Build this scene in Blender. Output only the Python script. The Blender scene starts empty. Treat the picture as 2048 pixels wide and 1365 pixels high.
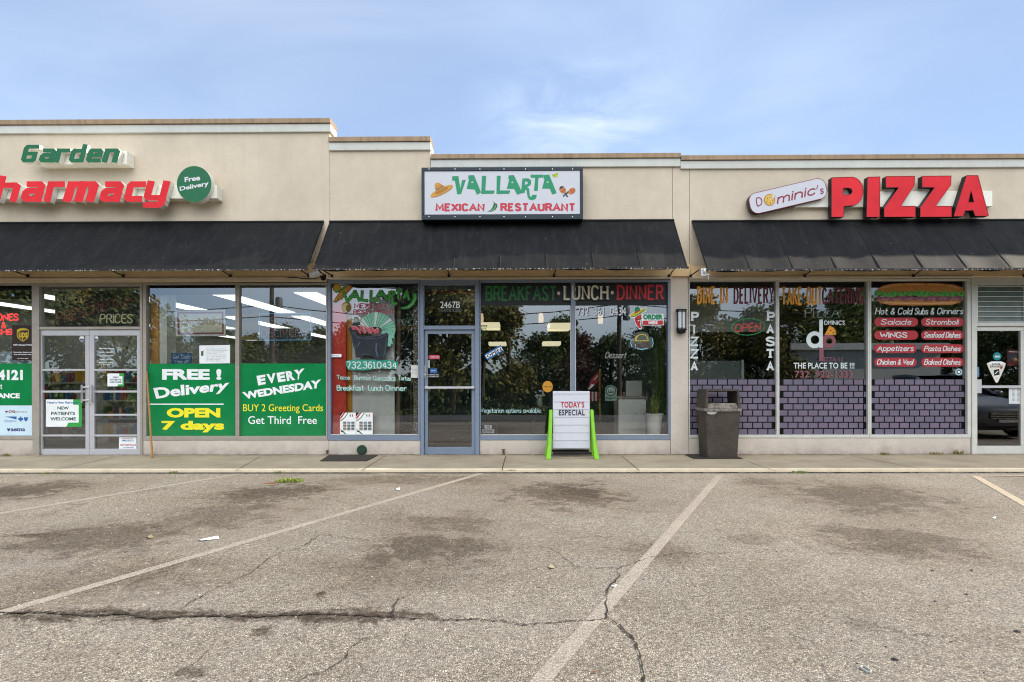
import bpy, bmesh, math, random
from mathutils import Vector
from mathutils.geometry import tessellate_polygon
random.seed(7)
PI = math.pi
sc = bpy.context.scene
COL = sc.collection

# ---------------------------------------------------------------- camera
F_PX, CX, HY, CAM_D, CAM_Z = 1240.0, 1024.0, 757.0, 11.0, 1.35
YAW, ROLL = math.radians(0.5), math.radians(0.12)
cam_d = bpy.data.cameras.new('camera')
cam = bpy.data.objects.new('camera', cam_d)
COL.objects.link(cam)
sc.camera = cam
cam_d.sensor_width = 36.0
cam_d.lens = F_PX * 36.0 / 2048.0
cam_d.shift_y = (HY - 682.5) / 2048.0
cam_d.clip_start = 0.05
cam_d.clip_end = 2000.0
_R0 = Vector((math.cos(YAW), math.sin(YAW), 0)); _U0 = Vector((0, 0, 1))
CF = Vector((-math.sin(YAW), math.cos(YAW), 0))
CR = _R0 * math.cos(ROLL) - _U0 * math.sin(ROLL)
CU = _U0 * math.cos(ROLL) + _R0 * math.sin(ROLL)
CC = Vector((0, -CAM_D, CAM_Z))
from mathutils import Matrix
cam.matrix_world = Matrix(((CR.x, CU.x, -CF.x, CC.x), (CR.y, CU.y, -CF.y, CC.y), (CR.z, CU.z, -CF.z, CC.z), (0, 0, 0, 1)))

def ray(px, py):
    return CF + CR * ((px - CX) / F_PX) + CU * (-(py - HY) / F_PX)
def P(px, py, Y=0.0):
    'the point of the plane y = Y measured at that spot of the photograph'
    d = ray(px, py)
    return CC + d * ((Y - CC.y) / d.y)
def G(px, py, z=-0.05):
    'the point of the ground measured at that spot of the photograph'
    d = ray(px, py)
    return CC + d * ((z - CC.z) / d.z)

# ---------------------------------------------------------------- light
SUN = Vector((0.83, 0.172, 0.55)).normalized()
EL = math.asin(SUN.z); AZ = math.atan2(SUN.x, SUN.y)
world = bpy.data.worlds.new('World'); sc.world = world
world.use_nodes = True
nt = world.node_tree; nt.nodes.clear()
def wn(t): return nt.nodes.new(t)
sky = wn('ShaderNodeTexSky'); sky.sky_type = 'NISHITA'; sky.sun_disc = False
sky.sun_elevation = EL; sky.sun_rotation = AZ
sky.air_density = 1.0; sky.dust_density = 0.25; sky.ozone_density = 2.5
wtc = wn('ShaderNodeTexCoord'); wmp = wn('ShaderNodeMapping')
wmp.inputs['Scale'].default_value = (0.9, 0.9, 2.6); wmp.inputs['Rotation'].default_value = (0.1, 0.35, 0.4)
wno = wn('ShaderNodeTexNoise'); wno.inputs['Scale'].default_value = 2.1; wno.inputs['Detail'].default_value = 6; wno.inputs['Roughness'].default_value = 0.5; wno.inputs['Distortion'].default_value = 0.5
wra = wn('ShaderNodeMapRange'); wra.interpolation_type = 'SMOOTHSTEP'; wra.inputs[1].default_value = 0.36; wra.inputs[2].default_value = 0.74; wra.inputs[3].default_value = 0.32; wra.inputs[4].default_value = 0.52
# one thin white cloud low over the roofs
_cd = ray(1165, 250).normalized()
wcd = wn('ShaderNodeVectorMath'); wcd.operation = 'SUBTRACT'; wcd.inputs[1].default_value = tuple(_cd)
wcs = wn('ShaderNodeVectorMath'); wcs.operation = 'MULTIPLY'; wcs.inputs[1].default_value = (5.2, 1.0, 8.5)
wcl = wn('ShaderNodeVectorMath'); wcl.operation = 'LENGTH'
wcr = wn('ShaderNodeMapRange'); wcr.interpolation_type = 'SMOOTHSTEP'
for i, q in enumerate((0.0, 1.1, 0.42, 0.0)): wcr.inputs[1 + i].default_value = q
wcn = wn('ShaderNodeTexNoise'); wcn.inputs['Scale'].default_value = 7.0; wcn.inputs['Detail'].default_value = 6; wcn.inputs['Roughness'].default_value = 0.6; wcn.inputs['Distortion'].default_value = 0.8
wcm = wn('ShaderNodeMapRange'); wcm.inputs[1].default_value = 0.34; wcm.inputs[2].default_value = 0.66
wcp = wn('ShaderNodeMath'); wcp.operation = 'MULTIPLY'; wca = wn('ShaderNodeMath'); wca.operation = 'ADD'; wca.use_clamp = True
nt.links.new(wtc.outputs['Generated'], wcd.inputs[0]); nt.links.new(wcd.outputs[0], wcs.inputs[0]); nt.links.new(wcs.outputs[0], wcl.inputs[0]); nt.links.new(wcl.outputs['Value'], wcr.inputs[0])
nt.links.new(wmp.outputs[0], wcn.inputs['Vector']); nt.links.new(wcn.outputs['Fac'], wcm.inputs[0]); nt.links.new(wcr.outputs[0], wcp.inputs[0]); nt.links.new(wcm.outputs[0], wcp.inputs[1])
nt.links.new(wra.outputs[0], wca.inputs[0]); nt.links.new(wcp.outputs[0], wca.inputs[1])
wmx = wn('ShaderNodeMix'); wmx.data_type = 'RGBA'
wbg = wn('ShaderNodeBackground'); wbg.inputs['Strength'].default_value = 0.105
wou = wn('ShaderNodeOutputWorld')
nt.links.new(wtc.outputs['Generated'], wmp.inputs['Vector']); nt.links.new(wmp.outputs[0], wno.inputs['Vector'])
nt.links.new(wno.outputs['Fac'], wra.inputs[0]); nt.links.new(wca.outputs[0], wmx.inputs['Factor'])
wti = wn('ShaderNodeVectorMath'); wti.operation = 'MULTIPLY'; wti.inputs[1].default_value = (0.70, 0.86, 1.06)
wsx = wn('ShaderNodeSeparateXYZ'); wxr = wn('ShaderNodeMapRange'); wxr.interpolation_type = 'SMOOTHSTEP'
for i, q in enumerate((0.0, 0.7, 1.0, 0.64)): wxr.inputs[1 + i].default_value = q
wtx = wn('ShaderNodeVectorMath'); wtx.operation = 'SCALE'
nt.links.new(wtc.outputs['Generated'], wsx.inputs[0]); nt.links.new(wsx.outputs['X'], wxr.inputs[0]); nt.links.new(wxr.outputs[0], wtx.inputs['Scale'])
nt.links.new(sky.outputs[0], wti.inputs[0]); nt.links.new(wti.outputs[0], wtx.inputs[0]); nt.links.new(wtx.outputs[0], wmx.inputs['A']); wmx.inputs['B'].default_value = (5.2, 6.0, 7.0, 1)
# unseen bright sky patch added behind the camera to light the shaded facade
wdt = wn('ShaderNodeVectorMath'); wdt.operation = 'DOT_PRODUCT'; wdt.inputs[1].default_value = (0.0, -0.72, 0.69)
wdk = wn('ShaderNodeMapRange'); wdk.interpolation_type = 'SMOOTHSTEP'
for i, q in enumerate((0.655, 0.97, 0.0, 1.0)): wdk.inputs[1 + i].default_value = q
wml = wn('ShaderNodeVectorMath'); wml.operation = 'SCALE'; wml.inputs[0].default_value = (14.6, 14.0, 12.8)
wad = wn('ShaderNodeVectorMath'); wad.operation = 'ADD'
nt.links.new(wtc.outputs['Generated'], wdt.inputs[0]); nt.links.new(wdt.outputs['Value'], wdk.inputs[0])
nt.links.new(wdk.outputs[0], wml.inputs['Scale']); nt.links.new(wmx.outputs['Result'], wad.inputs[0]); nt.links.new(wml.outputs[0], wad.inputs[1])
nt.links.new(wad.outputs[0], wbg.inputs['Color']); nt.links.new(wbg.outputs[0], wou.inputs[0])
sun_d = bpy.data.lights.new('sun', 'SUN'); sun_d.energy = 4.6; sun_d.angle = math.radians(0.6); sun_d.color = (1.0, 0.89, 0.74)
sun = bpy.data.objects.new('sun', sun_d); COL.objects.link(sun)
sun.rotation_euler = SUN.to_track_quat('Z', 'Y').to_euler()
sc.view_settings.view_transform = 'Standard'; sc.view_settings.look = 'None'
sc.view_settings.exposure = 0.82; sc.view_settings.gamma = 1.0
sc.cycles.use_denoising = True; sc.cycles.denoiser = 'OPENIMAGEDENOISE'; sc.cycles.denoising_input_passes = 'RGB_ALBEDO_NORMAL'; sc.cycles.denoising_prefilter = 'ACCURATE'
sc.cycles.use_adaptive_sampling = False
sc.cycles.filter_width = 1.1
sc.cycles.max_bounces = 8; sc.cycles.transparent_max_bounces = 16
sc.cycles.sample_clamp_indirect = 6.0
sc.cycles.caustics_reflective = False; sc.cycles.caustics_refractive = False

# ---------------------------------------------------------------- materials
def lin(h):
    h = h.lstrip('#'); out = []
    for i in (0, 2, 4):
        c = int(h[i:i+2], 16) / 255.0
        out.append(c / 12.92 if c <= 0.04045 else ((c + 0.055) / 1.055) ** 2.4)
    return (out[0], out[1], out[2], 1.0)
class NT:
    'small helper to write node trees'
    def __init__(self, name):
        self.m = bpy.data.materials.new(name); self.m.use_nodes = True
        self.t = self.m.node_tree
        self.b = self.t.nodes['Principled BSDF']; self.o = self.t.nodes['Material Output']
    def n(self, typ, **kw):
        x = self.t.nodes.new(typ)
        for k, v in kw.items():
            if k in x.inputs: x.inputs[k].default_value = v
            else: setattr(x, k, v)
        return x
    def l(self, a, b): self.t.links.new(a, b)
    def pos(self): return self.n('ShaderNodeNewGeometry').outputs['Position']
    def noise(self, vec, scale, detail=4, rough=0.55, dist=0.0):
        x = self.n('ShaderNodeTexNoise'); x.inputs['Scale'].default_value = scale; x.inputs['Detail'].default_value = detail
        x.inputs['Roughness'].default_value = rough; x.inputs['Distortion'].default_value = dist
        self.l(vec, x.inputs['Vector']); return x.outputs['Fac']
    def rng(self, v, a, b, c, d, smooth=False):
        x = self.n('ShaderNodeMapRange')
        if smooth: x.interpolation_type = 'SMOOTHSTEP'
        for i, q in enumerate((a, b, c, d)): x.inputs[1 + i].default_value = q
        self.l(v, x.inputs[0]); return x.outputs[0]
    def math(self, op, a, b=None):
        x = self.n('ShaderNodeMath'); x.operation = op
        for i, q in enumerate((a, b)):
            if q is None: continue
            if isinstance(q, (int, float)): x.inputs[i].default_value = q
            else: self.l(q, x.inputs[i])
        return x.outputs[0]
    def mix(self, f, a, b, mode='MIX'):
        x = self.n('ShaderNodeMix'); x.data_type = 'RGBA'; x.blend_type = mode
        for s, q in (('Factor', f), ('A', a), ('B', b)):
            if isinstance(q, (int, float)): x.inputs[s].default_value = q
            elif isinstance(q, (tuple, list)): x.inputs[s].default_value = q
            else: self.l(q, x.inputs[s])
        return x.outputs['Result']
    def bump(self, h, strength, dist):
        x = self.n('ShaderNodeBump'); x.inputs['Strength'].default_value = strength; x.inputs['Distance'].default_value = dist
        self.l(h, x.inputs['Height']); self.l(x.outputs[0], self.b.inputs['Normal'])
    def col(self, c):
        if isinstance(c, (tuple, list)): self.b.inputs['Base Color'].default_value = c
        else: self.l(c, self.b.inputs['Base Color'])
    def set(self, rough=0.6, metal=0.0, spec=0.4):
        self.b.inputs['Roughness'].default_value = rough; self.b.inputs['Metallic'].default_value = metal
        self.b.inputs['Specular IOR Level'].default_value = spec
_M = {}
def mat(h, rough=0.55, metal=0.0, spec=0.4, var=0.06, scale=9.0, k=0.86):
    'painted / printed surface of one colour with a little unevenness'
    key = (h, rough, metal, spec, var, scale, k)
    if key in _M: return _M[key]
    n = NT('paint_' + h.lstrip('#')); c = lin(h); c = (c[0]*k, c[1]*k, c[2]*k, 1)
    f = n.rng(n.noise(n.pos(), scale, 5, 0.6), 0.3, 0.7, 0, 1)
    n.col(n.mix(f, tuple(q*(1-var) for q in c[:3]) + (1,), tuple(min(1, q*(1+var)) for q in c[:3]) + (1,)))
    n.set(rough, metal, spec); _M[key] = n.m; return n.m
def emis(h, s, name='lit'):
    key = ('e', h, s)
    if key in _M: return _M[key]
    n = NT('glow_' + h.lstrip('#')); n.col(lin(h)); n.b.inputs['Emission Color'].default_value = lin(h)
    n.b.inputs['Emission Strength'].default_value = s; n.set(0.5); _M[key] = n.m; return n.m

def stucco(name, base, stain=0.12, dirt=None):
    n = NT(name); p = n.pos(); c = lin(base)
    big = n.rng(n.noise(p, 0.9, 5, 0.6), 0.3, 0.7, 0, 1)
    mid = n.rng(n.noise(p, 26, 3, 0.6), 0.3, 0.7, 0, 1)
    col = n.mix(big, tuple(q*(1-stain) for q in c[:3]) + (1,), tuple(min(1, q*1.05) for q in c[:3]) + (1,))
    col = n.mix(n.math('MULTIPLY', mid, 0.16), col, tuple(q*0.62 for q in c[:3]) + (1,))
    # rain streaks
    sx = n.n('ShaderNodeMapping'); sx.inputs['Scale'].default_value = (3.2, 1, 0.18); n.l(p, sx.inputs['Vector'])
    st = n.rng(n.noise(sx.outputs[0], 2.2, 6, 0.65), 0.52, 0.75, 0, 0.26); mo = n.rng(n.noise(p, 4.5, 7, 0.7), 0.32, 0.68, 0.95, 1.04); col = n.mix(1.0, col, mo, 'MULTIPLY')
    col = n.mix(st, col, tuple(q*0.72 for q in c[:3]) + (1,))
    if dirt:
        sp = n.n('ShaderNodeSeparateXYZ'); n.l(p, sp.inputs[0])
        h = n.rng(sp.outputs['Z'], 0.0, dirt, 1, 0)
        g = n.math('MULTIPLY', n.math('POWER', h, 1.6), n.rng(n.noise(p, 3.5, 7, 0.72), 0.32, 0.7, 0.0, 1.0))
        col = n.mix(n.math('MULTIPLY', g, 0.6), col, (0.11, 0.09, 0.065, 1))
        pe = n.rng(n.noise(p, 4.6, 6, 0.7, 0.4), 0.66, 0.74, 0, 0.18)
        col = n.mix(pe, col, tuple(q*0.6 for q in c[:3]) + (1,))
    n.col(col); n.set(0.9, 0, 0.2)
    n.bump(n.noise(p, 110, 4, 0.65), 0.6, 0.006)
    return n.m
M = {}
M['stucco'] = stucco('stucco', '#DDCFB9', 0.12)
M['knee'] = stucco('stucco_low', '#D9CEC1', 0.10, 0.34)
M['tan'] = stucco('tan_beam', '#F2D3A4', 0.16)
M['band'] = stucco('pale_band', '#D9DAD2', 0.08)
n = NT('coping_metal'); p = n.pos()
mp = n.n('ShaderNodeMapping'); mp.inputs['Scale'].default_value = (5, 1, 0.5); n.l(p, mp.inputs['Vector'])
s = n.rng(n.noise(mp.outputs[0], 2.0, 6, 0.7), 0.45, 0.75, 0, 1)
n.col(n.mix(s, lin('#A48B6E'), lin('#7A6650'))); n.set(0.55, 0.1); M['coping'] = n.m

def alu(name, h, rough=0.4, metal=0.45, stain=0.25):
    n = NT(name); p = n.pos(); c = lin(h)
    f = n.rng(n.noise(p, 6, 6, 0.7), 0.35, 0.75, 0, 1)
    n.col(n.mix(n.math('MULTIPLY', f, stain), c, tuple(q*0.55 for q in c[:3]) + (1,)))
    n.set(rough, metal, 0.5); n.bump(n.noise(p, 40, 3), 0.08, 0.003); return n.m
M['alu'] = alu('anodised_aluminium', '#C6C6C9', 0.42, 0.15, 0.25)
M['aluwarm'] = alu('weathered_aluminium', '#AFA79B', 0.5, 0.25, 0.45)
M['bluegrey'] = alu('blue_grey_paint', '#7C8A9E', 0.5, 0.0, 0.22)
M['whiteframe'] = alu('worn_white_paint', '#D3D3CB', 0.5, 0.0, 0.35)
M['chrome'] = alu('brushed_steel', '#D5D6D8', 0.25, 0.9, 0.1)
M['dark'] = mat('#1D1E20', 0.6)
M['black'] = mat('#0C0D0F', 0.7)
M['rubber'] = mat('#17181A', 0.85)

# glass: dark clear panes that mirror the lot behind the camera
n = NT('window_glass'); n.t.nodes.remove(n.b)
tr = n.n('ShaderNodeBsdfTransparent'); tr.inputs[0].default_value = (0.94, 0.965, 0.955, 1)
gl = n.n('ShaderNodeBsdfGlossy'); gl.inputs['Roughness'].default_value = 0.0; gl.inputs['Color'].default_value = (0.93, 0.96, 1.0, 1)
fr = n.n('ShaderNodeFresnel'); fr.inputs[0].default_value = 1.5
bp = n.n('ShaderNodeBump'); bp.inputs['Strength'].default_value = 0.02; bp.inputs['Distance'].default_value = 0.02
n.l(n.noise(n.pos(), 1.3, 1), bp.inputs['Height']); n.l(bp.outputs[0], gl.inputs['Normal'])
fa = n.math('ADD', n.math('MULTIPLY', fr.outputs[0], 1.7), 0.125)
mx = n.n('ShaderNodeMixShader'); n.l(fa, mx.inputs[0]); n.l(tr.outputs[0], mx.inputs[1]); n.l(gl.outputs[0], mx.inputs[2])
n.l(mx.outputs[0], n.o.inputs[0]); M['glass'] = n.m

# asphalt -------------------------------------------------------------
def asphalt():
    n = NT('weathered_asphalt'); p = n.pos()
    vo = n.n('ShaderNodeTexVoronoi'); vo.inputs['Scale'].default_value = 118.0; n.l(p, vo.inputs['Vector'])
    sp = n.n('ShaderNodeSeparateColor'); n.l(vo.outputs['Color'], sp.inputs[0])
    stone = n.rng(sp.outputs[0], 0, 1, 0, 1)
    tone = n.n('ShaderNodeValToRGB'); n.l(stone, tone.inputs[0])
    e = tone.color_ramp.elements
    e[0].position = 0.0; e[0].color = (0.115, 0.102, 0.088, 1); e[1].position = 1.0; e[1].color = (0.54, 0.482, 0.385, 1)
    x = tone.color_ramp.elements.new(0.3); x.color = (0.258, 0.227, 0.184, 1)
    x = tone.color_ramp.elements.new(0.8); x.color = (0.37, 0.326, 0.262, 1)
    edge = n.rng(vo.outputs['Distance'], 0.30, 0.62, 0, 1)
    col = n.mix(n.math('MULTIPLY', edge, 0.55), tone.outputs[0], (0.055, 0.05, 0.045, 1))
    fine = n.rng(n.noise(p, 200, 2, 0.6), 0.3, 0.7, 0.66, 1.34)
    col = n.mix(1.0, col, fine, 'MULTIPLY')
    rough = n.noise(p, 34, 4, 0.7)
    col = n.mix(1.0, col, n.rng(rough, 0.32, 0.68, 0.70, 1.28), 'MULTIPLY')
    broad = n.noise(p, 0.45, 6, 0.62)
    col = n.mix(1.0, col, n.rng(broad, 0.3, 0.7, 0.80, 1.16), 'MULTIPLY')
    mid = n.noise(p, 2.6, 6, 0.68)
    col = n.mix(n.rng(mid, 0.50, 0.74, 0, 0.45), col, (0.135, 0.108, 0.082, 1))
    gr2 = n.noise(p, 0.9, 5, 0.6); col = n.mix(n.rng(gr2, 0.45, 0.7, 0, 0.22), col, (0.20, 0.20, 0.205, 1))
    pit = n.rng(n.noise(p, 70, 2, 0.5), 0.60, 0.70, 0, 0.7); col = n.mix(pit, col, (0.06, 0.052, 0.045, 1))
    # hairline cracks
    hv = n.n('ShaderNodeTexVoronoi'); hv.feature = 'DISTANCE_TO_EDGE'; hv.inputs['Scale'].default_value = 0.75
    hw = n.n('ShaderNodeTexNoise'); hw.inputs['Scale'].default_value = 3.5; hw.inputs['Detail'].default_value = 8; hw.inputs['Roughness'].default_value = 0.7; n.l(p, hw.inputs['Vector'])
    hm = n.n('ShaderNodeVectorMath'); hm.operation = 'MULTIPLY_ADD'; hm.inputs[1].default_value = (0.55, 0.55, 0); n.l(hw.outputs['Color'], hm.inputs[0]); n.l(p, hm.inputs[2]); n.l(hm.outputs[0], hv.inputs['Vector'])
    hl = n.math('MULTIPLY', n.rng(hv.outputs['Distance'], 0.0, 0.008, 1, 0), n.rng(n.noise(p, 1.1, 4, 0.6), 0.5, 0.62, 0, 0.75))
    col = n.mix(hl, col, (0.045, 0.037, 0.03, 1))
    # oil and dirt stains, each at its own spot of the lot
    brk = n.noise(p, 4.2, 12, 0.82, 0.7)
    total = None; halo = None
    wob = n.n('ShaderNodeTexNoise'); wob.inputs['Scale'].default_value = 1.7; wob.inputs['Detail'].default_value = 7; wob.inputs['Roughness'].default_value = 0.65; n.l(p, wob.inputs['Vector'])
    wv = n.n('ShaderNodeVectorMath'); wv.operation = 'MULTIPLY_ADD'; wv.inputs[1].default_value = (1.1, 1.1, 0); n.l(wob.outputs['Color'], wv.inputs[0])
    ps = n.n('ShaderNodeVectorMath'); ps.operation = 'SUBTRACT'; n.l(p, ps.inputs[0]); ps.inputs[1].default_value = (0.55, 0.55, 0); n.l(ps.outputs[0], wv.inputs[2])
    wv2 = n.n('ShaderNodeVectorMath'); wv2.operation = 'MULTIPLY_ADD'; wv2.inputs[1].default_value = (0.12, 0.12, 0); n.l(wob.outputs['Color'], wv2.inputs[0])
    ps2 = n.n('ShaderNodeVectorMath'); ps2.operation = 'SUBTRACT'; n.l(p, ps2.inputs[0]); ps2.inputs[1].default_value = (0.06, 0.06, 0); n.l(ps2.outputs[0], wv2.inputs[2])
    fine2 = n.rng(n.noise(p, 16, 9, 0.78), 0.38, 0.56, 0.55, 1.0)
    for (x0, y0, x1, y1, s) in STAINS:
        c = G((x0+x1)/2, (y0+y1)/2); ca = G((x0+x1)/2, y0); cb = G((x0+x1)/2, y1); rx = (G(x1, (y0+y1)/2).x - G(x0, (y0+y1)/2).x)/2*1.15; ry = (ca.y - cb.y)/2*1.15
        mpn = n.n('ShaderNodeMapping'); mpn.vector_type = 'TEXTURE'
        mpn.inputs['Location'].default_value = (c.x, (ca.y+cb.y)/2, -0.05); mpn.inputs['Scale'].default_value = (rx, ry, 1); n.l((wv if min(rx, ry) > 0.3 else wv2).outputs[0], mpn.inputs['Vector'])
        ln = n.n('ShaderNodeVectorMath'); ln.operation = 'LENGTH'; n.l(mpn.outputs[0], ln.inputs[0])
        w = n.rng(ln.outputs['Value'], 0.15, 1.15, 1, 0, True)
        if min(rx, ry) > 0.3:
            hq = n.rng(ln.outputs['Value'], 0.2, 1.7, 1, 0, True); halo = hq if halo is None else n.math('MAXIMUM', halo, hq)
        w = n.math('MULTIPLY', n.rng(n.math('ADD', w, n.math('MULTIPLY', n.math('SUBTRACT', brk, 0.5), 6.0)), 0.10, 0.62, 0, 1), s)
        w = n.math('MULTIPLY', w, n.rng(ln.outputs['Value'], 0.9, 1.5, 1, 0))
        total = w if total is None else n.math('MAXIMUM', total, w)
    col = n.mix(n.math('MULTIPLY', halo, 0.26), col, (0.175, 0.130, 0.088, 1))
    pep = n.rng(n.noise(p, 38, 4, 0.7), 0.46, 0.57, 0, 0.95); pe2 = n.rng(brk, 0.40, 0.60, 0.15, 1)
    col = n.mix(n.math('MULTIPLY', n.math('MULTIPLY', halo, pep), pe2), col, (0.045, 0.034, 0.024, 1))
    total = n.math('MULTIPLY', total, fine2)
    col = n.mix(total, col, n.mix(stone, (0.016, 0.011, 0.007, 1), (0.075, 0.055, 0.038, 1)))
    n.col(col); n.set(0.92, 0, 0.25)
    hgt = n.math('ADD', n.math('MULTIPLY', edge, -1.0), n.math('MULTIPLY', rough, 0.9))
    n.bump(hgt, 0.55, 0.006)
    return n.m
STAINS = [(-80, 966, 135, 1003, .85), (420, 966, 650, 1014, .75), (485, 972, 620, 1000, .9), (330, 1000, 560, 1065, .45), (40, 1048, 340, 1110, .6), (10, 1066, 150, 1076, .8), (1020, 966, 1255, 1018, .7), (1090, 968, 1210, 1000, 1.0),
          (780, 1028, 1010, 1062, .45), (740, 1070, 1010, 1130, .7), (860, 1082, 980, 1100, .6), (1590, 964, 1890, 1034, .62), (1700, 972, 1800, 1004, .6), (1640, 1050, 1930, 1115, .55), (1440, 1068, 1570, 1096, .4), (1720, 1075, 1880, 1095, .5),
          (500, 1246, 545, 1276, .9), (628, 1182, 652, 1197, .9), (297, 1050, 322, 1060, .8), (345, 1335, 420, 1356, .7), (1690, 1238, 1755, 1262, .45), (1175, 1320, 1240, 1362, .3), (-60, 1214, 460, 1246, 1.0), (380, 1217, 900, 1248, 1.0), (150, 1220, 330, 1242, 1.0), (440, 1222, 600, 1243, 1.0),
          (640, 1100, 1000, 1180, .28), (1240, 1085, 1420, 1125, .3), (60, 1110, 420, 1200, .25), (1480, 955, 1580, 975, .4), (640, 950, 1000, 970, .35)]
M['asphalt'] = asphalt()

n = NT('worn_line_paint'); p = n.pos()
f = n.rng(n.noise(p, 60, 5, 0.7), 0.36, 0.62, 0, 1); g = n.rng(n.noise(p, 3.0, 5, 0.7), 0.35, 0.7, 0.35, 1.0)
vo = n.n('ShaderNodeTexVoronoi'); vo.inputs['Scale'].default_value = 95.0; n.l(p, vo.inputs['Vector'])
gr = n.rng(vo.outputs['Distance'], 0.30, 0.62, 1, 0.55)
n.col(n.mix(1.0, n.mix(n.math('MULTIPLY', f, g), (0.43, 0.385, 0.33, 1), (0.22, 0.195, 0.165, 1)), gr, 'MULTIPLY'))
n.set(0.9, 0, 0.2); n.bump(n.noise(p, 80, 4), 0.4, 0.004); M['line'] = n.m
n = NT('dark_asphalt'); p = n.pos(); n.col(n.mix(n.rng(n.noise(p, 3, 8, 0.7), .3, .7, 0, 1), (0.04, 0.038, 0.036, 1), (0.08, 0.074, 0.068, 1))); n.set(0.9, 0, 0.2); M['darkasphalt'] = n.m
n = NT('worn_yellow_line_paint'); p = n.pos()
f = n.rng(n.noise(p, 60, 5, 0.7), 0.36, 0.62, 0, 1)
n.col(n.mix(f, (0.50, 0.42, 0.30, 1), (0.24, 0.21, 0.17, 1))); n.set(0.9, 0, 0.2); M['yellowline'] = n.m
n = NT('crack_dirt'); p = n.pos()
n.col(n.mix(n.rng(n.noise(p, 30, 5, 0.7), 0.4, 0.65, 0, 1), (0.022, 0.019, 0.016, 1), (0.075, 0.065, 0.05, 1))); n.set(0.95, 0, 0.1); M['crack'] = n.m

n = NT('sidewalk_concrete'); p = n.pos()
b1 = n.rng(n.noise(p, 1.3, 6, 0.65), 0.3, 0.7, 0, 1)
col = n.mix(b1, lin('#AB9B84'), lin('#CDBDA2'))
col = n.mix(n.rng(n.noise(p, 120, 3, 0.6), 0.4, 0.7, 0, 0.35), col, lin('#6E6456'))
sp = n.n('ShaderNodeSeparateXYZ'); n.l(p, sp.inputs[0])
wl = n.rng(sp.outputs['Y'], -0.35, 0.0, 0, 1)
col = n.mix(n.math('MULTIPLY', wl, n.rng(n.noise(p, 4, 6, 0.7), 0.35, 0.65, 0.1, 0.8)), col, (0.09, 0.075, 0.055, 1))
sm = n.n('ShaderNodeMapping'); sm.inputs['Scale'].default_value = (0.8, 4.5, 1); n.l(p, sm.inputs['Vector'])
col = n.mix(n.rng(n.noise(sm.outputs[0], 2.4, 7, 0.7), 0.56, 0.72, 0, 0.5), col, (0.13, 0.11, 0.085, 1))
n.col(col); n.set(0.9, 0, 0.25); n.bump(n.noise(p, 90, 4), 0.3, 0.004); M['concrete'] = n.m
n = NT('faded_kerb_paint'); p = n.pos()
col = n.mix(n.rng(n.noise(p, 5, 6, 0.7), 0.35, 0.7, 0, 1), (0.90, 0.77, 0.56, 1), (0.74, 0.61, 0.43, 1))
col = n.mix(n.rng(n.noise(p, 22, 6, 0.75), 0.6, 0.7, 0, 0.7), col, lin('#8D7D68'))
n.col(col); n.set(0.85, 0, 0.2); M['kerb'] = n.m
n = NT('roadside_grass'); p = n.pos()
n.col(n.mix(n.rng(n.noise(p, 3, 6, 0.7), 0.3, 0.7, 0, 1), (0.035, 0.055, 0.018, 1), (0.11, 0.12, 0.05, 1))); n.set(0.9); M['grass'] = n.m

# awning cloth
n = NT('awning_cloth'); p = n.pos()
col = n.mix(n.rng(n.noise(p, 2.2, 6, 0.65), 0.35, 0.7, 0, 1), (0.006, 0.007, 0.0085, 1), (0.014, 0.0145, 0.015, 1))
sm = n.n('ShaderNodeMapping'); sm.inputs['Scale'].default_value = (7, 1.2, 1.2); n.l(p, sm.inputs['Vector'])
col = n.mix(n.rng(n.noise(sm.outputs[0], 1.6, 7, 0.7), 0.50, 0.78, 0, 0.35), col, (0.055, 0.052, 0.048, 1))
col = n.mix(n.rng(n.noise(p, 20, 3, 0.5), 0.72, 0.76, 0, 0.4), col, (0.30, 0.30, 0.28, 1))
n.col(col); n.set(0.66, 0, 0.18); n.bump(n.noise(p, 260, 2), 0.15, 0.002); M['cloth'] = n.m
n = NT('frayed_hem'); p = n.pos()
n.col(n.mix(n.rng(n.noise(p, 42, 3, 0.6), 0.55, 0.62, 0, 1), (0.03, 0.03, 0.032, 1), (0.55, 0.53, 0.48, 1))); n.set(0.9); M['hem'] = n.m
# foliage / bark
def leafmat(name, a, b):
    n = NT(name); p = n.pos()
    n.col(n.mix(n.rng(n.noise(p, 1.1, 4, 0.6), 0.3, 0.7, 0, 1), a, b)); n.set(0.6, 0, 0.3)
    return n.m
M['leaf1'] = leafmat('leaf_green', (0.085, 0.125, 0.03, 1), (0.21, 0.24, 0.065, 1))
M['leaf2'] = leafmat('leaf_olive', (0.12, 0.12, 0.032, 1), (0.30, 0.25, 0.07, 1))
M['leaf3'] = leafmat('leaf_dark', (0.055, 0.085, 0.028, 1), (0.14, 0.17, 0.055, 1))
M['leaf4'] = leafmat('leaf_purple', (0.08, 0.035, 0.03, 1), (0.15, 0.06, 0.045, 1))
n = NT('bark'); p = n.pos()
n.col(n.mix(n.noise(p, 12, 6, 0.7), (0.05, 0.038, 0.028, 1), (0.16, 0.125, 0.095, 1))); n.set(0.95); n.bump(n.noise(p, 25, 5), 0.6, 0.02); M['bark'] = n.m
n = NT('weed_green'); p = n.pos()
n.col(n.mix(n.noise(p, 30, 3), (0.12, 0.17, 0.025, 1), (0.26, 0.31, 0.06, 1))); n.set(0.7); M['weed'] = n.m

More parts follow.
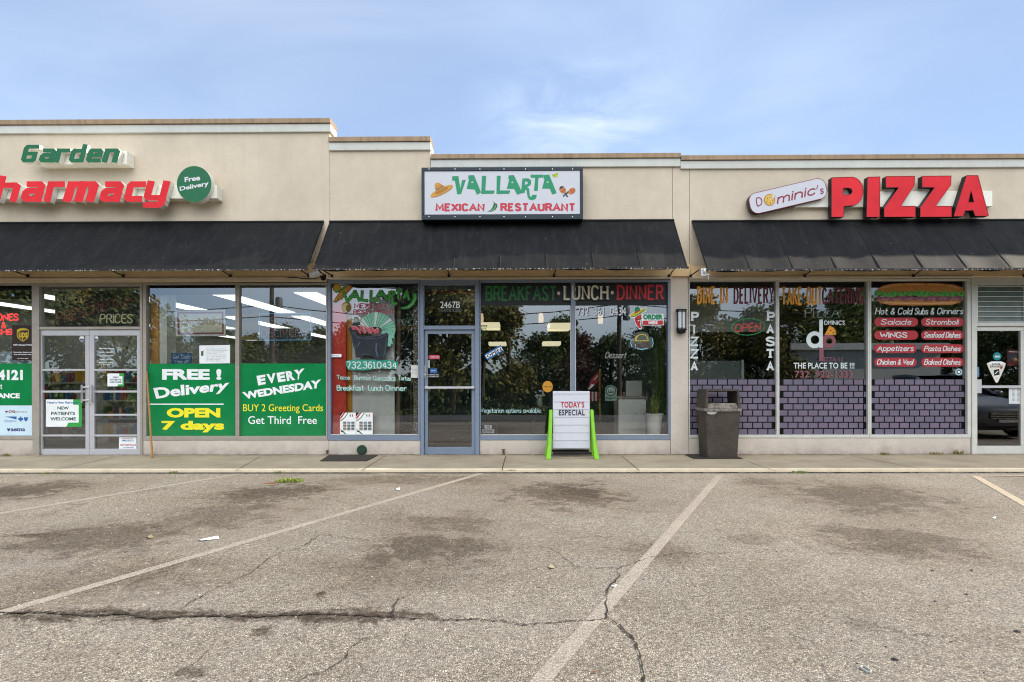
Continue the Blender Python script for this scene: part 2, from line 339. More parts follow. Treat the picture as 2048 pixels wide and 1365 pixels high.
# ---------------------------------------------------------------- object helpers
ROOT = {}
def base_of(o):
    while o.parent is not None: o = o.parent
    return ROOT.get(o.name, Vector((0, 0, 0)))
def tag(o, label=None, cat=None, group=None, kind=None):
    if label: o['label'] = label
    if cat: o['category'] = cat
    if group: o['group'] = group
    if kind: o['kind'] = kind
    return o
def thing(name, label, cat, loc, group=None):
    o = bpy.data.objects.new(name, None); COL.objects.link(o)
    o.empty_display_size = 0.1
    o.location = loc; ROOT[o.name] = Vector(loc)
    return tag(o, label, cat, group)
class MB:
    'collects polygons and links them as ONE mesh object'
    def __init__(self): self.v = []; self.f = []; self.mi = []
    def add(self, vs, fs, mi=0):
        b = len(self.v); self.v += [tuple(q) for q in vs]
        for f in fs: self.f.append(tuple(b + i for i in f)); self.mi.append(mi)
    def box(self, a, b, mi=0):
        (x0, y0, z0), (x1, y1, z1) = a, b
        self.add([(x0,y0,z0),(x1,y0,z0),(x1,y1,z0),(x0,y1,z0),(x0,y0,z1),(x1,y0,z1),(x1,y1,z1),(x0,y1,z1)],
                 [(0,3,2,1),(4,5,6,7),(0,1,5,4),(1,2,6,5),(2,3,7,6),(3,0,4,7)], mi); return self
    def quad(self, a, b, c, d, mi=0): self.add([a, b, c, d], [(0,1,2,3)], mi); return self
    def tube(self, pts, r, n=8, mi=0, cap=True):
        pts = [Vector(p) for p in pts]; rings = []
        rs = r if isinstance(r, (list, tuple)) else [r]*len(pts)
        for i, p in enumerate(pts):
            d = (pts[min(i+1, len(pts)-1)] - pts[max(i-1, 0)])
            d = d.normalized() if d.length > 1e-9 else Vector((0,0,1))
            up = Vector((0,0,1)) if abs(d.z) < 0.9 else Vector((1,0,0))
            s = d.cross(up).normalized(); t = s.cross(d).normalized()
            rings.append([p + (s*math.cos(2*PI*k/n) + t*math.sin(2*PI*k/n))*rs[i] for k in range(n)])
        vs = [q for rg in rings for q in rg]; fs = []
        for i in range(len(pts)-1):
            for k in range(n): fs.append((i*n+k, i*n+(k+1)%n, (i+1)*n+(k+1)%n, (i+1)*n+k))
        if cap: fs.append(tuple(range(n-1, -1, -1))); fs.append(tuple((len(pts)-1)*n+k for k in range(n)))
        self.add(vs, fs, mi); return self
    def lathe(self, c, prof, n=20, mi=0, axis='z'):
        vs = []; fs = []
        for (r, h) in prof:
            for k in range(n):
                a = 2*PI*k/n
                if axis == 'z': vs.append((c[0]+r*math.cos(a), c[1]+r*math.sin(a), c[2]+h))
                elif axis == 'y': vs.append((c[0]+r*math.cos(a), c[1]+h, c[2]+r*math.sin(a)))
                else: vs.append((c[0]+h, c[1]+r*math.cos(a), c[2]+r*math.sin(a)))
        for i in range(len(prof)-1):
            for k in range(n): fs.append((i*n+k, i*n+(k+1)%n, (i+1)*n+(k+1)%n, (i+1)*n+k))
        fs.append(tuple(range(n-1,-1,-1))); fs.append(tuple((len(prof)-1)*n+k for k in range(n)))
        self.add(vs, fs, mi); return self
    def loft(self, rings, mi=0, cap=True):
        n = len(rings[0]); vs = [q for r in rings for q in r]; fs = []
        for i in range(len(rings)-1):
            for k in range(n): fs.append((i*n+k, i*n+(k+1)%n, (i+1)*n+(k+1)%n, (i+1)*n+k))
        if cap: fs.append(tuple(range(n-1,-1,-1))); fs.append(tuple((len(rings)-1)*n+k for k in range(n)))
        self.add(vs, fs, mi); return self
    def poly(self, loops, y0, y1=None, mi=0, mside=None):
        'flat polygon with holes at y0 in the facade plane, given as (x, z) loops; a prism down to y1'
        lv = [[Vector((a, b, 0)) for a, b in lp] for lp in loops]
        tris = tessellate_polygon(lv); flat = [q for lp in loops for q in lp]; ntot = len(flat)
        def area(t): a, b, c = (flat[i] for i in t); return (b[0]-a[0])*(c[1]-a[1]) - (c[0]-a[0])*(b[1]-a[1])
        tris = [t if area(t) > 0 else (t[0], t[2], t[1]) for t in tris if abs(area(t)) > 1e-12]
        self.add([(a, y0, b) for a, b in flat], tris, mi)
        if y1 is not None:
            self.add([(a, y1, b) for a, b in flat], [tuple(reversed(t)) for t in tris], mi if mside is None else mside)
            for lp in loops:
                m = len(lp); sgn = sum(lp[i][0]*lp[(i+1)%m][1] - lp[(i+1)%m][0]*lp[i][1] for i in range(m))
                vs = [(a, y0, b) for a, b in lp] + [(a, y1, b) for a, b in lp]
                self.add(vs, [(i, i+m, (i+1)%m+m, (i+1)%m) for i in range(m)], mi if mside is None else mside)
        return self
    def build(self, name, mats, parent=None, smooth=False, bevel=0.0, origin=None, segs=2):
        if not isinstance(mats, (list, tuple)): mats = [mats]
        if parent is not None: off = base_of(parent)
        elif origin is not None: off = Vector(origin)
        else:
            xs, ys, zs = zip(*self.v)
            off = Vector(((min(xs)+max(xs))/2, (min(ys)+max(ys))/2, min(zs)))
        me = bpy.data.meshes.new(name)
        me.from_pydata([(a-off.x, b-off.y, c-off.z) for a, b, c in self.v], [], self.f)
        for m in mats: me.materials.append(m)
        me.polygons.foreach_set('material_index', self.mi)
        if smooth:
            me.polygons.foreach_set('use_smooth', [True]*len(me.polygons))
        o = bpy.data.objects.new(name, me); COL.objects.link(o)
        if parent is None: o.location = off; ROOT[o.name] = off.copy()
        else: o.parent = parent
        if smooth:
            bm = bmesh.new(); bm.from_mesh(me); bmesh.ops.recalc_face_normals(bm, faces=bm.faces[:]); bm.to_mesh(me); bm.free()
            try: me.set_sharp_from_angle(angle=math.radians(38))
            except Exception: pass
        if bevel:
            b = o.modifiers.new('bevel', 'BEVEL'); b.width = bevel; b.segments = segs; b.limit_method = 'ANGLE'; b.angle_limit = math.radians(40)
        return o
def struct(o): o['kind'] = 'structure'; return o
def copy_tree(o, loc=None, rz=None, parent=None, label=None):
    c = o.copy(); COL.objects.link(c)
    if parent is not None: c.parent = parent
    if loc is not None: c.location = loc; ROOT[c.name] = Vector(loc)
    if rz is not None: c.rotation_euler = (0, 0, rz)
    if label: c['label'] = label
    for ch in [q for q in COL.objects if q.parent == o]: copy_tree(ch, parent=c)
    return c

# ---------------------------------------------------------------- lettering
def ell(cx, cy, rx, ry, rot=0, n=28, a0=0, a1=360):
    r = math.radians(rot); out = []
    full = abs(a1-a0) >= 360; m = n if full else n+1
    for i in range(m):
        a = math.radians(a0 + (a1-a0)*i/n); x, y = rx*math.cos(a), ry*math.sin(a)
        out.append((cx + x*math.cos(r) - y*math.sin(r), cy + x*math.sin(r) + y*math.cos(r)))
    return out
GL = {
'A':(6,"0,0 3,8 6,0;1.1,2.8 4.9,2.8"),'B':(5,"0,0 0,8 3.4,8 4.6,7.3 4.6,5 3.4,4.2 0,4.2;3.4,4.2 5,3.4 5,.8 3.6,0 0,0"),'C':(5,"5,6.4 4.2,7.6 3,8 1.6,8 .5,7.2 0,5.6 0,2.4 .5,.8 1.6,0 3,0 4.2,.4 5,1.6"),
'D':(5.2,"0,0 0,8 2.6,8 4.4,7 5.2,5.2 5.2,2.8 4.4,1 2.6,0 0,0"),'E':(4.4,"4.4,8 0,8 0,0 4.4,0;0,4.2 3.5,4.2"),'F':(4.4,"4.4,8 0,8 0,0;0,4.2 3.5,4.2"),
'G':(5.3,"5,6.5 4.2,7.6 3,8 1.6,8 .5,7.2 0,5.6 0,2.4 .5,.8 1.6,0 3.2,0 5.2,.9 5.2,3.6 3,3.6"),'H':(5.2,"0,0 0,8;5.2,0 5.2,8;0,4.2 5.2,4.2"),'I':(0.2,"0.1,0 0.1,8"),
'J':(3.6,"3.6,8 3.6,1.6 2.6,0 1,0 0,1.4"),'K':(5.2,"0,0 0,8;5,8 .2,3.4;1.8,4.8 5.2,0"),'L':(4.2,"0,8 0,0 4.2,0"),'M':(6.6,"0,0 .3,8 3.3,2 6.3,8 6.6,0"),'N':(5.2,"0,0 0,8 5.2,0 5.2,8"),
'O':(5.6,"2.8,8 1.3,7.6 .3,6.2 0,4 .3,1.8 1.3,.4 2.8,0 4.3,.4 5.3,1.8 5.6,4 5.3,6.2 4.3,7.6 2.8,8"),'P':(5,"0,0 0,8 3.4,8 4.7,7.3 5,6 4.7,4.7 3.4,4 0,4"),
'Q':(5.6,"2.8,8 1.3,7.6 .3,6.2 0,4 .3,1.8 1.3,.4 2.8,0 4.3,.4 5.3,1.8 5.6,4 5.3,6.2 4.3,7.6 2.8,8;3.4,2 5.8,-.6"),'R':(5.2,"0,0 0,8 3.4,8 4.6,7.4 4.8,6 4.6,4.8 3.4,4.1 0,4.1;2.8,4.1 5.2,0"),
'S':(4.8,"4.6,6.6 3.8,7.7 2.4,8 1,7.7 .2,6.6 .4,5.2 2.4,4.2 4.3,3 4.7,1.8 4.2,.5 2.4,0 .9,.3 0,1.6"),'T':(5.2,"0,8 5.2,8;2.6,8 2.6,0"),'U':(5.2,"0,8 0,2 .8,.5 2.6,0 4.4,.5 5.2,2 5.2,8"),
'V':(5.6,"0,8 2.8,0 5.6,8"),'W':(8,"0,8 2,0 4,6.6 6,0 8,8"),'X':(5.2,"0,0 5.2,8;0,8 5.2,0"),'Y':(5.2,"0,8 2.6,4 5.2,8;2.6,4 2.6,0"),'Z':(4.8,"0,8 4.8,8 0,0 4.8,0"),
'a':(4,"4,5 4,.8 4.9,-.1;4,3.6 2.8,5 1.2,5 0,3.6 0,1.4 1.2,0 2.8,0 4,1.4"),'b':(4,"0,8 0,0;0,3.6 1.2,5 2.8,5 4,3.6 4,1.4 2.8,0 1.2,0 0,1.4"),'c':(3.8,"3.8,4.1 2.7,5 1.2,5 0,3.6 0,1.4 1.2,0 2.7,0 3.8,.9"),
'd':(4,"4,8 4,0;4,3.6 2.8,5 1.2,5 0,3.6 0,1.4 1.2,0 2.8,0 4,1.4"),'e':(4,"0,2.6 4,2.6 3.8,4 2.8,5 1.2,5 0,3.6 0,1.4 1.2,0 2.8,0 3.9,.9"),'f':(2.8,"2.8,7.8 1.8,8 1,7 1,0;0,5 2.6,5"),
'g':(4,"4,5 4,-1.4 2.8,-2.8 1.2,-2.8 .2,-2;4,3.6 2.8,5 1.2,5 0,3.6 0,1.4 1.2,0 2.8,0 4,1.4"),'h':(4,"0,8 0,0;0,3.5 1.3,5 2.8,5 4,3.8 4,0"),'i':(.2,"0.1,5 0.1,0;0.1,7 0.1,6.6"),'j':(1.6,"1.5,5 1.5,-1.6 .2,-2.6;1.5,7 1.5,6.6"),
'k':(3.8,"0,8 0,0;3.6,5 0,2;1.4,3 3.8,0"),'l':(.2,"0.1,8 0.1,0"),'m':(6.4,"0,5 0,0;0,3.6 1.2,5 2.2,5 3.2,3.8 3.2,0;3.2,3.6 4.4,5 5.4,5 6.4,3.8 6.4,0"),'n':(4,"0,5 0,0;0,3.5 1.3,5 2.8,5 4,3.8 4,0"),
'o':(4.2,"2.1,5 .7,4.5 0,2.5 .7,.5 2.1,0 3.5,.5 4.2,2.5 3.5,4.5 2.1,5"),'p':(4,"0,5 0,-2.8;0,3.6 1.2,5 2.8,5 4,3.6 4,1.4 2.8,0 1.2,0 0,1.4"),'q':(4,"4,5 4,-2.8;4,3.6 2.8,5 1.2,5 0,3.6 0,1.4 1.2,0 2.8,0 4,1.4"),
'r':(2.6,"0,5 0,0;0,3.2 1.2,5 2.6,4.9"),'s':(3.4,"3.3,4.2 2.2,5 1,5 .1,4 .6,3 2.6,2.2 3.4,1.2 2.4,0 1,0 0,.9"),'t':(2.8,"1.1,7.2 1.1,1 1.8,0 2.8,.2;0,5 2.7,5"),'u':(4,"0,5 0,1.2 1.2,0 2.7,0 4,1.5;4,5 4,0"),
'v':(3.8,"0,5 1.9,0 3.8,5"),'w':(5.8,"0,5 1.5,0 2.9,4.4 4.3,0 5.8,5"),'x':(3.6,"0,0 3.6,5;0,5 3.6,0"),'y':(3.8,"0,5 1.9,0;3.8,5 1,-2.8 0,-2.8"),'z':(3.4,"0,5 3.4,5 0,0 3.4,0"),
'0':(5,"2.5,8 1,7.4 0,5.4 0,2.6 1,.6 2.5,0 4,.6 5,2.6 5,5.4 4,7.4 2.5,8"),'1':(2,"0,6.4 1.6,8 1.6,0"),'2':(4.8,".1,6.4 1,7.8 2.6,8 4.3,7.3 4.6,5.8 3.6,4 0,0 4.8,0"),'3':(4.6,".2,7.2 2,8 3.8,7.6 4.4,6.2 3.6,4.6 1.8,4.3;3.6,4.3 4.6,3 4.5,1.4 3.4,.2 1.8,0 0,.9"),
'4':(5,"3.8,0 3.8,8 0,2.4 5,2.4"),'5':(4.6,"4.2,8 .6,8 .3,4.6 2.4,5 4.2,4.2 4.6,2.6 4,.8 2.2,0 0,.7"),'6':(4.7,"4.2,7.3 2.8,8 1.2,7 .2,4.6 0,2.6 .8,.6 2.4,0 4,.7 4.7,2.6 4,4.3 2.4,4.9 .5,3.6"),'7':(4.7,"0,8 4.7,8 1.6,0"),
'8':(4.8,"2.4,4.3 .6,5.2 .4,6.8 2.4,8 4.4,6.8 4.2,5.2 2.4,4.3 .3,3.2 0,1.6 1,.3 2.4,0 3.8,.3 4.8,1.6 4.5,3.2 2.4,4.3"),'9':(4.7,"4.4,4.4 2.4,3.2 .7,3.9 0,5.5 .8,7.4 2.4,8 3.9,7.4 4.7,5.4 4.5,3.2 3.5,1 2,0 .5,.6"),
'-':(2.6,"0,3.6 2.6,3.6"),'.':(.3,"0.15,.5 0.15,0"),"'":(.3,"0.15,8 0,6.4"),'!':(.3,"0.15,8 0.15,2.6;0.15,.5 0.15,0"),'&':(5,"5,0 1,5.6 1,7 2.2,8 3.4,7 3,5.4 .4,3 0,1.6 1.4,0 3.2,.2 4.8,3"),
'*':(.8,"0.4,4.6 0.4,3.4"),'?':(4,".2,6.6 1,8 3,8 4,6.6 3.6,5 2,3.6 2,2.4;2,.5 2,0"),
}
# squared heavy face of the drug store sign
TK = {'G':(4.7,"4.7,7 0.6,7 0,6.2 0,.6 .6,0 4.1,0 4.7,.6 4.7,3.5 2.2,3.5"),'a':(4,".6,5 3.4,5 4,4.4 4,0;4,0 .5,0 0,.5 0,2.1 .5,2.7 4,2.7"),'r':(3.4,"0,0 0,5 3.4,5"),'d':(4,"4,7.4 4,0 .5,0 0,.5 0,4.5 .5,5;.5,5 4,5"),
'e':(4,"4,0 .5,0 0,.5 0,4.5 .5,5 3.5,5 4,4.5 4,2.5;4,2.5 0,2.5"),'n':(4,"0,0 0,5 3.5,5 4,4.5 4,0"),'h':(4,"0,7.4 0,0;0,5 3.5,5 4,4.5 4,0"),'m':(7.2,"0,0 0,5 6.7,5 7.2,4.5 7.2,0;3.6,5 3.6,0"),'c':(3.8,"3.8,5 .5,5 0,4.5 0,.5 .5,0 3.8,0"),'y':(4,"0,5 0,.5 .5,0 4,0;4,5 4,-1.9 3.4,-2.5 .4,-2.5"),'P':(4.4,"0,0 0,7 4,7 4.4,6.4 4.4,3;4.4,3 0,3")}
def parse(s): return [[tuple(float(q) for q in pt.split(',')) for pt in st.split()] for st in s.split(';')]
def chaikin(p, it=2):
    closed = p[0] == p[-1]
    for _ in range(it):
        q = [] if closed else [p[0]]
        for a, b in zip(p, p[1:]):
            q.append((a[0]*.75+b[0]*.25, a[1]*.75+b[1]*.25)); q.append((a[0]*.25+b[0]*.75, a[1]*.25+b[1]*.75))
        if closed: q.append(q[0])
        else: q.append(p[-1])
        p = q
    return p
def ribbon(pts, w, cap=0.0):
    'left and right outline of a pen stroke'
    pts = [p for i, p in enumerate(pts) if i == 0 or (abs(p[0]-pts[i-1][0]) + abs(p[1]-pts[i-1][1])) > 1e-6]
    n = len(pts); h = w/2; L = []; R = []; closed = n > 2 and abs(pts[0][0]-pts[-1][0]) + abs(pts[0][1]-pts[-1][1]) < 1e-6
    for i, p in enumerate(pts):
        if closed: a = pts[i-1] if i > 0 else pts[-2]; b = pts[i+1] if i < n-1 else pts[1]
        else: a = pts[i-1] if i > 0 else None; b = pts[i+1] if i < n-1 else None
        d1 = d2 = None
        if a is not None:
            l = math.hypot(p[0]-a[0], p[1]-a[1]) or 1; d1 = ((p[0]-a[0])/l, (p[1]-a[1])/l)
        if b is not None:
            l = math.hypot(b[0]-p[0], b[1]-p[1]) or 1; d2 = ((b[0]-p[0])/l, (b[1]-p[1])/l)
        if d1 is None: d1 = d2; p = (p[0]-d1[0]*cap, p[1]-d1[1]*cap)
        if d2 is None: d2 = d1; p = (p[0]+d1[0]*cap, p[1]+d1[1]*cap)
        n1 = (-d1[1], d1[0]); n2 = (-d2[1], d2[0]); m = (n1[0]+n2[0], n1[1]+n2[1]); ml = math.hypot(*m)
        if ml < 0.5: m = n2; k = 1.0
        else:
            m = (m[0]/ml, m[1]/ml); k = min(1.6, 1.0/max(0.3, m[0]*n2[0] + m[1]*n2[1]))
        L.append((p[0]+m[0]*h*k, p[1]+m[1]*h*k)); R.append((p[0]-m[0]*h*k, p[1]-m[1]*h*k))
    return L, R
def strokes_of(s, table=GL, serif=0.0, smooth=0, gap=1.5, w=1.0):
    x = 0.0; out = []
    for ch in s:
        if ch == ' ': x += 3.0; continue
        g = table.get(ch) or GL.get(ch) or GL.get(ch.upper())
        if g is None: continue
        for st in parse(g[1]):
            q = [(a + x, b) for a, b in st]
            if smooth: q = chaikin(q, smooth) if len(q) > 2 else q
            out.append((q, w))
            if serif:
                for (e, o2) in ((st[0], st[1]), (st[-1], st[-2])):
                    dx, dy = abs(e[0]-o2[0]), abs(e[1]-o2[1])
                    if dy > dx*1.2 and (abs(e[1]) < .01 or abs(e[1]-8) < .01 or abs(e[1]-5) < .01):
                        yy = e[1] + (w*0.2 if e[1] < .01 else -w*0.2)
                        out.append(([(e[0]+x-serif, yy), (e[0]+x+serif, yy)], w*0.62))
        x += g[0] + gap
    return out
_FC = {}
def font_mesh(s, bold, spacing):
    k = (s, bold, spacing)
    if k in _FC: return _FC[k]
    cu = bpy.data.curves.new('t', 'FONT'); cu.body = s; cu.size = 1.0; cu.offset = bold; cu.space_character = spacing
    cu.resolution_u = 3; cu.fill_mode = 'FRONT'
    ob = bpy.data.objects.new('t', cu); COL.objects.link(ob)
    dg = bpy.context.evaluated_depsgraph_get(); ev = ob.evaluated_get(dg); me = ev.to_mesh()
    vs = [(v.co.x, v.co.y) for v in me.vertices]; fs = [tuple(p.vertices) for p in me.polygons]
    ev.to_mesh_clear(); bpy.data.objects.remove(ob); bpy.data.curves.remove(cu)
    out = []
    for f in fs:
        a, b, c = vs[f[0]], vs[f[1]], vs[f[2]]
        out.append(f if (b[0]-a[0])*(c[1]-a[1]) - (c[0]-a[0])*(b[1]-a[1]) > 0 else tuple(reversed(f)))
    _FC[k] = (vs, out); return _FC[k]
def asquad(b):
    if len(b) == 4 and not isinstance(b[0], (tuple, list)):
        x0, y0, x1, y1 = b; return [(x0, y0), (x1, y0), (x1, y1), (x0, y1)]
    return list(b)
def text_into(mb, s, box, Y, style='sans', bold=0.0, w=1.0, spacing=1.0, slant=0.0, mi=0, depth=None, mside=None, jit=0.0, table=GL, gap=1.5, stem=None):
    'lettering fitted into a box or a quad (tl, tr, br, bl) measured on the photograph, on the plane y = Y'
    q = asquad(box)
    W = math.hypot(q[1][0]-q[0][0], q[1][1]-q[0][1]); H = math.hypot(q[3][0]-q[0][0], q[3][1]-q[0][1])
    def place(x, y, ux0, ux1, uy0, uy1):
        u = (x-ux0)/(ux1-ux0); v = (uy1-y)/(uy1-uy0)
        a = (q[0][0]+(q[1][0]-q[0][0])*u, q[0][1]+(q[1][1]-q[0][1])*u); b = (q[3][0]+(q[2][0]-q[3][0])*u, q[3][1]+(q[2][1]-q[3][1])*u)
        return (a[0]+(b[0]-a[0])*v, a[1]+(b[1]-a[1])*v)
    if style == 'sans':
        vs, fs = font_mesh(s, bold, spacing)
        if slant: vs = [(x + y*slant, y) for x, y in vs]
        xs = [a for a, b in vs]; ys = [b for a, b in vs]
        lim = (min(xs), max(xs), min(ys), max(ys))
        pts = []
        for x, y in vs:
            a, b = place(x, y, *lim); c = P(a, b, Y); pts.append((c.x, Y, c.z))
        mb.add(pts, fs, mi); return
    serif = min(w, 1.35) if style == 'slab' else 0.0
    st = strokes_of(s, table, serif, 2 if style in ('hand', 'neon') else 0, gap, w)
    def bb(ss):
        xs = [p[0] for t, _ in ss for p in t]; ys = [p[1] for t, _ in ss for p in t]
        return min(xs)-w/2, max(xs)+w/2, min(ys)-w/2, max(ys)+w/2
    a = bb(st); sx = ((W/H) / ((a[1]-a[0]-w)/(a[3]-a[2]-w))) if W > 0 else 1
    if stem is None: stem = max(.4, sx**.5) if sx < 1 and style == 'slab' else 1.0
    sx = max(0.12, min(4.0, sx/stem))
    st = [([((x*sx + (y*slant)), y) for x, y in t], ww) for t, ww in st]
    if jit:
        st = [([(x + random.uniform(-jit, jit), y + random.uniform(-jit, jit)) for x, y in t], ww*random.uniform(.9, 1.12)) for t, ww in st]
    lim = bb(st)
    for i, (t, ww) in enumerate(st):
        L, R = ribbon(t, ww, ww*0.32 if style in ('hand', 'neon') else (ww*0.5 if style == 'block' else 0.0))
        yy = Y - 0.0002*(i % 7); n2 = len(L); pl = []
        for x, y in L + R:
            aa, b = place(x, y, *lim); c = P(aa, b, Y); pl.append((c.x, c.z))
        if depth is None:
            mb.add([(x, yy - 0.00005*(k % n2), z) for k, (x, z) in enumerate(pl)], [(k, k+n2, k+n2+1, k+1) for k in range(n2-1)], mi)
        else:
            yy = Y - 0.0008*(i % 7); N = len(pl)
            vs = [(x, yy - 0.0003*(k % n2), z) for k, (x, z) in enumerate(pl)] + [(x, Y+depth, z) for x, z in pl]
            mb.add(vs, [(k, k+n2, k+n2+1, k+1) for k in range(n2-1)], mi)
            sd = []
            for k in range(n2-1):
                sd.append((k, k+1, N+k+1, N+k)); sd.append((n2+k+1, n2+k, N+n2+k, N+n2+k+1))
            sd += [(n2, 0, N, N+n2), (n2-1, N2 := 2*n2-1, N+N2, N+n2-1)]
            mb.add(vs, sd, mi if mside is None else mside)
def letters(parent, s, box, m, Y, name='lettering', **kw):
    mb = MB(); text_into(mb, s, box, Y, **kw)
    return mb.build(name, m, parent)
def xz(loop, Y): return [(lambda c: (c.x, c.z))(P(a, b, Y)) for a, b in loop]
def shape(parent, loops, m, Y, name='painting', y1=None):
    if loops and isinstance(loops[0][0], (int, float)): loops = [loops]
    mb = MB(); mb.poly([xz(lp, Y) for lp in loops], Y, y1); return mb.build(name, m, parent)
def shape_into(mb, loops, Y, mi=0, y1=None, mside=None):
    if loops and isinstance(loops[0][0], (int, float)): loops = [loops]
    mb.poly([xz(lp, Y) for lp in loops], Y, y1, mi, mside)
def stroke_into(mb, pts, w, Y, mi=0):
    'a pen stroke of width w pixels of the photograph'
    L, R = ribbon(pts, w); n2 = len(L); pl = [P(a, b, Y) for a, b in L + R]
    mb.add([(c.x, Y - 0.00002*(k % n2), c.z) for k, c in enumerate(pl)], [(k, k+n2, k+n2+1, k+1) for k in range(n2-1)], mi)
def Z(ox):
    'measured on an enlargement 3.5 times as large whose corner is (ox, 540)'
    def f(*b):
        if len(b) == 4 and not isinstance(b[0], (tuple, list)): return (ox+b[0]/3.5, 540+b[1]/3.5, ox+b[2]/3.5, 540+b[3]/3.5)
        return [(ox+x/3.5, 540+y/3.5) for x, y in b]
    return f
ZA, ZB, ZC, ZD, ZE, ZF = Z(0), Z(280), Z(640), Z(940), Z(1330), Z(1720)

# ================================================================ SETTING
def sheet(name, prof, x0, x1, m, dz=0.0):
    'a ground sheet with a height profile along y'
    mb = MB(); vs = []; fs = []
    for (y, z) in prof: vs += [(x0, y, z+dz), (x1, y, z+dz)]
    for i in range(len(prof)-1): fs.append((2*i, 2*i+1, 2*i+3, 2*i+2))
    mb.add(vs, fs); return struct(mb.build(name, m, origin=(0, 0, 0)))
GZ = -0.05
PROF = [(-900, -2.6), (-29, -2.6), (-26, -2.45), (-14, -0.25), (-12.5, GZ)]
sheet('ground', PROF + [(-1.0, GZ), (300, GZ)], -900, 900, M['grass'], -0.03)
sheet('parking_lot', [(-8.7, GZ), (-1.66, GZ)], -70, 70, M['asphalt']); sheet('drive_aisle', [(-26, -2.45), (-14, -0.25), (-12.5, GZ), (-8.7, GZ)], -70, 70, M['darkasphalt'])
sheet('road', [(-38, -2.585), (-29.5, -2.585)], -300, 300, M['darkasphalt'])
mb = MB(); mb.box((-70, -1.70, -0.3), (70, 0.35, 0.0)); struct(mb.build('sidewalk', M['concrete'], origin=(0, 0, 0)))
mb = MB(); mb.box((-70, -1.775, -0.3), (70, -1.70, 0.003)); struct(mb.build('kerb', M['kerb'], origin=(0, 0, 0), bevel=0.012))

def ground_strip(name, pts, wid, m, dz, z=GZ):
    mb = MB(); vs = []; n = len(pts)
    for i, (a, b) in enumerate(pts):
        p = G(a, b, z); q = G(*pts[min(i+1, n-1)], z) - G(*pts[max(i-1, 0)], z); q.z = 0; q.normalize()
        s = Vector((-q.y, q.x, 0)); w = wid[i] if isinstance(wid, (list, tuple)) else wid
        vs += [p + s*w/2 + Vector((0, 0, dz)), p - s*w/2 + Vector((0, 0, dz))]
    mb.add(vs, [(2*i, 2*i+1, 2*i+3, 2*i+2) for i in range(n-1)])
    return struct(mb.build(name, m))
LW = 0.095
ground_strip('parking_line', [(484, 948), (-300, 1077)], LW, M['line'], 0.003)
ground_strip('parking_line', [(965, 947), (55, 1211), (-300, 1314)], LW, M['line'], 0.003)
ground_strip('parking_line', [(1440, 951), (1080, 1365), (900, 1573)], LW, M['line'], 0.003)
ground_strip('parking_line', [(1950, 953), (2075, 1024), (2300, 1153)], LW, M['yellowline'], 0.004)
ground_strip('parking_line', [(1958, 954), (2300, 950)], 0.06, M['yellowline'], 0.007)

def crack(pts, w0, w1, seed):
    rnd = random.Random(seed); out = []; ws = []
    for (a, b) in zip(pts, pts[1:]):
        L = math.hypot(b[0]-a[0], b[1]-a[1]); k = max(2, int(L/5))
        for i in range(k):
            t = i/k; out.append((a[0]+(b[0]-a[0])*t + rnd.uniform(-2.4, 2.4), a[1]+(b[1]-a[1])*t + rnd.uniform(-1.7, 1.7)))
    out.append(pts[-1])
    for i in range(len(out)):
        t = i/(len(out)-1); ws.append((w0+(w1-w0)*t)*rnd.choice((0.35, .6, .8, 1.0, 1.25, 1.6)))
    ws[-1] = 0.001
    ground_strip('asphalt_crack', out, ws, M['crack'], 0.0065)
crack([(-80,1226),(0,1228),(90,1226),(180,1233),(250,1229),(300,1238),(400,1233),(520,1234),(640,1229),(720,1232),(790,1236)], .020, .017, 1)
crack([(790,1236),(860,1241),(950,1240),(1060,1251),(1130,1245),(1215,1239)], .012, .008, 2)
crack([(1290,1380),(1283,1330),(1276,1300),(1262,1275),(1238,1252),(1214,1238)], .010, .012, 3)
crack([(1214,1240),(1212,1205),(1214,1180),(1228,1165),(1238,1152),(1232,1140)], .013, .007, 4)
crack([(1240,1137),(1200,1138),(1150,1134),(1120,1110),(1095,1097),(1060,1090)], .008, .004, 5)
crack([(1236,1138),(1270,1126),(1295,1118),(1350,1108),(1420,1108),(1500,1105),(1600,1100)], .006, .003, 6)
crack([(362,1222),(385,1205),(430,1180),(500,1148),(535,1120),(570,1104)], .007, .004, 7)
crack([(788,1237),(786,1215),(800,1200),(832,1186)], .012, .003, 8)
crack([(650,1345),(690,1320),(700,1300),(725,1280),(770,1273)], .007, .003, 9)
crack([(560,1105),(600,1098),(640,1070),(760,1085),(880,1092)], .008, .003, 10)
crack([(25,1072),(90,1070),(150,1060)], .012, .004, 11)
crack([(370,1340),(400,1322),(420,1300)], .006, .003, 12)
crack([(1700,1100),(1800,1098),(1900,1113)], .006, .002, 13)
crack([(660,1345),(620,1350),(600,1365)], .006, .003, 14)
for pts in ([(1012,913),(1008,925),(1004,942)], [(1243,913),(1262,928),(1279,942)], [(772,912),(745,928),(722,943)], [(1496,924),(1525,934),(1553,943)], [(1700,912),(1840,938)], [(520,914),(470,943)], [(228,914),(160,930),(90,944)]):
    ground_strip('paving_joint', pts, [0.012]*len(pts), M['crack'], 0.003, 0.0)

def edge_dirt(y, z, dz, w0, w1, seed, x0=-9.5, x1=9.5):
    rnd = random.Random(seed); mb = MB(); vs = []; x = x0; k = 0
    while x < x1:
        w = w0 + (w1-w0)*rnd.random()**2.2; vs += [(x, y, z+dz), (x, y-w, z+dz)]; x += rnd.uniform(.02, .07); k += 1
    mb.add(vs, [(2*i, 2*i+1, 2*i+3, 2*i+2) for i in range(k-1)]); return struct(mb.build('edge_dirt', M['crack']))
edge_dirt(-1.7755, GZ, .0025, .012, .10, 3); edge_dirt(-.002, 0.0, .0022, .003, .05, 8)
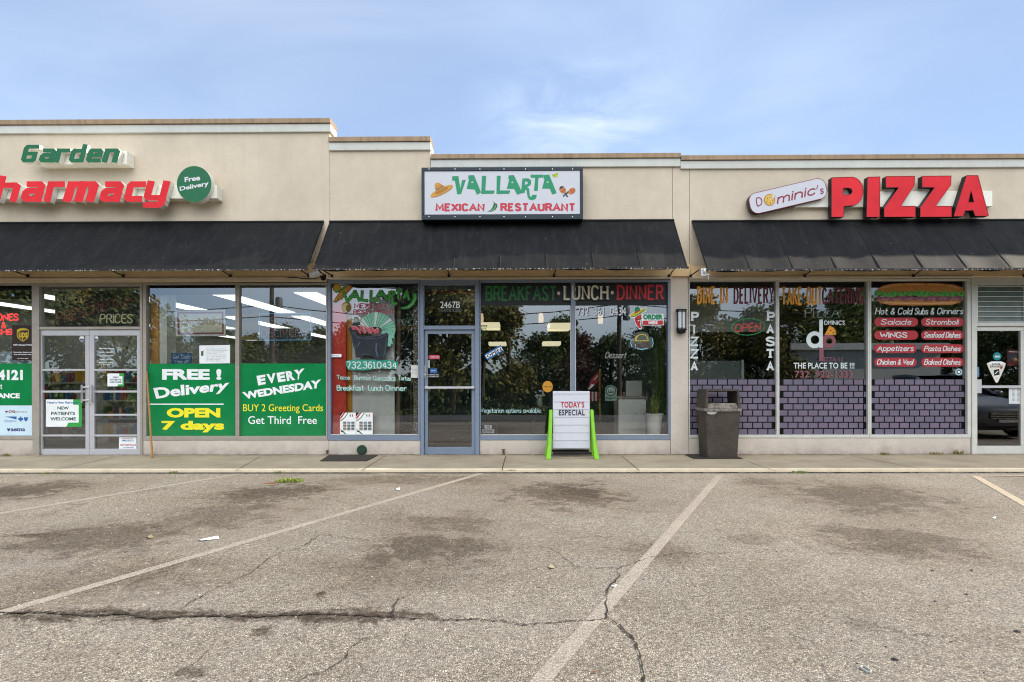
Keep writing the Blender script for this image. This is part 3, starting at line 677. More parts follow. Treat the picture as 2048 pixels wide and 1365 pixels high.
# ================================================================ THE THREE SHOP UNITS
GY = 0.05; OUT = GY - 0.004; IN = GY + 0.035
def bx(mb, px0, py0, px1, py1, y0, y1, mi=0, Ym=0.0):
    'box over a rectangle of the facade'
    a = P(px0, (py0+py1)/2, Ym); b = P(px1, (py0+py1)/2, Ym); t = P((px0+px1)/2, py0, Ym); u = P((px0+px1)/2, py1, Ym)
    mb.box((a.x, min(y0, y1), u.z), (b.x, max(y0, y1), t.z), mi); return mb
def rect(mb, px0, py0, px1, py1, Y, mi=0):
    a = P(px0, (py0+py1)/2, Y); b = P(px1, (py0+py1)/2, Y); t = P((px0+px1)/2, py0, Y); u = P((px0+px1)/2, py1, Y)
    mb.quad((a.x, Y, u.z), (b.x, Y, u.z), (b.x, Y, t.z), (a.x, Y, t.z), mi); return mb
def part(shop, name, m, boxes, bevel=0.0, mi=None):
    mb = MB()
    for b in boxes: bx(mb, *b)
    return mb.build(name, m, shop, bevel=bevel)
def frame_part(shop, name, m, o, i, y0=-0.012, y1=0.10, extra=(), bevel=0.004):
    mb = MB(); ox0, oy0, ox1, oy1 = o; ix0, iy0, ix1, iy1 = i
    bx(mb, ox0, oy0, ox1, iy0, y0, y1); bx(mb, ox0, iy1, ox1, oy1, y0, y1)
    bx(mb, ox0, iy0, ix0, iy1, y0, y1); bx(mb, ix1, iy0, ox1, iy1, y0, y1)
    for e in extra: bx(mb, *e, y0+0.004, y1-0.004)
    return mb.build(name, m, shop, bevel=bevel)
def pane(par, i, Y=GY):
    mb = MB(); rect(mb, i[0]-1, i[1]-1, i[2]+1, i[3]+1, Y); return mb.build('pane', M['glass'], par)

def shop_unit(name, label, x0, x1):
    a = P(x0, 910).x; b = P(x1, 910).x
    return thing(name, label, 'shop', ((a+b)/2, 0, 0), 'shop units of the strip mall')
pharm = shop_unit('pharmacy_building', 'beige stucco shop with the tallest parapet, double glass doors and green posters in its windows', -330, 657)
resto = shop_unit('restaurant_building', 'beige stucco shop with stepped parapet, blue grey door and window frames and painted windows', 657, 1360)
pizza = shop_unit('pizzeria_building', 'beige stucco shop with low parapet and purple brick pattern in its three windows', 1360, 3400)

def interior(shop, x0, x1, depth, wallm, floorm, ceilm, zc=3.06, sep=0.06):
    a = P(x0, 900).x + sep; b = P(x1, 900).x - sep
    mb = MB(); mb.box((a, 0.16, -0.02), (b, depth, 0.012)); mb.build('interior_floor', floorm, shop)
    mb = MB(); mb.box((a, 0.32, zc), (b, depth, zc+0.05)); mb.build('interior_ceiling', ceilm, shop)
    mb = MB(); mb.box((a, depth, 0), (b, depth+0.1, zc)); mb.box((a-0.03, 0.31, 0), (a, depth, zc)); mb.box((b, 0.31, 0), (b+0.03, depth, zc)); mb.build('interior_wall', wallm, shop)
    mb = MB(); mb.box((a-0.03, 0.31, 4.35), (b+0.03, depth+0.4, 4.5)); mb.build('roof', M['dark'], shop)
    mb = MB(); mb.box((a-0.02, depth+0.14, 0), (b+0.02, depth+0.4, 4.34)); mb.build('rear_wall', M['stucco'], shop)

def parapet(shop, x0, x1, top, capx1=None, capx0=None):
    c0 = x0 if capx0 is None else capx0; c1 = x1 if capx1 is None else capx1
    part(shop, 'coping', M['coping'], [(c0, top, c1, top+9.5, -0.075, 0.36)], bevel=0.006)
    part(shop, 'parapet_band', M['band'], [(c0, top+9.9, c1, top+26, -0.045, 0.34)], bevel=0.01)
WT = 548
# --- drug store
part(pharm, 'wall', M['stucco'], [(-330, 266, 659.4, WT, 0.0, 0.3)])
parapet(pharm, -330, 661, 242.5, 663)
part(pharm, 'header_beam', M['tan'], [(-330, 530, 659.4, 557, -0.07, -0.001)], bevel=0.008)
part(pharm, 'header_ledge', M['stucco'], [(-330, 557.3, 659.4, 561, -0.085, 0.12), (-330, 561.2, 654, 566, -0.03, 0.12)], bevel=0.004)
part(pharm, 'low_wall', M['knee'], [(-330, 880.3, 66, 918, 0.0, 0.2)], bevel=0.006); part(pharm, 'low_wall', M['knee'], [(286, 881, 657.5, 918, 0.0, 0.2)], bevel=0.006)
interior(pharm, -330, 657.5, 17.0, mat('#9C9C94', .8), mat('#8F8B80', .5), mat('#A4A6A0', .9))
wA = frame_part(pharm, 'window', M['aluwarm'], (-250, 566.3, 66, 880), (-244, 571, 64.5, 872.5)); pane(wA, (-244, 571, 64.5, 872.5))
wB = frame_part(pharm, 'window', M['aluwarm'], (286.3, 566.3, 474.3, 880.6), (293, 569.5, 471, 872.5)); pane(wB, (293, 569.5, 471, 872.5))
wC = frame_part(pharm, 'window', M['aluwarm'], (474.6, 566.3, 655, 880.6), (478.5, 569.5, 652, 872.5)); pane(wC, (478.5, 569.5, 652, 872.5))
dfr = frame_part(pharm, 'door_frame', M['aluwarm'], (66.3, 566.3, 286, 914), (80, 573, 281, 913.6), -0.02, 0.11, extra=((80, 654, 281, 659.5),))
pane(dfr, (80, 573, 281, 654))
def glass_door(shop, o, g, m, bars=(), name='door'):
    d = frame_part(shop, name, m, o, g, 0.018, 0.075); pane(d, g)
    for (b0, b1) in bars:
        mb = MB(); bx(mb, g[0], b0, g[2], b1, 0.012, 0.088); mb.build('glazing_bar', m, d, bevel=0.002)
    return d
dL = glass_door(pharm, (72.5, 660, 176.6, 911), (83, 671.5, 169, 898.5), M['alu'], ((738.5, 742), (781.7, 785.7), (870, 873.5)))
dR = glass_door(pharm, (177.2, 660, 281, 911), (187.2, 671.5, 272.8, 898.5), M['alu'], ((738.5, 742), (781.7, 785.7), (828.6, 832), (870, 873.5)))
def pull(par, px, y0, y1, m, dx=0, Y=0.012):
    a = P(px, y0, Y-0.055); b = P(px, y1, Y-0.055); mb = MB()
    mb.tube([a, b], 0.016, 10)
    for q in (y0+5, y1-5):
        c = P(px, q, Y-0.055); mb.tube([c, c + Vector((dx, 0.06, 0))], 0.011, 8)
    mb.build('handle', m, par, smooth=True)
pull(dL, 163.5, 770, 806, M['chrome'], 0.09); pull(dR, 184, 770, 806, M['chrome'], -0.06)
mb = MB(); c = P(180.5, 809, 0.018); mb.lathe((c.x, c.y-0.012, c.z), [(0.014, 0), (0.014, 0.012)], 12, axis='y'); mb.build('lock', M['chrome'], dR, smooth=True)
# --- restaurant
part(resto, 'wall', M['stucco'], [(660, 296, 861, WT, 0.0, 0.3), (861.02, 331, 1344.6, WT, 0.0, 0.3), (1345.4, 331, 1360, WT, 0.0, 0.3), (1338, 332, 1362, WT-1, 0.06, 0.29)])
parapet(resto, 659, 861.3, 276.5, 862, 658.7)
parapet(resto, 861.4, 1360, 310, 1360, 862.2)
part(resto, 'header_beam', M['tan'], [(659.9, 530, 1341, 555.5, -0.07, -0.001), (1341.3, 530, 1379, 554, -0.074, -0.001)], bevel=0.008)
part(resto, 'header_ledge', M['stucco'], [(659.9, 555.8, 840, 560, -0.085, 0.12), (840.1, 555.8, 1341, 559.5, -0.085, 0.12)], bevel=0.004)
part(resto, 'low_wall', M['knee'], [(657.8, 881.5, 840.5, 916, 0.0, 0.2)], bevel=0.006); part(resto, 'low_wall', M['knee'], [(959.3, 880.5, 1340.6, 916, 0.0, 0.2)], bevel=0.006)
part(resto, 'pier', M['knee'], [(1340.9, 554.4, 1376.6, 916, -0.004, 0.3)], bevel=0.01)
interior(resto, 657.8, 1376, 9.0, mat('#7F9A9E', .8), mat('#6A584A', .5), mat('#8A9AA5', .9))
wD = frame_part(resto, 'window', M['bluegrey'], (655.4, 560.5, 840, 881.2), (661.5, 567, 836, 870)); pane(wD, (661.5, 567, 836, 870))
wE = frame_part(resto, 'window', M['bluegrey'], (958.8, 560, 1340.6, 880.2), (961.5, 565, 1336, 870.5), extra=((1142, 565, 1150.5, 870.5),)); pane(wE, (961.5, 565, 1336, 870.5))
mb = MB()
for q in ((1141, 612, 1142, 870.5), (1150.5, 612, 1151.6, 870.5), (961.5, 869, 1336, 870.6), (661.5, 868.8, 836, 870.2)): bx(mb, *q, -0.016, 0.02)
mb.build('glazing_bead', M['whiteframe'], wE)
dfm = frame_part(resto, 'door_frame', M['bluegrey'], (841, 558.5, 958.5, 913), (848, 571, 950.5, 912.6), -0.035, 0.11, extra=((848, 652, 950.5, 659.6),)); pane(dfm, (848, 571, 950.5, 652))
dM = glass_door(resto, (848.6, 660, 950, 911), (855.3, 668, 943, 895), M['bluegrey'])
mb = MB(); bx(mb, 850, 773.4, 949, 777.8, -0.05, -0.02)
for q in (853, 946): bx(mb, q-3, 772.5, q+3, 778.5, -0.022, 0.018)
mb.build('push_bar', M['alu'], dM, bevel=0.004)
a = P(857, 779, 0.1); b = P(857, 804, 0.1); mb = MB(); mb.tube([a + Vector((.03, 0, 0)), a + Vector((0, 0.05, 0)), b + Vector((0, 0.05, 0)), b + Vector((-.02, 0, 0))], 0.012, 8); mb.build('handle', M['chrome'], dM, smooth=True)
mb = MB(); bx(mb, 847, 732, 852.5, 756, 0.004, 0.018)
c = P(849.5, 751, 0.0); mb.lathe((c.x, c.y-0.008, c.z), [(0.02, 0), (0.024, 0.012)], 14, axis='y'); mb.build('lock', M['chrome'], dM, bevel=0.002)
# --- pizzeria
part(pizza, 'wall', M['stucco'], [(1360.02, 331, 1378.6, WT, 0.0, 0.3), (1379.4, 331, 3400, WT, 0.0, 0.3), (1362.2, 325, 3398, WT-1, 0.06, 0.29), (2062, 548, 3400, 914, 0.0, 0.3)])
parapet(pizza, 1360.2, 3400, 308.5)
part(pizza, 'header_beam', M['tan'], [(1379.3, 530, 3400, 553.5, -0.07, -0.001)], bevel=0.008)
part(pizza, 'header_ledge', M['stucco'], [(1377, 553.8, 1940, 558, -0.085, 0.12), (1940.1, 553.8, 2062, 555.5, -0.06, 0.12)], bevel=0.004)
part(pizza, 'low_wall', M['knee'], [(1377.2, 876.5, 1941.3, 914, 0.0, 0.2)], bevel=0.006)
interior(pizza, 1378, 3400, 9.5, mat('#5B5A55', .8), mat('#4A4540', .5), mat('#9A9A95', .9), 3.08)
WF = [((1377.2, 558.3, 1555, 876), (1379.5, 563, 1552.3, 870)), ((1555.3, 558.3, 1738.5, 876), (1558.3, 563, 1735.2, 869.8)), ((1738.8, 558.3, 1941.3, 876), (1742.2, 562, 1934, 869.5))]
wF, wG, wH = [frame_part(pizza, 'window', M['whiteframe'], o, i) for o, i in WF]
for w, (o, i) in zip((wF, wG, wH), WF): pane(w, i)
dfp = frame_part(pizza, 'door_frame', M['whiteframe'], (1941.8, 555.8, 2061.6, 911), (1952, 571, 2053, 910.6), -0.03, 0.11, extra=((1952, 645.5, 2053, 652.5),))
mb = MB()
for k in range(7):
    y = 574 + k*10.1; a = P(1953, y, 0.045); b = P(2052, y, 0.045); c = P(2052, y+11.5, 0.025); d = P(1953, y+11.5, 0.025); t = Vector((0, .006, 0))
    mb.add([a, b, c, d, a+t, b+t, c+t, d+t], [(3,2,1,0),(4,5,6,7),(0,1,5,4),(3,7,6,2)])
mb.build('jalousie', mat('#6F7C74', .22, var=.2, scale=5), dfp)
mb = MB(); bx(mb, 1952.5, 571.5, 1956, 645, 0.0, 0.08); bx(mb, 2049, 571.5, 2052.5, 645, 0.0, 0.08)
for k in range(8): bx(mb, 1956, 572.5+k*10.1, 2049, 573.6+k*10.1, 0.012, 0.03)
mb.build('jalousie_frame', M['whiteframe'], dfp)
dP = glass_door(pizza, (1946.5, 653, 2053, 909), (1954, 662, 2043.8, 892.5), M['whiteframe'])
mb = MB(); bx(mb, 1962, 771.5, 2044, 776.5, 0.006, 0.02); mb.build('push_bar', M['alu'], dP, bevel=0.004)
mb = MB(); bx(mb, 1946.3, 759.4, 1963.5, 787, 0.0, 0.017); c = P(1948, 753.5, 0.0); mb.lathe((c.x, c.y, c.z), [(0.018, 0), (0.02, 0.018)], 14, axis='y'); mb.build('lock', M['alu'], dP, bevel=0.002)

# ================================================================ AWNINGS
def awning(label, x0, x1, top_y, lip_y, spacing, rods, y_lip=-0.9):
    a = P(x0, top_y, 0.0); b = P(x1, top_y, 0.0); lz = P((x0+x1)/2 if x0 > 0 else 500, lip_y, y_lip).z; tz = a.z*0.5 + b.z*0.5
    X0, X1 = a.x, b.x
    root = thing('awning', label, 'awning', ((X0+X1)/2, 0, lz), 'black awnings over the shop windows')
    nb = max(1, round((X1-X0)/spacing)); per = 8; nx = nb*per; ny = 8; mb = MB(); vs = []; fs = []
    for j in range(ny+1):
        t = j/ny
        for i in range(nx+1):
            f = (i % per)/per; rnd = math.sin(i//per*2.3+1)*0.3+1
            sag = -0.034*rnd*math.sin(PI*f)*(0.25+0.75*t) if nb > 1 else -0.03*math.sin(PI*t)*0.5
            wav = 0.006*math.sin(i*0.9+j)*t
            vs.append((X0+(X1-X0)*i/nx, -0.02+(y_lip+0.02)*t, tz+(lz-tz)*t + sag*math.cos(0.82) + wav))
    n0 = len(vs); vs += [(x, y+0.012, z-0.012) for x, y, z in vs]
    for j in range(ny):
        for i in range(nx):
            q = j*(nx+1)+i; fs.append((q, q+nx+1, q+nx+2, q+1)); fs.append((n0+q, n0+q+1, n0+q+nx+2, n0+q+nx+1))
    for j in range(ny):
        q = j*(nx+1); fs.append((q, n0+q, n0+q+nx+1, q+nx+1)); q += nx; fs.append((q, q+nx+1, n0+q+nx+1, n0+q))
    for i in range(nx):
        q = ny*(nx+1)+i; fs.append((q, n0+q, n0+q+1, q+1))
    mb.add(vs, fs); mb.build('canopy', M['cloth'], root, smooth=True)
    for i in range(nb+1):
        x = X0+(X1-X0)*i/nb; x = min(max(x, X0+0.014), X1-0.014); mb = MB()
        mb.tube([(x, -0.01, tz+0.002), (x, y_lip, lz)], 0.008, 6); mb.build('seam', M['cloth'], root, smooth=True)
    mb = MB(); mb.tube([(X0-0.01, y_lip, lz-0.004), (X1+0.01, y_lip, lz-0.004)], 0.019, 8); mb.build('front_bar', M['black'], root, smooth=True)
    mb = MB(); mb.box((X0, y_lip-0.0215, lz-0.026), (X1, y_lip-0.0195, lz-0.006))
    mb.build('frayed_hem', M['hem'], root)
    mb = MB(); mb.tube([(X0, -0.02, tz+0.005), (X1, -0.02, tz+0.005)], 0.022, 8); mb.build('wall_rail', M['black'], root, smooth=True)
    for (rx, wx) in rods:
        w = P(wx, 552, -0.075); f = P(rx, lip_y+3, y_lip); mb = MB(); mb.tube([(f.x, y_lip, lz-0.006), (w.x, -0.075, w.z)], 0.010, 6)
        mb.box((w.x-0.02, -0.10, w.z-0.025), (w.x+0.02, -0.071, w.z+0.02)); mb.build('support_arm', M['dark'], root)
    return root
aw1 = awning('black fabric awning over the green poster windows, without visible seams', -330, 648, 447, 538.5, 30, ((-80, -50), (22, 56), (220, 247), (440, 461), (598, 618)))
aw2 = awning('black fabric awning in the middle, under the framed white restaurant sign', 659.5, 1347.5, 443.5, 536.5, 0.74, ((634, 650), (642, 664), (895, 898), (1112, 1108), (1351, 1338)))
aw3 = awning('black fabric awning under the big red letters, with a dusty seamed edge', 1383, 3400, 440, 536, 0.70, ((1398, 1381), (1625, 1609), (1847, 1826), (2075, 2048)))
mb = MB(); c = P(1410, 546, -0.86)
mb.lathe((c.x-0.02, c.y, c.z+.02), [(0.03, -0.02), (0.05, -0.01), (0.05, 0.02), (0.03, 0.03)], 14, axis='x'); mb.lathe((c.x+.05, c.y, c.z-0.03), [(0.018, -0.02), (0.018, 0.02)], 12, axis='x')
mb.box((c.x-0.07, c.y-0.015, c.z-0.05), (c.x+0.02, c.y+0.015, c.z+0.07)); mb.tube([c + Vector((0.05, 0, -0.03)), c + Vector((0.055, 0, -0.11))], 0.008, 6)
mb.build('crank_gear', M['alu'], aw3)

# ================================================================ SIGNS ABOVE THE AWNINGS
whitebox = mat('#F6F3E6', 0.5, k=1); RED = mat('#E42C36', 0.6, spec=.25, var=0.1, scale=4, k=1); GREEN = mat('#0B7044', 0.45)
def raceway(root, x0, y0, x1, y1, yf, yb=-0.002):
    mb = MB(); bx(mb, x0, y0, x1, y1, yf, yb, 0, yf); mb.build('raceway', whitebox, root, bevel=0.006)
YL = -0.32
# word 1
r = P(150, 335, 0); gs = thing('channel_letter_sign', 'green slanted channel letters on a cream box, upper word beside the red letters', 'shop sign', (r.x, 0, r.z), 'signs above the awnings')
raceway(gs, 74, 303, 254, 329.5, -0.212)
gx = [(42, 79), (78, 113), (108, 141), (138, 175), (172, 207), (204, 240.5)]
for ch, (a, b) in zip('Garden', gx):
    top = {'G': 290, 'd': 289}.get(ch, 297.5); mb = MB()
    text_into(mb, ch, (a, top, b, 325.5), YL-.0011*gx.index((a, b)), style='block', table=TK, w=1.95, slant=0.2, depth=0.105, mside=1, stem=1.9)
    mb.build('letter', [GREEN, whitebox], gs)
r = P(170, 395, 0); ps = thing('channel_letter_sign', 'long red slanted channel letters ending beside the round green badge', 'shop sign', (r.x, 0, r.z), 'signs above the awnings')
raceway(ps, -110, 372, 434, 398.5, -0.212)
px_ = [('P', -76, -12, 353), ('h', -14, 41.5, 352), ('a', 42, 91, 363), ('r', 88, 130, 363), ('m', 126, 198, 363), ('a', 199, 248, 363), ('c', 248, 292, 363), ('y', 286, 340, 362)]
for ch, a, b, t in px_:
    mb = MB(); text_into(mb, ch, (a, t, b, 404 if ch != 'y' else 416), YL-.0011*('harmacy'.find(ch)+1), style='block', table=TK, w=2.0, slant=0.2, depth=0.105, mside=1, stem=1.75)
    mb.build('letter', [RED, whitebox], ps)
r = P(389, 370, 0); bs = thing('round_sign', 'round green badge lettered in white at the end of the red letters', 'shop sign', (r.x, 0, r.z), 'signs above the awnings')
mb = MB(); shape_into(mb, ell(388.3, 368.5, 34.6, 36, n=48), YL, 0, -0.175, 1); mb.build('disc', [GREEN, whitebox], bs)
WH = mat('#EDEFF0', 0.5)
letters(bs, 'Free', [(369, 355), (400, 350), (400.5, 361), (369.5, 365)], WH, YL-0.003, bold=0.035)
letters(bs, 'Delivery', [(359, 374), (417, 362), (418, 374), (360, 385)], WH, YL-0.003, bold=0.035)
# framed sign
r = P(1004, 440, 0); vs_ = thing('cabinet_sign', 'white lightbox sign in a dark frame with green and red lettering', 'shop sign', (r.x, 0, r.z), 'signs above the awnings')
YV = -0.26
NAVY = mat('#22303C', 0.45); mb = MB(); bx(mb, 843, 335, 1166, 440, YV+0.02, -0.003, 0, YV); mb.build('cabinet', mat('#141A20', .5), vs_, bevel=0.006)
mb = MB()
for q in ((843, 335, 1166, 342.2), (843, 429, 1166, 440), (843, 342.2, 849, 429), (1160, 342.2, 1166, 429)): bx(mb, *q, YV-0.012, YV+0.018, 0, YV)
mb.build('frame', NAVY, vs_, bevel=0.008)
mb = MB(); rect(mb, 848.5, 342, 1160.5, 429.5, YV+0.004); mb.build('face_panel', mat('#DADDE4', 0.35, var=0.02), vs_)
mb = MB()
for q in (858, 910, 960, 1008, 1051, 1105, 1145):
    for yy in (338.6, 434):
        c = P(q, yy, YV-0.012); mb.lathe((c.x, c.y-0.004, c.z), [(0.008, 0), (0.008, 0.004)], 8, axis='y')
mb.build('screws', M['chrome'], vs_)
def V8(*pts): return [(820 + x/5.389, 310 + y/5.389) for x, y in pts]
YF = YV + 0.001
SG = mat('#139A6B', 0.45, var=0.02); mb = MB()
for lp in ([V8((455,232),(523,230),(524,250),(543,365),(560,275),(602,268),(550,425),(508,425),(484,278),(455,278))],
           [V8((630,222),(690,219),(766,405),(722,431),(697,374),(668,372),(610,366),(636,262),(628,260)), V8((671,282),(690,303),(655,303))],
           [V8((775,228),(822,226),(812,385),(912,385),(905,418),(768,422))], [V8((935,226),(978,226),(968,384),(1080,384),(1070,421),(932,421))],
           [V8((1062,222),(1120,219),(1212,410),(1155,430),(1122,368),(1044,366),(1070,262),(1060,260)), V8((1102,284),(1120,303),(1088,303))],
           [V8((1300,214),(1440,214),(1440,244),(1385,248),(1376,388),(1336,388),(1350,248),(1300,246))],
           [V8((1446,216),(1500,214),(1581,412),(1534,428),(1505,364),(1424,364),(1450,262),(1440,258)), V8((1482,282),(1500,300),(1467,300))]):
    shape_into(mb, lp, YF)
shape_into(mb, [V8((1212,256),(1275,254),(1306,275),(1302,320),(1262,350),(1285,365),(1290,440),(1306,455),(1322,430),(1366,432),(1358,470),(1320,490),(1285,482),(1268,450),(1255,380),(1246,372),(1232,412),(1196,412)), V8((1240,285),(1268,290),(1270,312),(1236,325))], YF-0.0006)
mb.build('lettering', SG, vs_)
SR = mat('#D43A4C', 0.45, var=0.02)
letters(vs_, 'MEXICAN', (868.3, 407, 972, 423), SR, YF, style='slab', w=2.3, gap=2.6); letters(vs_, 'RESTAURANT', (998, 406.5, 1151.5, 423), SR, YF, style='slab', w=2.3, gap=2.6)
def art(par, items, Y0, name='painting'):
    'coloured shapes laid one over the other, as ONE mesh'
    mb = MB(); ms = []; 
    for k, (m, kind, *d) in enumerate(items):
        if m not in ms: ms.append(m)
        y = Y0 - 0.0004*k
        if kind == 's': shape_into(mb, d[0], y, ms.index(m))
        else: stroke_into(mb, d[0], d[1], y, ms.index(m))
    return mb.build(name, ms, par)
STRAW = mat('#D9A44A'); STRAW2 = mat('#B97F33'); LIME = mat('#BFD136'); CHL = mat('#2F6B3A'); BRN = mat('#8E4A2E'); ORG = mat('#D9803F'); DKG = mat('#4A4A4E'); BLK = mat('#16181B')
art(vs_, [(STRAW, 's', V8(*ell(342,392,136,38,-26))), (STRAW2, 'l', V8(*ell(342,396,126,26,-26,28,20,160)), 1.2), (STRAW2, 's', V8(*ell(342,386,80,20,-26))), (STRAW, 's', V8((272,372),(266,320),(282,300),(310,300),(340,318),(368,345),(340,372),(300,388))),
          (CHL, 'l', V8((278,378),(320,366),(362,336)), 1.6), (SR, 'l', V8((276,364),(318,350),(352,326)), 1.2), (ORG, 'l', V8((270,340),(300,334),(335,316)), 1.2)], YF)
art(vs_, [(LIME, 's', V8((1526,214),(1598,192),(1592,232),(1566,245),(1540,236))), (mat('#8FA52A'), 'l', V8((1530,216),(1560,224),(1594,198)), .8)], YF)
art(vs_, [(DKG, 'l', V8((1662,400),(1700,455)), 3.0), (DKG, 'l', V8((1712,395),(1650,448)), 3.0), (ORG, 's', V8(*ell(1645,378,32,42,-40))), (BRN, 'l', V8((1612,372),(1660,340)), 1.4), (BRN, 'l', V8((1632,402),(1676,366)), 1.4), (DKG, 's', V8(*ell(1632,352,20,14,-30))),
          (ORG, 's', V8(*ell(1745,390,30,42,55))), (BRN, 'l', V8((1725,372),(1760,412)), 1.4), (BRN, 'l', V8((1750,366),(1778,398)), 1.2)], YF)
art(vs_, [(CHL, 's', V8((905,520),(940,528),(942,560),(920,592),(880,612),(832,612),(870,594),(892,560))), (mat('#8FC59A'), 'l', V8((925,545),(905,585),(870,605)), 1.3), (DKG, 'l', V8((915,525),(905,512),(892,505)), 1.0)], YF)
# slanted pill sign
r = P(1574, 430, 0); ds = thing('slanted_sign', 'white rounded lightbox tilted upwards beside the red capital letters', 'shop sign', (r.x, 0, r.z), 'signs above the awnings')
def V9(*pts): return [(1440 + x/3.368, 320 + y/3.368) for x, y in pts]
def rr_quad(c, w, h, rad, rot, n=8):
    out = []
    for (sx, sy, a0) in ((1, 1, 0), (-1, 1, 90), (-1, -1, 180), (1, -1, 270)):
        out += [(sx*(w-rad) + rad*math.cos(math.radians(a0+90*i/n)), sy*(h-rad) + rad*math.sin(math.radians(a0+90*i/n))) for i in range(n+1)]
    r = math.radians(rot); return [(c[0]+x*math.cos(r)-y*math.sin(r), c[1]+x*math.sin(r)+y*math.cos(r)) for x, y in out]
YD = -0.19; pc = (1440+458/3.368, 320+243/3.368)
mb = MB(); shape_into(mb, rr_quad(pc, 78.5, 21, 16, -13.2), YD, 0, -0.06, 1); mb.build('cabinet', [mat('#DCDDE6', .4, var=.02), mat('#4A3430', .5)], ds)
MR = mat('#9E3348', 0.5); mb = MB()
for i in range(1): pass
ol = rr_quad(pc, 78.2, 20.7, 15.8, -13.2); stroke_into(mb, ol + [ol[0]], 0.9, YD-0.002); mb.build('outline', MR, ds)
letters(ds, 'D', V9((238, 256), (280, 246), (290, 305), (248, 318)), MR, YD-0.003, style='hand', w=1.0)
letters(ds, 'minic', V9((372, 238), (640, 172), (652, 232), (384, 300)), MR, YD-0.003, style='hand', w=1.15, slant=.3)
letters(ds, "'", V9((655, 168), (664, 166), (657, 200), (648, 202)), MR, YD-0.003, style='hand', w=1.0); letters(ds, 's', V9((672, 195), (698, 190), (700, 228), (676, 234)), MR, YD-0.003, style='hand', w=1.1)
CHS = mat('#E7BE55'); art(ds, [(STRAW2, 's', V9(*ell(334,270,38,40))), (CHS, 's', V9(*ell(334,270,33,35))), (mat('#DADCE4'), 's', V9((336,268),(352,214),(380,244))), (CHS, 's', V9((342,260),(344,228),(362,236)))] + [(BRN, 's', V9(*ell(334+20*math.cos(k*1.3), 272+20*math.sin(k*1.3), 3.6, 3.6, n=8))) for k in range(5)], YD-0.003)
mb = MB(); bx(mb, 1590, 383, 1985, 414, -0.10, -0.002, 0, -0.1); r = P(1816, 436, 0)
zs = thing('channel_letter_sign', 'five big red capital channel letters with black sides at the right', 'shop sign', (r.x, 0, r.z), 'signs above the awnings'); mb.build('raceway', whitebox, zs, bevel=0.006)
YP = -0.22; RF = mat('#E22F39', 0.6, spec=.25, var=0.12, scale=3, k=.95); RD = mat('#8E1F28', .5); BK = mat('#17181B', 0.5)
def arc9(cx, cy, rx, ry, a0, a1, n=12): return [(cx+rx*math.cos(math.radians(a0+(a1-a0)*i/n)), cy+ry*math.sin(math.radians(a0+(a1-a0)*i/n))) for i in range(n+1)]
PZ = [[V9((752,120),*arc9(888,212,77,96,-90,90,16),(835,312),(832,385),(752,385)), V9((830,190),*arc9(862,212,30,24,-90,90,10),(830,236))],
      [V9((995,116),(1078,114),(1076,385),(988,385))],
      [V9((1118,112),(1312,110),(1310,172),(1218,312),(1316,312),(1316,384),(1106,384),(1106,325),(1205,186),(1118,186))],
      [V9((1362,110),(1558,108),(1556,170),(1452,312),(1561,312),(1560,384),(1350,384),(1350,322),(1446,186),(1362,184))],
      [V9((1662,105),(1738,105),(1810,378),(1720,378),(1706,340),(1652,342),(1638,380),(1575,380)), V9((1692,205),(1712,285),(1674,285))]]
for lp in PZ:
    mb = MB(); shape_into(mb, lp, YP, 0, -0.1, 1)
    for l in lp:
        stroke_into(mb, l + [l[0]], 0.9, YP-0.004, 2)
    mb.build('letter', [RF, BK, RD], zs)

# ================================================================ POSTERS AND LETTERING ON THE PANES
def poster(name, label, cat, box, m, Y=IN, th=0.004, group=None, bevel=0):
    q = asquad(box); mb = MB(); mb.poly([xz([q[3], q[2], q[1], q[0]], Y)], Y, Y+th)
    return tag(mb.build(name, m), label, cat, group)
PG = mat('#17854A', .12, var=.12, scale=3, k=1); WT_ = mat('#F4F8F9', .5, k=1); YEL = mat('#FCEE2C', .5, k=1); LBL = mat('#D2EAF6', .5, k=1); PBL = mat('#2D6FB5', .5); RDX = mat('#C3313A', .5)
gpost = 'green posters inside the windows'; PIN = OUT-.0055
p1 = poster('window_poster', 'green poster ending in the white number 4121, beside the double glass doors', 'poster', (-240, 727.5, 64, 811), PG, PIN, group=gpost)
letters(p1, '4121', ZA(-16, 700, 160, 772), WT_, PIN-.001, bold=.05); letters(p1, 't', ZA(2, 798, 15, 836), WT_, PIN-.001, bold=.03); letters(p1, 'ANCE', ZA(-18, 864, 139, 900), WT_, PIN-.001, bold=.05)
p2 = poster('window_poster', 'pale blue poster of partner logos under the green poster by the double doors', 'poster', (-240, 811.4, 64, 871.5), LBL, PIN)
DRD = mat('#8E2A35'); DBL = mat('#2B2F7C')
letters(p2, 'CVS', ZA(60, 984, 105, 1002), DRD, PIN-.001, bold=.05); letters(p2, 'pharmacy', ZA(107, 986, 190, 1005), mat('#A2606A'), PIN-.001)
art(p2, [(DRD, 's', ZA((36,986),(46,990),(56,986),(56,994),(46,1002),(36,994))), (PBL, 's', ZA((36,1027),(116,1027),(116,1048))), (PBL, 's', ZA((128,1038),(138,1038),(138,1028),(150,1028),(150,1038),(162,1038),(162,1052),(150,1052),(150,1062),(138,1062),(138,1052),(128,1052))),
         (PBL, 's', ZA((168,1030),(181,1034),(194,1030),(194,1048),(181,1064),(168,1048))), (DBL, 's', ZA((50,1108),(60,1113),(70,1108),(72,1118),(60,1132),(49,1118)))], PIN-.001)
letters(p2, 'Horizon', ZA(32, 1050, 112, 1066), PBL, PIN-.001); letters(p2, 'aetna', ZA(76, 1105, 176, 1131), DBL, PIN-.001, bold=.03)
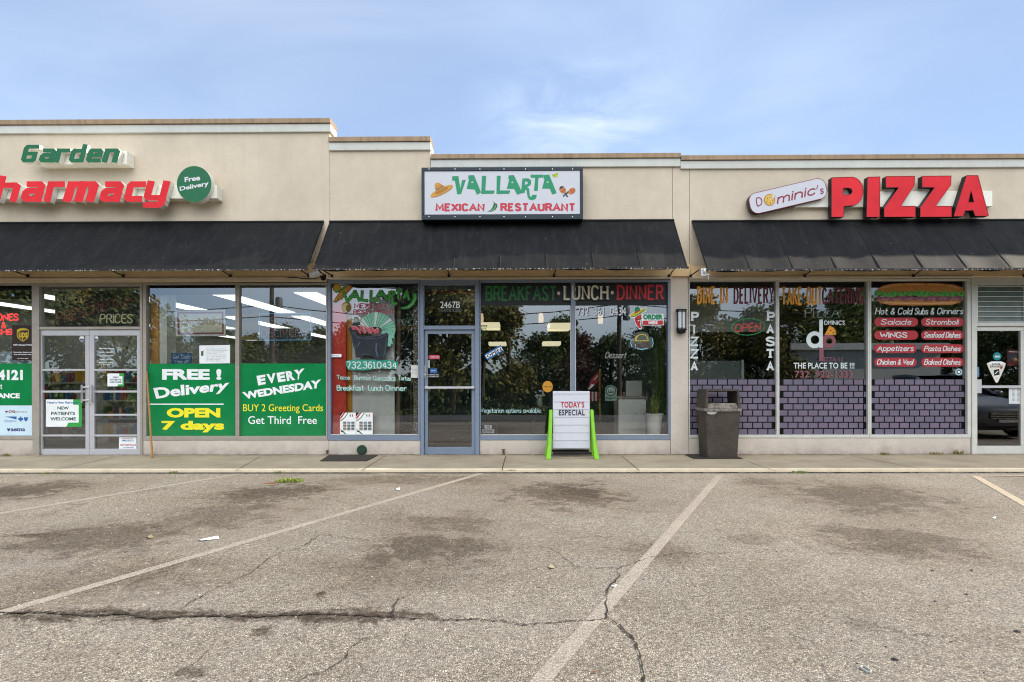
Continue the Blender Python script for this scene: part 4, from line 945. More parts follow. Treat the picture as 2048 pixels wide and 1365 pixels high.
p3 = poster('window_poster', 'dark brown poster with a golden shield emblem and white lines', 'poster', ZA(85, 388, 229, 634), mat('#2E1D12', .5), PIN)
GOLD = mat('#D8B92C', .45)
art(p3, [(GOLD, 's', ZA((118,420),(140,410),(160,408),(182,411),(200,420),(200,465),(192,482),(160,503),(128,482),(118,465))), (mat('#3A2411', .5), 's', ZA((123,438),(150,425),(195,422),(195,463),(186,479),(160,497),(133,479),(123,463)))], PIN-.0012)
letters(p3, 'ups', ZA(130, 438, 194, 490), GOLD, PIN-.0022, bold=.04)
for (a, b, c, d) in ((93, 520, 224, 531), (93, 573, 224, 583), (97, 588, 220, 598), (122, 617, 198, 623)): letters(p3, 'UPS Access Point' if b == 520 else ('Convenient shipping and' if b == 573 else ('drop off packages here' if b == 588 else 'ask inside for details')), ZA(a, b, c, d), WT_, PIN-.0012, bold=.02)
NR = emis('#FF3B3F', 1.1); ns = thing('neon_sign', 'red neon letters high in the window left of the double doors', 'neon sign', P(10, 672, IN+.05))
for s_, b_ in (('ONES', ZA(-22, 306, 130, 358)), ('&', ZA(10, 364, 42, 411)), ('SHB', ZA(-30, 414, 88, 456))): letters(ns, s_, b_, NR, IN+.04, style='neon', w=1.5)
# B
p4 = poster('window_poster', 'green poster reading FREE ! Delivery and OPEN 7 days behind the leaning stick', 'poster', (293.5, 727.8, 470.5, 872), PG, PIN, group=gpost)
letters(p4, 'FREE !', ZB(155, 694, 570, 771), WT_, PIN-.001, bold=.05); letters(p4, 'Delivery', ZB((92, 828), (632, 768), (604, 862), (120, 926)), WT_, PIN-.001, bold=.035)
letters(p4, 'OPEN', ZB(187, 967, 562, 1035), YEL, PIN-.001, bold=.055); letters(p4, '7 days', ZB(150, 1058, 590, 1138), YEL, PIN-.001, bold=.05)
mb = MB(); shape_into(mb, ZB((48, 937), (585, 937), (585, 945), (48, 945)), PIN-.001); mb.build('rule', WT_, p4)
p5 = poster('window_poster', 'green poster about greeting cards reading EVERY WEDNESDAY', 'poster', (479, 727.5, 651.5, 872), PG, PIN, group=gpost)
for ch, q in zip('EVERY', (((815, 743), (878, 733), (880, 800), (828, 811)), ((884, 731), (948, 722), (950, 791), (896, 798)), ((955, 722), (1012, 713), (1020, 780), (968, 788)), ((1018, 712), (1075, 702), (1088, 771), (1030, 779)), ((1078, 702), (1152, 690), (1120, 768), (1094, 770)))): letters(p5, ch, ZB(*q), WT_, PIN-.001, bold=.055)
letters(p5, 'WEDNESDAY', ZB((714, 857), (1268, 766), (1262, 826), (735, 907)), WT_, PIN-.001, bold=.05)
letters(p5, 'BUY 2 Greeting Cards', ZB(722, 941, 1281, 1006), YEL, PIN-.001); letters(p5, 'Get Third  Free', ZB(757, 1024, 1238, 1080), WT_, PIN-.001, bold=.006)
hs = thing('hanging_sign', 'framed cream sign hanging on two threads above the FREE ! Delivery poster', 'sign', P(400, 673, .12)); Yh = .09
mb = MB(); shape_into(mb, ZB((245, 282), (596, 280), (599, 464), (250, 465)), Yh, 0, Yh+.02); mb.build('board', mat('#F6F4F2', k=1), hs)
mb = MB(); shape_into(mb, [ZB((258, 294), (584, 292), (587, 452), (264, 453)), ZB((274, 308), (572, 306), (574, 438), (279, 440))], Yh-.001); mb.build('border', mat('#A8606E'), hs)
mb = MB(); shape_into(mb, ZB((276, 310), (571, 308), (573, 437), (281, 438)), Yh-.001); mb.build('face_panel', mat('#F0ECD6', k=1), hs)
letters(hs, 'CARDSMART', ZB(288, 354, 572, 386), mat('#A65B66'), Yh-.002, style='slab', w=.8)
mb = MB()
for x in (262, 585): mb.tube([P(280+x/3.5, 620.5, Yh+.01), P(280+x/3.5, 575, Yh+.01)], .003, 5)
mb.build('thread', M['dark'], hs)
s1 = poster('advert_sign', 'small blue sign standing behind the green poster, lettered Get Cash Here', 'sign', ZB(219, 583, 363, 662), mat('#2C62A8'), IN+.02)
letters(s1, 'Get Cash', ZB(232, 593, 352, 625), mat('#BFD6EA'), IN+.0185, style='slab', w=1.3); letters(s1, 'Here!!', ZB(238, 630, 348, 655), mat('#BFD6EA'), IN+.0185, style='slab', w=1.3)
s2 = poster('notice_paper', 'white printed notice sheet hung in the window above the word FREE', 'notice', ZB((415, 530), (630, 526), (630, 654), (416, 657)), WT_, OUT-.003, .002)
GY_ = mat('#7A8580'); mb = MB()
for k in range(9):
    y = 551 + k*10.5; rnd = random.Random(k); text_into(mb, ['pharmacy notice for', 'all of our customers, we are', 'happy to deliver your refills', 'to your door', 'the same day you order them', 'ask a pharmacist for more', 'information or call us at', 'the number on the door', 'thank you'][k], ZB(462 + 6*(k % 2), y, [600, 612, 590, 540, 605, 600, 598, 560, 575][k], y+7.5), OUT-.0038)
mb.build('print', GY_, s2)
art(s2, [(CHL, 's', ZB((427,570),(444,570),(443,602),(428,602))), (CHL, 'l', ZB((436,578),(450,562)), 0.9)], OUT-.004)
nf = thing('neon_sign', 'unlit framed neon sign reading FREE DELIVERY in thin pink tubes', 'neon sign', P(570, 680, .16)); Yn = .14
NP = mat('#C97F8C', .3); NB_ = emis('#6FA8D8', .10)
fr_ = ZB((838, 308), (1195, 304), (1196, 490), (836, 494)); mb = MB(); stroke_into(mb, fr_ + [fr_[0]], 1.6, Yn-.02); mb.build('border_tube', NB_, nf)
mb = MB(); shape_into(mb, ZB((838, 410), (1194, 408), (1196, 488), (838, 492)), Yn); mb.build('backing', mat('#2A3C4C', .3), nf)
letters(nf, 'FREE', ZB(915, 325, 1132, 386), NP, Yn-.02, style='neon', w=.55); letters(nf, 'DELIVERY', ZB(850, 411, 1176, 471), NP, Yn-.02, style='neon', w=.6)
mb = MB(); mb.tube([P(280+1080/3.5, 681, Yn), P(280+1076/3.5, 692, Yn), P(280+1084/3.5, 695, Yn), P(280+1088/3.5, 684, Yn)], .004, 5); mb.build('cord', M['dark'], nf)
y1_ = poster('hanging_sign', 'yellow and cream sign reading ASK ABOUT, hanging behind the neon frame', 'sign', ZB(703, 278, 830, 492), mat('#B99A5C'), 1.2)
letters(y1_, 'ASK', ZB(716, 282, 794, 306), mat('#6C6F74'), 1.19, bold=.03); letters(y1_, 'CALL', ZB(712, 336, 822, 366), mat('#7C7F80'), 1.19, bold=.03); letters(y1_, 'FREE', ZB(710, 420, 822, 468), mat('#8A5A20'), 1.19, bold=.03)
# transom of the doors
tb = poster('transom_sign', 'dark board over the double doors with hand drawn LOWEST PRESCRIPTION PRICES', 'sign', ZA(385, 150, 978, 398), mat('#241F1C', .5), .16)
letters(tb, 'LOWEST', ZA(402, 166, 608, 228), mat('#E0CC96', k=1), .158, style='neon', w=1.0); letters(tb, 'PRICES', ZA(697, 308, 930, 376), mat('#F0E8B8', k=1), .158, style='neon', w=1.1)
letters(tb, 'PRESCRIPTION', ZA((390, 296), (942, 176), (940, 236), (396, 386)), mat('#A8564A'), .158, style='neon', w=.8)
dk1 = poster('door_sticker', 'large white and green NEW PATIENTS WELCOME sheet low on the door', 'poster', ZA(321, 908, 572, 1099), WT_, OUT-.0035, .003)
LG = mat('#35B04A'); TG = mat('#1F5B4E')
art(dk1, [(LG, 's', ZA((512,908),(572,908),(572,1099),(465,1099),(478,1070),(551,1070),(551,945),(512,945)))], OUT-.004)
letters(dk1, 'Need a New Pharmacy?', ZA(332, 922, 548, 941), PBL, OUT-.0048, bold=.03)
for s_, b_ in (('NEW', (402, 957, 482, 979)), ('PATIENTS', (358, 994, 525, 1017)), ('WELCOME', (352, 1032, 531, 1055))): letters(dk1, s_, ZA(*b_), TG, OUT-.0048, bold=.03)
dk2 = poster('door_sticker', 'small white and green NEW PATIENTS WELCOME card at eye height on the door', 'poster', ZA(752, 726, 867, 816), WT_, OUT-.0035, .003)
art(dk2, [(LG, 's', ZA((835,726),(867,726),(867,816),(822,816),(828,802),(857,802),(857,745),(835,745)))], OUT-.004)
for s_, b_ in (('NEW', (790, 747, 830, 758)), ('PATIENTS', (770, 764, 848, 775)), ('WELCOME', (768, 781, 850, 792))): letters(dk2, s_, ZA(*b_), TG, OUT-.0048, bold=.03)
dk3 = poster('door_sticker', 'white emergency notice with red lines at the foot of the glass door', 'notice', ZA(833, 1171, 955, 1252), WT_, OUT+.002, .002)
for s_, b_, m_ in (('IN CASE OF', (858, 1177, 930, 1184), RDX), ('EMERGENCY', (853, 1189, 938, 1202), PBL), ('NEPTUNE POLICE', (841, 1219, 952, 1234), RDX), ('732-988-8000', (858, 1240, 938, 1247), PBL)): letters(dk3, s_, ZA(*b_), m_, OUT+.001, bold=.02)
mb = MB(); text_into(mb, 'Pharmacy Hours', ZA(692, 545, 798, 558), OUT, bold=.03)
for k, s_ in enumerate(('Mon-Fri  9AM-7PM', 'Saturday 9AM-5PM', 'Sunday 9AM-3PM')): text_into(mb, s_, ZA(697, 573+k*25, 793, 583+k*25), OUT, bold=.03)
text_into(mb, 'Pharmacist on Duty', ZA(692, 647, 797, 656), OUT, bold=.03); text_into(mb, 'Sunday', ZA(722, 661, 770, 670), OUT, bold=.03); mb.build('lettering', WT_, dR)
for par, x in ((dL, 573), (dR, 671)):
    art(par, [(WT_, 's', ZA(*ell(x, 482, 17, 20, n=16))), (mat('#5A6A80'), 's', ZA((x-16, 482), (x+16, 482), (x+10, 497), (x-10, 497)))], OUT, 'decal')
gar = thing('rope_garland', 'cream braided rope hung in a swag inside the door glass', 'garland', P(244, 700, .3))
mb = MB(); pts = [P(0+x/3.5, 540+y/3.5, .3) for x, y in ((790, 470), (800, 515), (820, 548), (850, 562), (885, 548), (905, 512), (915, 462))]; mb.tube(pts, .022, 8); mb.build('rope', mat('#C9B58F'), gar, smooth=True)
# restaurant window D -------------------------------------------------
TEAL = mat('#2F9C84'); TEALL = mat('#9FD3C2'); PW = mat('#E2EBEA'); HG = mat('#3E9E3A', var=.2, scale=20); HGD = mat('#1C4F22'); RB = mat('#A8324A')
def ZV(*pts): return [(650 + x/8.53, 560 + y/8.53) for x, y in pts]
SY = mat('#C99C25'); SYD = mat('#7A5A14'); PUR = mat('#8F8AA0'); MEAT = mat('#C0485C'); MEATL = mat('#E9B9BC'); BOWL = mat('#1B2630', var=.5, scale=14); BOWLL = mat('#48606F'); NOP = mat('#7FBFA4', var=.15, scale=18); NOPD = mat('#2D6A58'); NOPW = mat('#CBDAD2')
art(wD, [(SYD, 's', ZV(*ell(205,140,75,80))), (SY, 's', ZV(*ell(208,138,66,70))), (SYD, 's', ZV((135,375),(180,390),(290,330),(470,130),(440,85),(380,90),(240,210))), (SY, 's', ZV((150,360),(185,375),(280,315),(452,130),(432,98),(385,105),(245,225))), (HG, 'l', ZV((190,215),(270,165),(330,120)), 3.4), (ORG, 'l', ZV((180,350),(300,255),(440,115)), 2.2), (BLK, 'l', ZV((200,345),(310,250)), .8),
         (PUR, 's', ZV((270,62),(330,58),(400,85),(340,120),(300,115))), (SYD, 's', ZV(*ell(365,470,82,92))), (mat('#D3C58A'), 's', ZV(*ell(355,475,66,78))), (SYD, 's', ZV(*ell(392,485,36,62)))], OUT)
def vallarta(dx, m, Y):
    w_ = 4.4 + dx; items = []
    for pts in ([(315,195),(375,360)], [(375,395),(445,265)], [(515,180),(420,335)], [(510,180),(590,370)], [(450,290),(560,285)], [(635,180),(625,345),(735,355)], [(785,175),(780,350),(905,352)], [(955,175),(880,300)], [(955,178),(1055,340)], [(915,270),(1010,265)], [(1110,190),(1085,350)], [(1110,200),(1170,205),(1180,245),(1105,285),(1145,310),(1150,400),(1185,420),(1228,395)], [(1205,180),(1325,185)], [(1262,190),(1245,320)], [(1400,180),(1335,320)], [(1395,175),(1435,350)], [(1345,275),(1425,272)]):
        items.append((m, 'l', ZV(*pts), w_))
    return items
art(wD, vallarta(1.5, HGD, OUT) + vallarta(0, HG, OUT), OUT-.002, 'lettering')
art(wD, [(HGD, 's', ZV((1480,170),(1570,225),(1580,320),(1530,430),(1430,500),(1320,508),(1270,470),(1380,450),(1450,400),(1490,310),(1485,245))), (HG, 's', ZV((1495,240),(1560,235),(1565,315),(1515,420),(1425,488),(1330,498),(1295,475),(1390,460),(1465,405),(1505,315))), (mat('#7CCB6A'), 'l', ZV((1545,250),(1545,315),(1500,400),(1420,465)), 1.4),
         (HGD, 'l', ZV((1530,215),(1490,160)), 2.2)], OUT)
letters(wD, 'MEXICAN', ZV((472, 398), (1060, 400), (1058, 490), (478, 488)), RB, OUT-.004, style='slab', w=1.7, jit=.08); letters(wD, 'RESTAURANT', ZV((468, 505), (1190, 502), (1190, 590), (465, 590)), RB, OUT-.004, style='slab', w=1.7, jit=.08)
rm = random.Random(3); items = [(BOWL, 's', ZV((445,780),(500,730),(600,720),(700,760),(700,900),(430,900),(400,840)))]
for k in range(17):
    t = k/16; a = math.radians(175 - t*200); cx, cy = 860, 860
    r1 = 100; r2 = 250 + 75*math.sin(t*3.0) if t < .75 else 330 - 40*(t-.75)
    x1, y1 = cx + r1*math.cos(a)*1.2, cy - r1*math.sin(a)*.6; x2, y2 = cx + r2*math.cos(a)*1.05, cy - r2*math.sin(a)*.92 - 10
    da = .11; dx, dy = math.cos(a+PI/2)*26, -math.sin(a+PI/2)*26
    items.append((NOPD, 's', ZV((x1-dx*1.3,y1-dy*1.3),(x1+dx*1.3,y1+dy*1.3),(x2+dx*1.5,y2+dy*1.5),(x2-dx*1.5,y2-dy*1.5)))); items.append((NOPW if k in (2, 3, 7, 11) else NOP, 's', ZV((x1-dx,y1-dy),(x1+dx,y1+dy),(x2+dx*1.2,y2+dy*1.2),(x2-dx*1.2,y2-dy*1.2))))
for q in ([(1010,880),(1070,860),(1130,1130),(1075,1145)], [(1070,870),(1140,850),(1190,990),(1130,1000)], [(1040,870),(1100,850),(1160,1090),(1110,1100)]): items += [(NOPD, 's', ZV(*q)), (NOP, 's', ZV(*[(x*.97+1085*.03, y*.97+980*.03) for x, y in q]))]
items += [(BOWL, 's', ZV((430,880),(560,945),(760,975),(950,950),(1050,900),(1085,930),(1070,1090),(1040,1230),(1000,1365),(870,1365),(800,1290),(640,1290),(640,1345),(530,1345),(510,1200),(460,1060)))]
for q in ([(440,790),(520,790),(600,860),(625,915),(590,920),(540,850),(470,860)], [(560,775),(640,790),(700,910),(670,925),(610,850)], [(660,780),(720,820),(800,915),(770,925),(690,850)], [(740,810),(800,800),(850,870),(820,900),(770,880)], [(850,870),(890,815),(925,850),(915,900),(840,930)]): items += [(MEAT, 's', ZV(*q)), (MEATL, 'l', ZV(*q[:3]), .9)]
items += [(BOWLL, 'l', ZV((470,900),(560,985),(760,1010),(960,985),(1050,920)), 1.1), (BOWLL, 'l', ZV((445,940),(480,1080),(530,1180)), 1.2), (BOWLL, 'l', ZV((1045,1000),(1030,1180),(1000,1320)), 1.4), (BOWLL, 'l', ZV((880,1080),(870,1200),(900,1310)), 3.0), (BOWLL, 'l', ZV((560,1130),(600,1060)), 2.0), (BOWLL, 'l', ZV((620,1280),(700,1268),(770,1272)), .9), (MEATL, 'l', ZV((540,1335),(600,1338)), 1.0)]
art(wD, items, OUT-.003)
art(wD, [(TEAL, 's', ZC((180,640),(230,628),(500,632),(545,645),(548,675),(530,695),(420,690),(300,705),(200,700),(182,672)))], OUT-.0005, 'paint_patch')
letters(wD, '732.361.0434', ZC(186, 641, 538, 693), PW, OUT-.002, style='hand', w=1.15)
for s_, b_ in (('Tacos', ((115, 736), (210, 738), (210, 770), (118, 766))), ('Burritos', ((238, 738), (355, 740), (355, 772), (240, 770))), ('Quesadillas', ((372, 742), (530, 738), (530, 782), (374, 776))), ('Tortas', ((545, 740), (638, 745), (636, 778), (546, 772)))):
    q = ZC(*b_); letters(wD, s_, [(x+.6, y+.8) for x, y in q], TEAL, OUT-.0002, style='hand', w=1.9); letters(wD, s_, q, PW, OUT-.002, style='hand', w=.85)
for s_, b_ in (('Breakfast', ((115, 806), (308, 806), (308, 846), (118, 846))), ('Lunch', ((337, 808), (440, 808), (440, 848), (338, 846))), ('Dinner', ((458, 806), (605, 808), (604, 848), (460, 846)))):
    q = ZC(*b_); letters(wD, s_, [(x+.8, y+1) for x, y in q], TEAL, OUT-.0002, style='hand', w=2.0); letters(wD, s_, q, PW, OUT-.002, style='hand', w=.9)
oc = thing('neon_sign', 'unlit OPEN COFFEE neon sign with a teal cup outline', 'neon sign', P(815, 665, .25))
letters(oc, 'OPEN', ZC(524, 348, 622, 383), mat('#D8E4DC', .3), .24, style='neon', w=.7); letters(oc, 'COFFEE', ZC(524, 388, 690, 424), mat('#B98A4E', .3), .24, style='neon', w=.8)
mb = MB(); stroke_into(mb, ZC((628,350),(632,388),(668,388),(676,350),(628,350)), 1.4, .24); stroke_into(mb, ZC((645,345),(640,335),(655,328),(650,320)), 1.0, .24); mb.build('cup_tube', mat('#4F9C94', .3), oc)
mb = MB(); mb.tube([P(640+x/3.5, 540+y/3.5, .24) for x, y in ((620, 420), (615, 460), (590, 500), (560, 526), (525, 500))], .005, 6); mb.build('cord', mat('#C9C4B8'), oc, smooth=True)
for (a, b) in ((140, 250), (252, 369)):
    mnu = poster('menu_poster', 'menu sheet of dish photos taped low in the window, ' + ('nearer the door' if a > 200 else 'nearer the red wall'), 'menu', ZC(a, 1000, b, 1154), mat('#F0F2F0', k=1), OUT-.003, .002, group='menu sheets')
    w_ = b-a; it = [(BLK, 's', ZC((a,1000),(a+.2*w_,1000),(a,1030))), (RDX, 's', ZC((a+.02*w_,1032),(a+.24*w_,1000),(a+.34*w_,1000),(a+.02*w_,1050))), (CHL, 'l', ZC((a+.03*w_,1060),(a+.3*w_,1035),(a+.5*w_,1003)), 1.6), (CHL, 's', ZC((a+.62*w_,1012),(a+.68*w_,1012),(a+.68*w_,1028),(a+.62*w_,1028))), (RDX, 's', ZC((a+.76*w_,1012),(a+.82*w_,1012),(a+.82*w_,1028),(a+.76*w_,1028))), (BLK, 'l', ZC((a+.05*w_,1130),(a+.25*w_,1138),(a+.4*w_,1154)), 1.8), (CHL, 'l', ZC((a+.02*w_,1118),(a+.2*w_,1130),(a+.35*w_,1154)), 1.4)]
    for r_ in range(3):
        for c_ in range(3):
            x = a + w_*(.2 + .26*c_); y = 1063 + r_*21; it.append((mat(['#8A7A70', '#7E9AB0', '#6F7A74', '#9A7A68', '#74808E', '#5C6068', '#9A8670', '#6A6F78', '#707A74'][r_*3+c_]), 's', ZC((x,y),(x+.2*w_,y),(x+.2*w_,y+14),(x,y+14)))); it.append((mat('#9A9FA0'), 'l', ZC((x,y+17),(x+.2*w_,y+17)), .5))
    art(mnu, it, OUT-.0035, 'print')
nt_ = poster('notice_paper', 'small white paper notice at the window edge beside the blue grey door', 'notice', ZC(637, 668, 690, 757), mat('#E3E2DC'), OUT-.001, .001)
mb = MB()
for k, s_ in enumerate(('Notice', 'to all guests', 'please ask', 'for a table')): text_into(mb, s_, ZC(644, 692+k*10, 682, 699+k*10), OUT-.0018)
mb.build('lettering', GY_, nt_)
sk = poster('window_sticker', 'narrow white no smoking strip on the red panelled window', 'sticker', ZC(70, 590, 150, 612), WT_, OUT-.001, .001); letters(sk, 'No Smoking', ZC(76, 597, 130, 608), DBL, OUT-.0018, bold=.01)
# door of the restaurant
letters(dfm, '2467B', ZC(842, 222, 980, 268), WT_, OUT-.001)
lt = letters(dfm, 'Coca-Cola', ZC(850, 262, 992, 294), mat('#77807A', .5), OUT, style='hand', w=.8, slant=.3)
st = poster('door_sticker', 'pink rounded sticker on the door glass', 'sticker', [P_ for P_ in rr_quad((640+800/3.5, 540+611/3.5), 11.4, 4.1, 3.9, 0)], mat('#D0566A'), OUT-.001, .001) if False else None
mb = MB(); shape_into(mb, rr_quad((868.6, 714.6), 11.4, 4.1, 3.9, 0), OUT-.001); st = tag(mb.build('door_sticker', mat('#D0566A')), 'pink pill shaped sticker on the blue grey door', 'sticker'); letters(st, 'delivery', ZC(778, 605, 832, 617), WT_, OUT-.0014)
st = poster('door_sticker', 'blue square sticker with white lines on the blue grey door', 'sticker', ZC(770, 690, 820, 724), mat('#2F66A8'), OUT-.001, .001); letters(st, 'pay here', ZC(778, 700, 812, 712), WT_, OUT-.0014)
st = poster('door_sticker', 'black wide sticker with white text on the blue grey door', 'sticker', ZC(755, 727, 837, 756), mat('#1A1E26'), OUT-.001, .001); letters(st, 'RESERVED FOR', ZC(762, 732, 830, 739), WT_, OUT-.0014); letters(st, 'CUSTOMERS ONLY', ZC(760, 744, 832, 751), WT_, OUT-.0014)
st = poster('door_sticker', 'thin column of small white labels beside the door lock', 'sticker', ZC(753, 634, 768, 688), mat('#C4CCC8'), OUT-.001, .001)
# window E
mb = MB(); rect(mb, 961.7, 565.2, 1141.8, 611.5, OUT); rect(mb, 1150.7, 565.2, 1335.8, 611.5, OUT); mb.build('header_panel', mat('#14171A', .5), wE)
HGR = mat('#2C7A38', .5, var=.2, scale=25); HCR = mat('#E3DCC6', .5); HRD = mat('#D5343C', .5)
for s_, b_, m_, c2 in (('BREAKFAST', (100, 112, 606, 218), HGR, mat('#12401C')), ('LUNCH', (645, 108, 979, 212), HCR, mat('#6A6658')), ('DINNER', (1018, 105, 1366, 212), HRD, mat('#5E1118'))):
    q = asquad(ZD(*b_)); letters(wE, s_, [(x+1.2, y+1.0) for x, y in q], c2, -.0165 if s_ == 'LUNCH' else OUT-.001, style='slab', w=1.5, gap=2.6); letters(wE, s_, q, m_, -.0185 if s_ == 'LUNCH' else OUT-.003, style='slab', w=1.2, gap=2.6)
art(wE, [(HCR, 's', ZD(*ell(621, 165, 11, 13, n=14))), (HCR, 's', ZD(*ell(996, 160, 11, 13, n=14)))], OUT-.003, 'dot')
q = asquad(ZD(750, 262, 1092, 320)); letters(wE, '732  361  0434', [(x+1, y+1) for x, y in q], mat('#4A4E52'), OUT+.0005, bold=.03); letters(wE, '732  361  0434', q, WT_, OUT-.001)
letters(wE, 'Vegetarian options available', ZD(73, 968, 496, 1012), mat('#BFE6E2'), OUT, style='hand', w=.85)
letters(wE, 'Dessert', ZD(945, 574, 1098, 620), mat('#9AA094'), OUT, style='hand', w=.8, slant=.3)
op = poster('open_sign', 'tilted blue and white OPEN sign hanging in the window beside the door', 'sign', ZD((99, 594), (214, 526), (233, 569), (119, 632)), mat('#2C74B8', .4), OUT-.007, .006)
mb = MB(); shape_into(mb, ZD((119, 621), (229, 561), (218, 538), (106, 601)), OUT-.008); mb.build('face_panel', WT_, op); letters(op, 'OPEN', ZD((112, 600), (215, 544), (224, 564), (122, 617)), BLK, OUT-.009, bold=.035)
os_ = thing('order_sign', 'red pepper in a wide hat beside the words ORDER HERE, hung in the window', 'sign', P(1293, 660, OUT))
def ZW(*pts): return [(1250 + x/12.41, 600 + y/12.41) for x, y in pts]
HY_ = mat('#E8D92E'); art(os_, [(WT_, 's', ZW((85,385),(215,300),(225,190),(310,150),(365,170),(390,215),(500,185),(535,215),(510,290),(430,345),(440,350),(940,345),(960,365),(960,635),(440,640),(425,510),(395,520),(395,640),(430,690),(410,735),(340,720),(270,630),(230,520),(225,455),(150,450))),
    (HY_, 's', ZW((105,390),(235,310),(250,340),(380,250),(500,200),(520,225),(495,280),(390,350),(250,430),(160,435))), (SG, 's', ZW((235,290),(235,200),(310,165),(355,180),(380,255),(250,330))), (SG, 'l', ZW((150,425),(270,400),(400,320),(500,250)), 1.6), (HRD, 'l', ZW((235,335),(300,300),(375,255)), 2.2), (HRD, 's', ZW((240,450),(300,410),(410,355),(405,450),(380,520),(380,640),(412,690),(400,715),(340,700),(285,620),(245,520))), (BLK, 'l', ZW((272,490),(340,500),(420,460)), 1.6), (WT_, 's', ZW((305,510),(370,500),(345,530)))], OUT-.002)
letters(os_, 'ORDER', ZW((450, 362), (942, 362), (942, 492), (450, 492)), SG, OUT-.009, bold=.06)
mb = MB(); shape_into(mb, ZW((445, 520), (945, 515), (945, 618), (445, 625)), OUT-.0085); mb.build('banner', HRD, os_); letters(os_, 'HERE', ZW((585, 532), (808, 530), (808, 605), (585, 608)), WT_, OUT-.0095, bold=.05)
ta = thing('neon_sign', 'taco shaped neon sign with pale lettering hanging by a thread', 'neon sign', P(1285, 700, .2))
mb = MB(); shape_into(mb, ZW((250,840),(330,800),(450,790),(570,830),(600,920),(690,940),(710,1080),(690,1180),(560,1230),(420,1250),(300,1230),(170,1190),(130,1080),(170,950),(250,930)), .215); mb.build('backing', mat('#8FA59C', .3), ta)
mb = MB(); stroke_into(mb, ZW(*[(425+150*math.cos(math.radians(a)), 1020-165*math.sin(math.radians(a))) for a in range(0, 181, 15)], (575, 1020)), 1.2, .2); stroke_into(mb, ZW((262,1030),(250,950),(310,890)), 1.2, .2); mb.build('taco_tube', emis('#D9B54A', .5), ta)
letters(ta, 'TACOS', ZW((195, 1060), (630, 1045), (640, 1185), (200, 1200)), mat('#C0707A', .3), .199, style='neon', w=1.0)
mb = MB(); stroke_into(mb, ZW((300,1210),(420,1235),(560,1200)), 1.6, .2); stroke_into(mb, ZW((150,1000),(140,1090),(170,1180)), 1.2, .2); stroke_into(mb, ZW((680,960),(700,1080),(680,1160)), 1.2, .2); mb.build('border_tube', emis('#8EC8E6', .4), ta)
mb = MB(); mb.tube([P(*q, .21) for q in ZW((40, 380), (200, 790))], .003, 5); mb.build('thread', WT_, ta)
bx_ = thing('letter_lightbox', 'small dark framed letter board reading WE DELIVER at the window corner', 'letter board', P(977, 870, IN+.01))
mb = MB(); shape_into(mb, ZD((72, 1076), (187, 1076), (187, 1156), (72, 1156)), IN, 0, IN+.05); mb.build('case', mat('#5E6A66'), bx_)
mb = MB(); shape_into(mb, ZD((78, 1082), (181, 1082), (181, 1150), (78, 1150)), IN-.002); mb.build('face_panel', mat('#20262A'), bx_)
mb = MB(); shape_into(mb, ZD((102, 1087), (153, 1087), (153, 1112), (102, 1112)), IN-.003); shape_into(mb, ZD((85, 1117), (170, 1117), (170, 1142), (85, 1142)), IN-.003); mb.build('letter_cards', WT_, bx_)
letters(bx_, 'WE', ZD(114, 1091, 140, 1109), BLK, IN-.004, bold=.03); letters(bx_, 'DELIVERY', ZD(88, 1121, 167, 1138), BLK, IN-.004, bold=.03)
mb = MB(); shape_into(mb, ZD(*ell(543, 818, 36, 40, n=24)), OUT-.001); sy = tag(mb.build('window_sticker', mat('#D8992E', .5)), 'round amber sticker on the wide window, left of the white letter sign', 'sticker'); letters(sy, 'Order here', ZD(514, 810, 572, 824), mat('#5A3A12'), OUT-.002)
gs_ = thing('window_sign', 'pale sign with a round emblem standing in the window above the counter', 'sign', P(1221, 802, .5))
mb = MB(); shape_into(mb, ZD((945,830),(960,812),(985,806),(1010,812),(1028,830),(1028,918),(945,918)), .5, 0, .51); mb.build('board', mat('#9FBFAE'), gs_)
art(gs_, [(TG, 's', ZD(*ell(986, 848, 36, 36, n=20))), (mat('#C8D8CC'), 's', ZD(*ell(986, 848, 29, 29, n=20))), (TG, 's', ZD((965,862),(972,838),(978,862))), (TG, 's', ZD((980,864),(987,832),(994,864))), (TG, 's', ZD((996,862),(1002,840),(1008,862)))], .498); letters(gs_, 'ENJOY', ZD(952, 892, 1022, 908), TG, .498, bold=.02)
# pizza windows
OR_ = mat('#F0A029', .5); MA = mat('#6E2436', .5); MA2 = mat('#8C5560', .5)
for w, s_, b_, m_ in ((wF, 'DINE-IN', (218, 115, 446, 242), OR_), (wF, 'DELIVERY', (474, 118, 771, 240), MA), (wG, 'TAKE-OUT', (815, 118, 1101, 250), OR_), (wG, 'CATERING', (1100, 125, 1390, 242), MA)):
    letters(w, s_, ZE(*b_), m_, OUT, style='slab', w=1.35, gap=3.3)
for s_, x0, x1 in (('PIZZA', 172, 238), ('PASTA', 703, 771)):
    for k, ch in enumerate(s_):
        y = 294 + k*86.5; a, b = (x0+20, x1-22) if ch == 'I' else (x0, x1); letters(wF, ch, ZE(a, y, b, y+69), PW, OUT, style='slab', w=2.2)
no = thing('neon_sign', 'oval OPEN neon sign, red letters in a green ring', 'neon sign', P(1496, 672, .15))
q = [(1330+x/3.5, 540+y/3.5) for x, y in ell(582, 400, 116, 57, -3, 36)]; mb = MB(); stroke_into(mb, q + [q[0]], 1.8, .14); mb.build('ring_tube', emis('#3FA56A', .10), no)
letters(no, 'OPEN', ZE((482, 378), (672, 366), (682, 430), (490, 442)), emis('#C8544E', .18), .139, style='neon', w=1.3, slant=.15)
np_ = thing('neon_sign', 'thin white neon PIZZA lettering in a dark green frame', 'neon sign', P(1644, 636, .15))
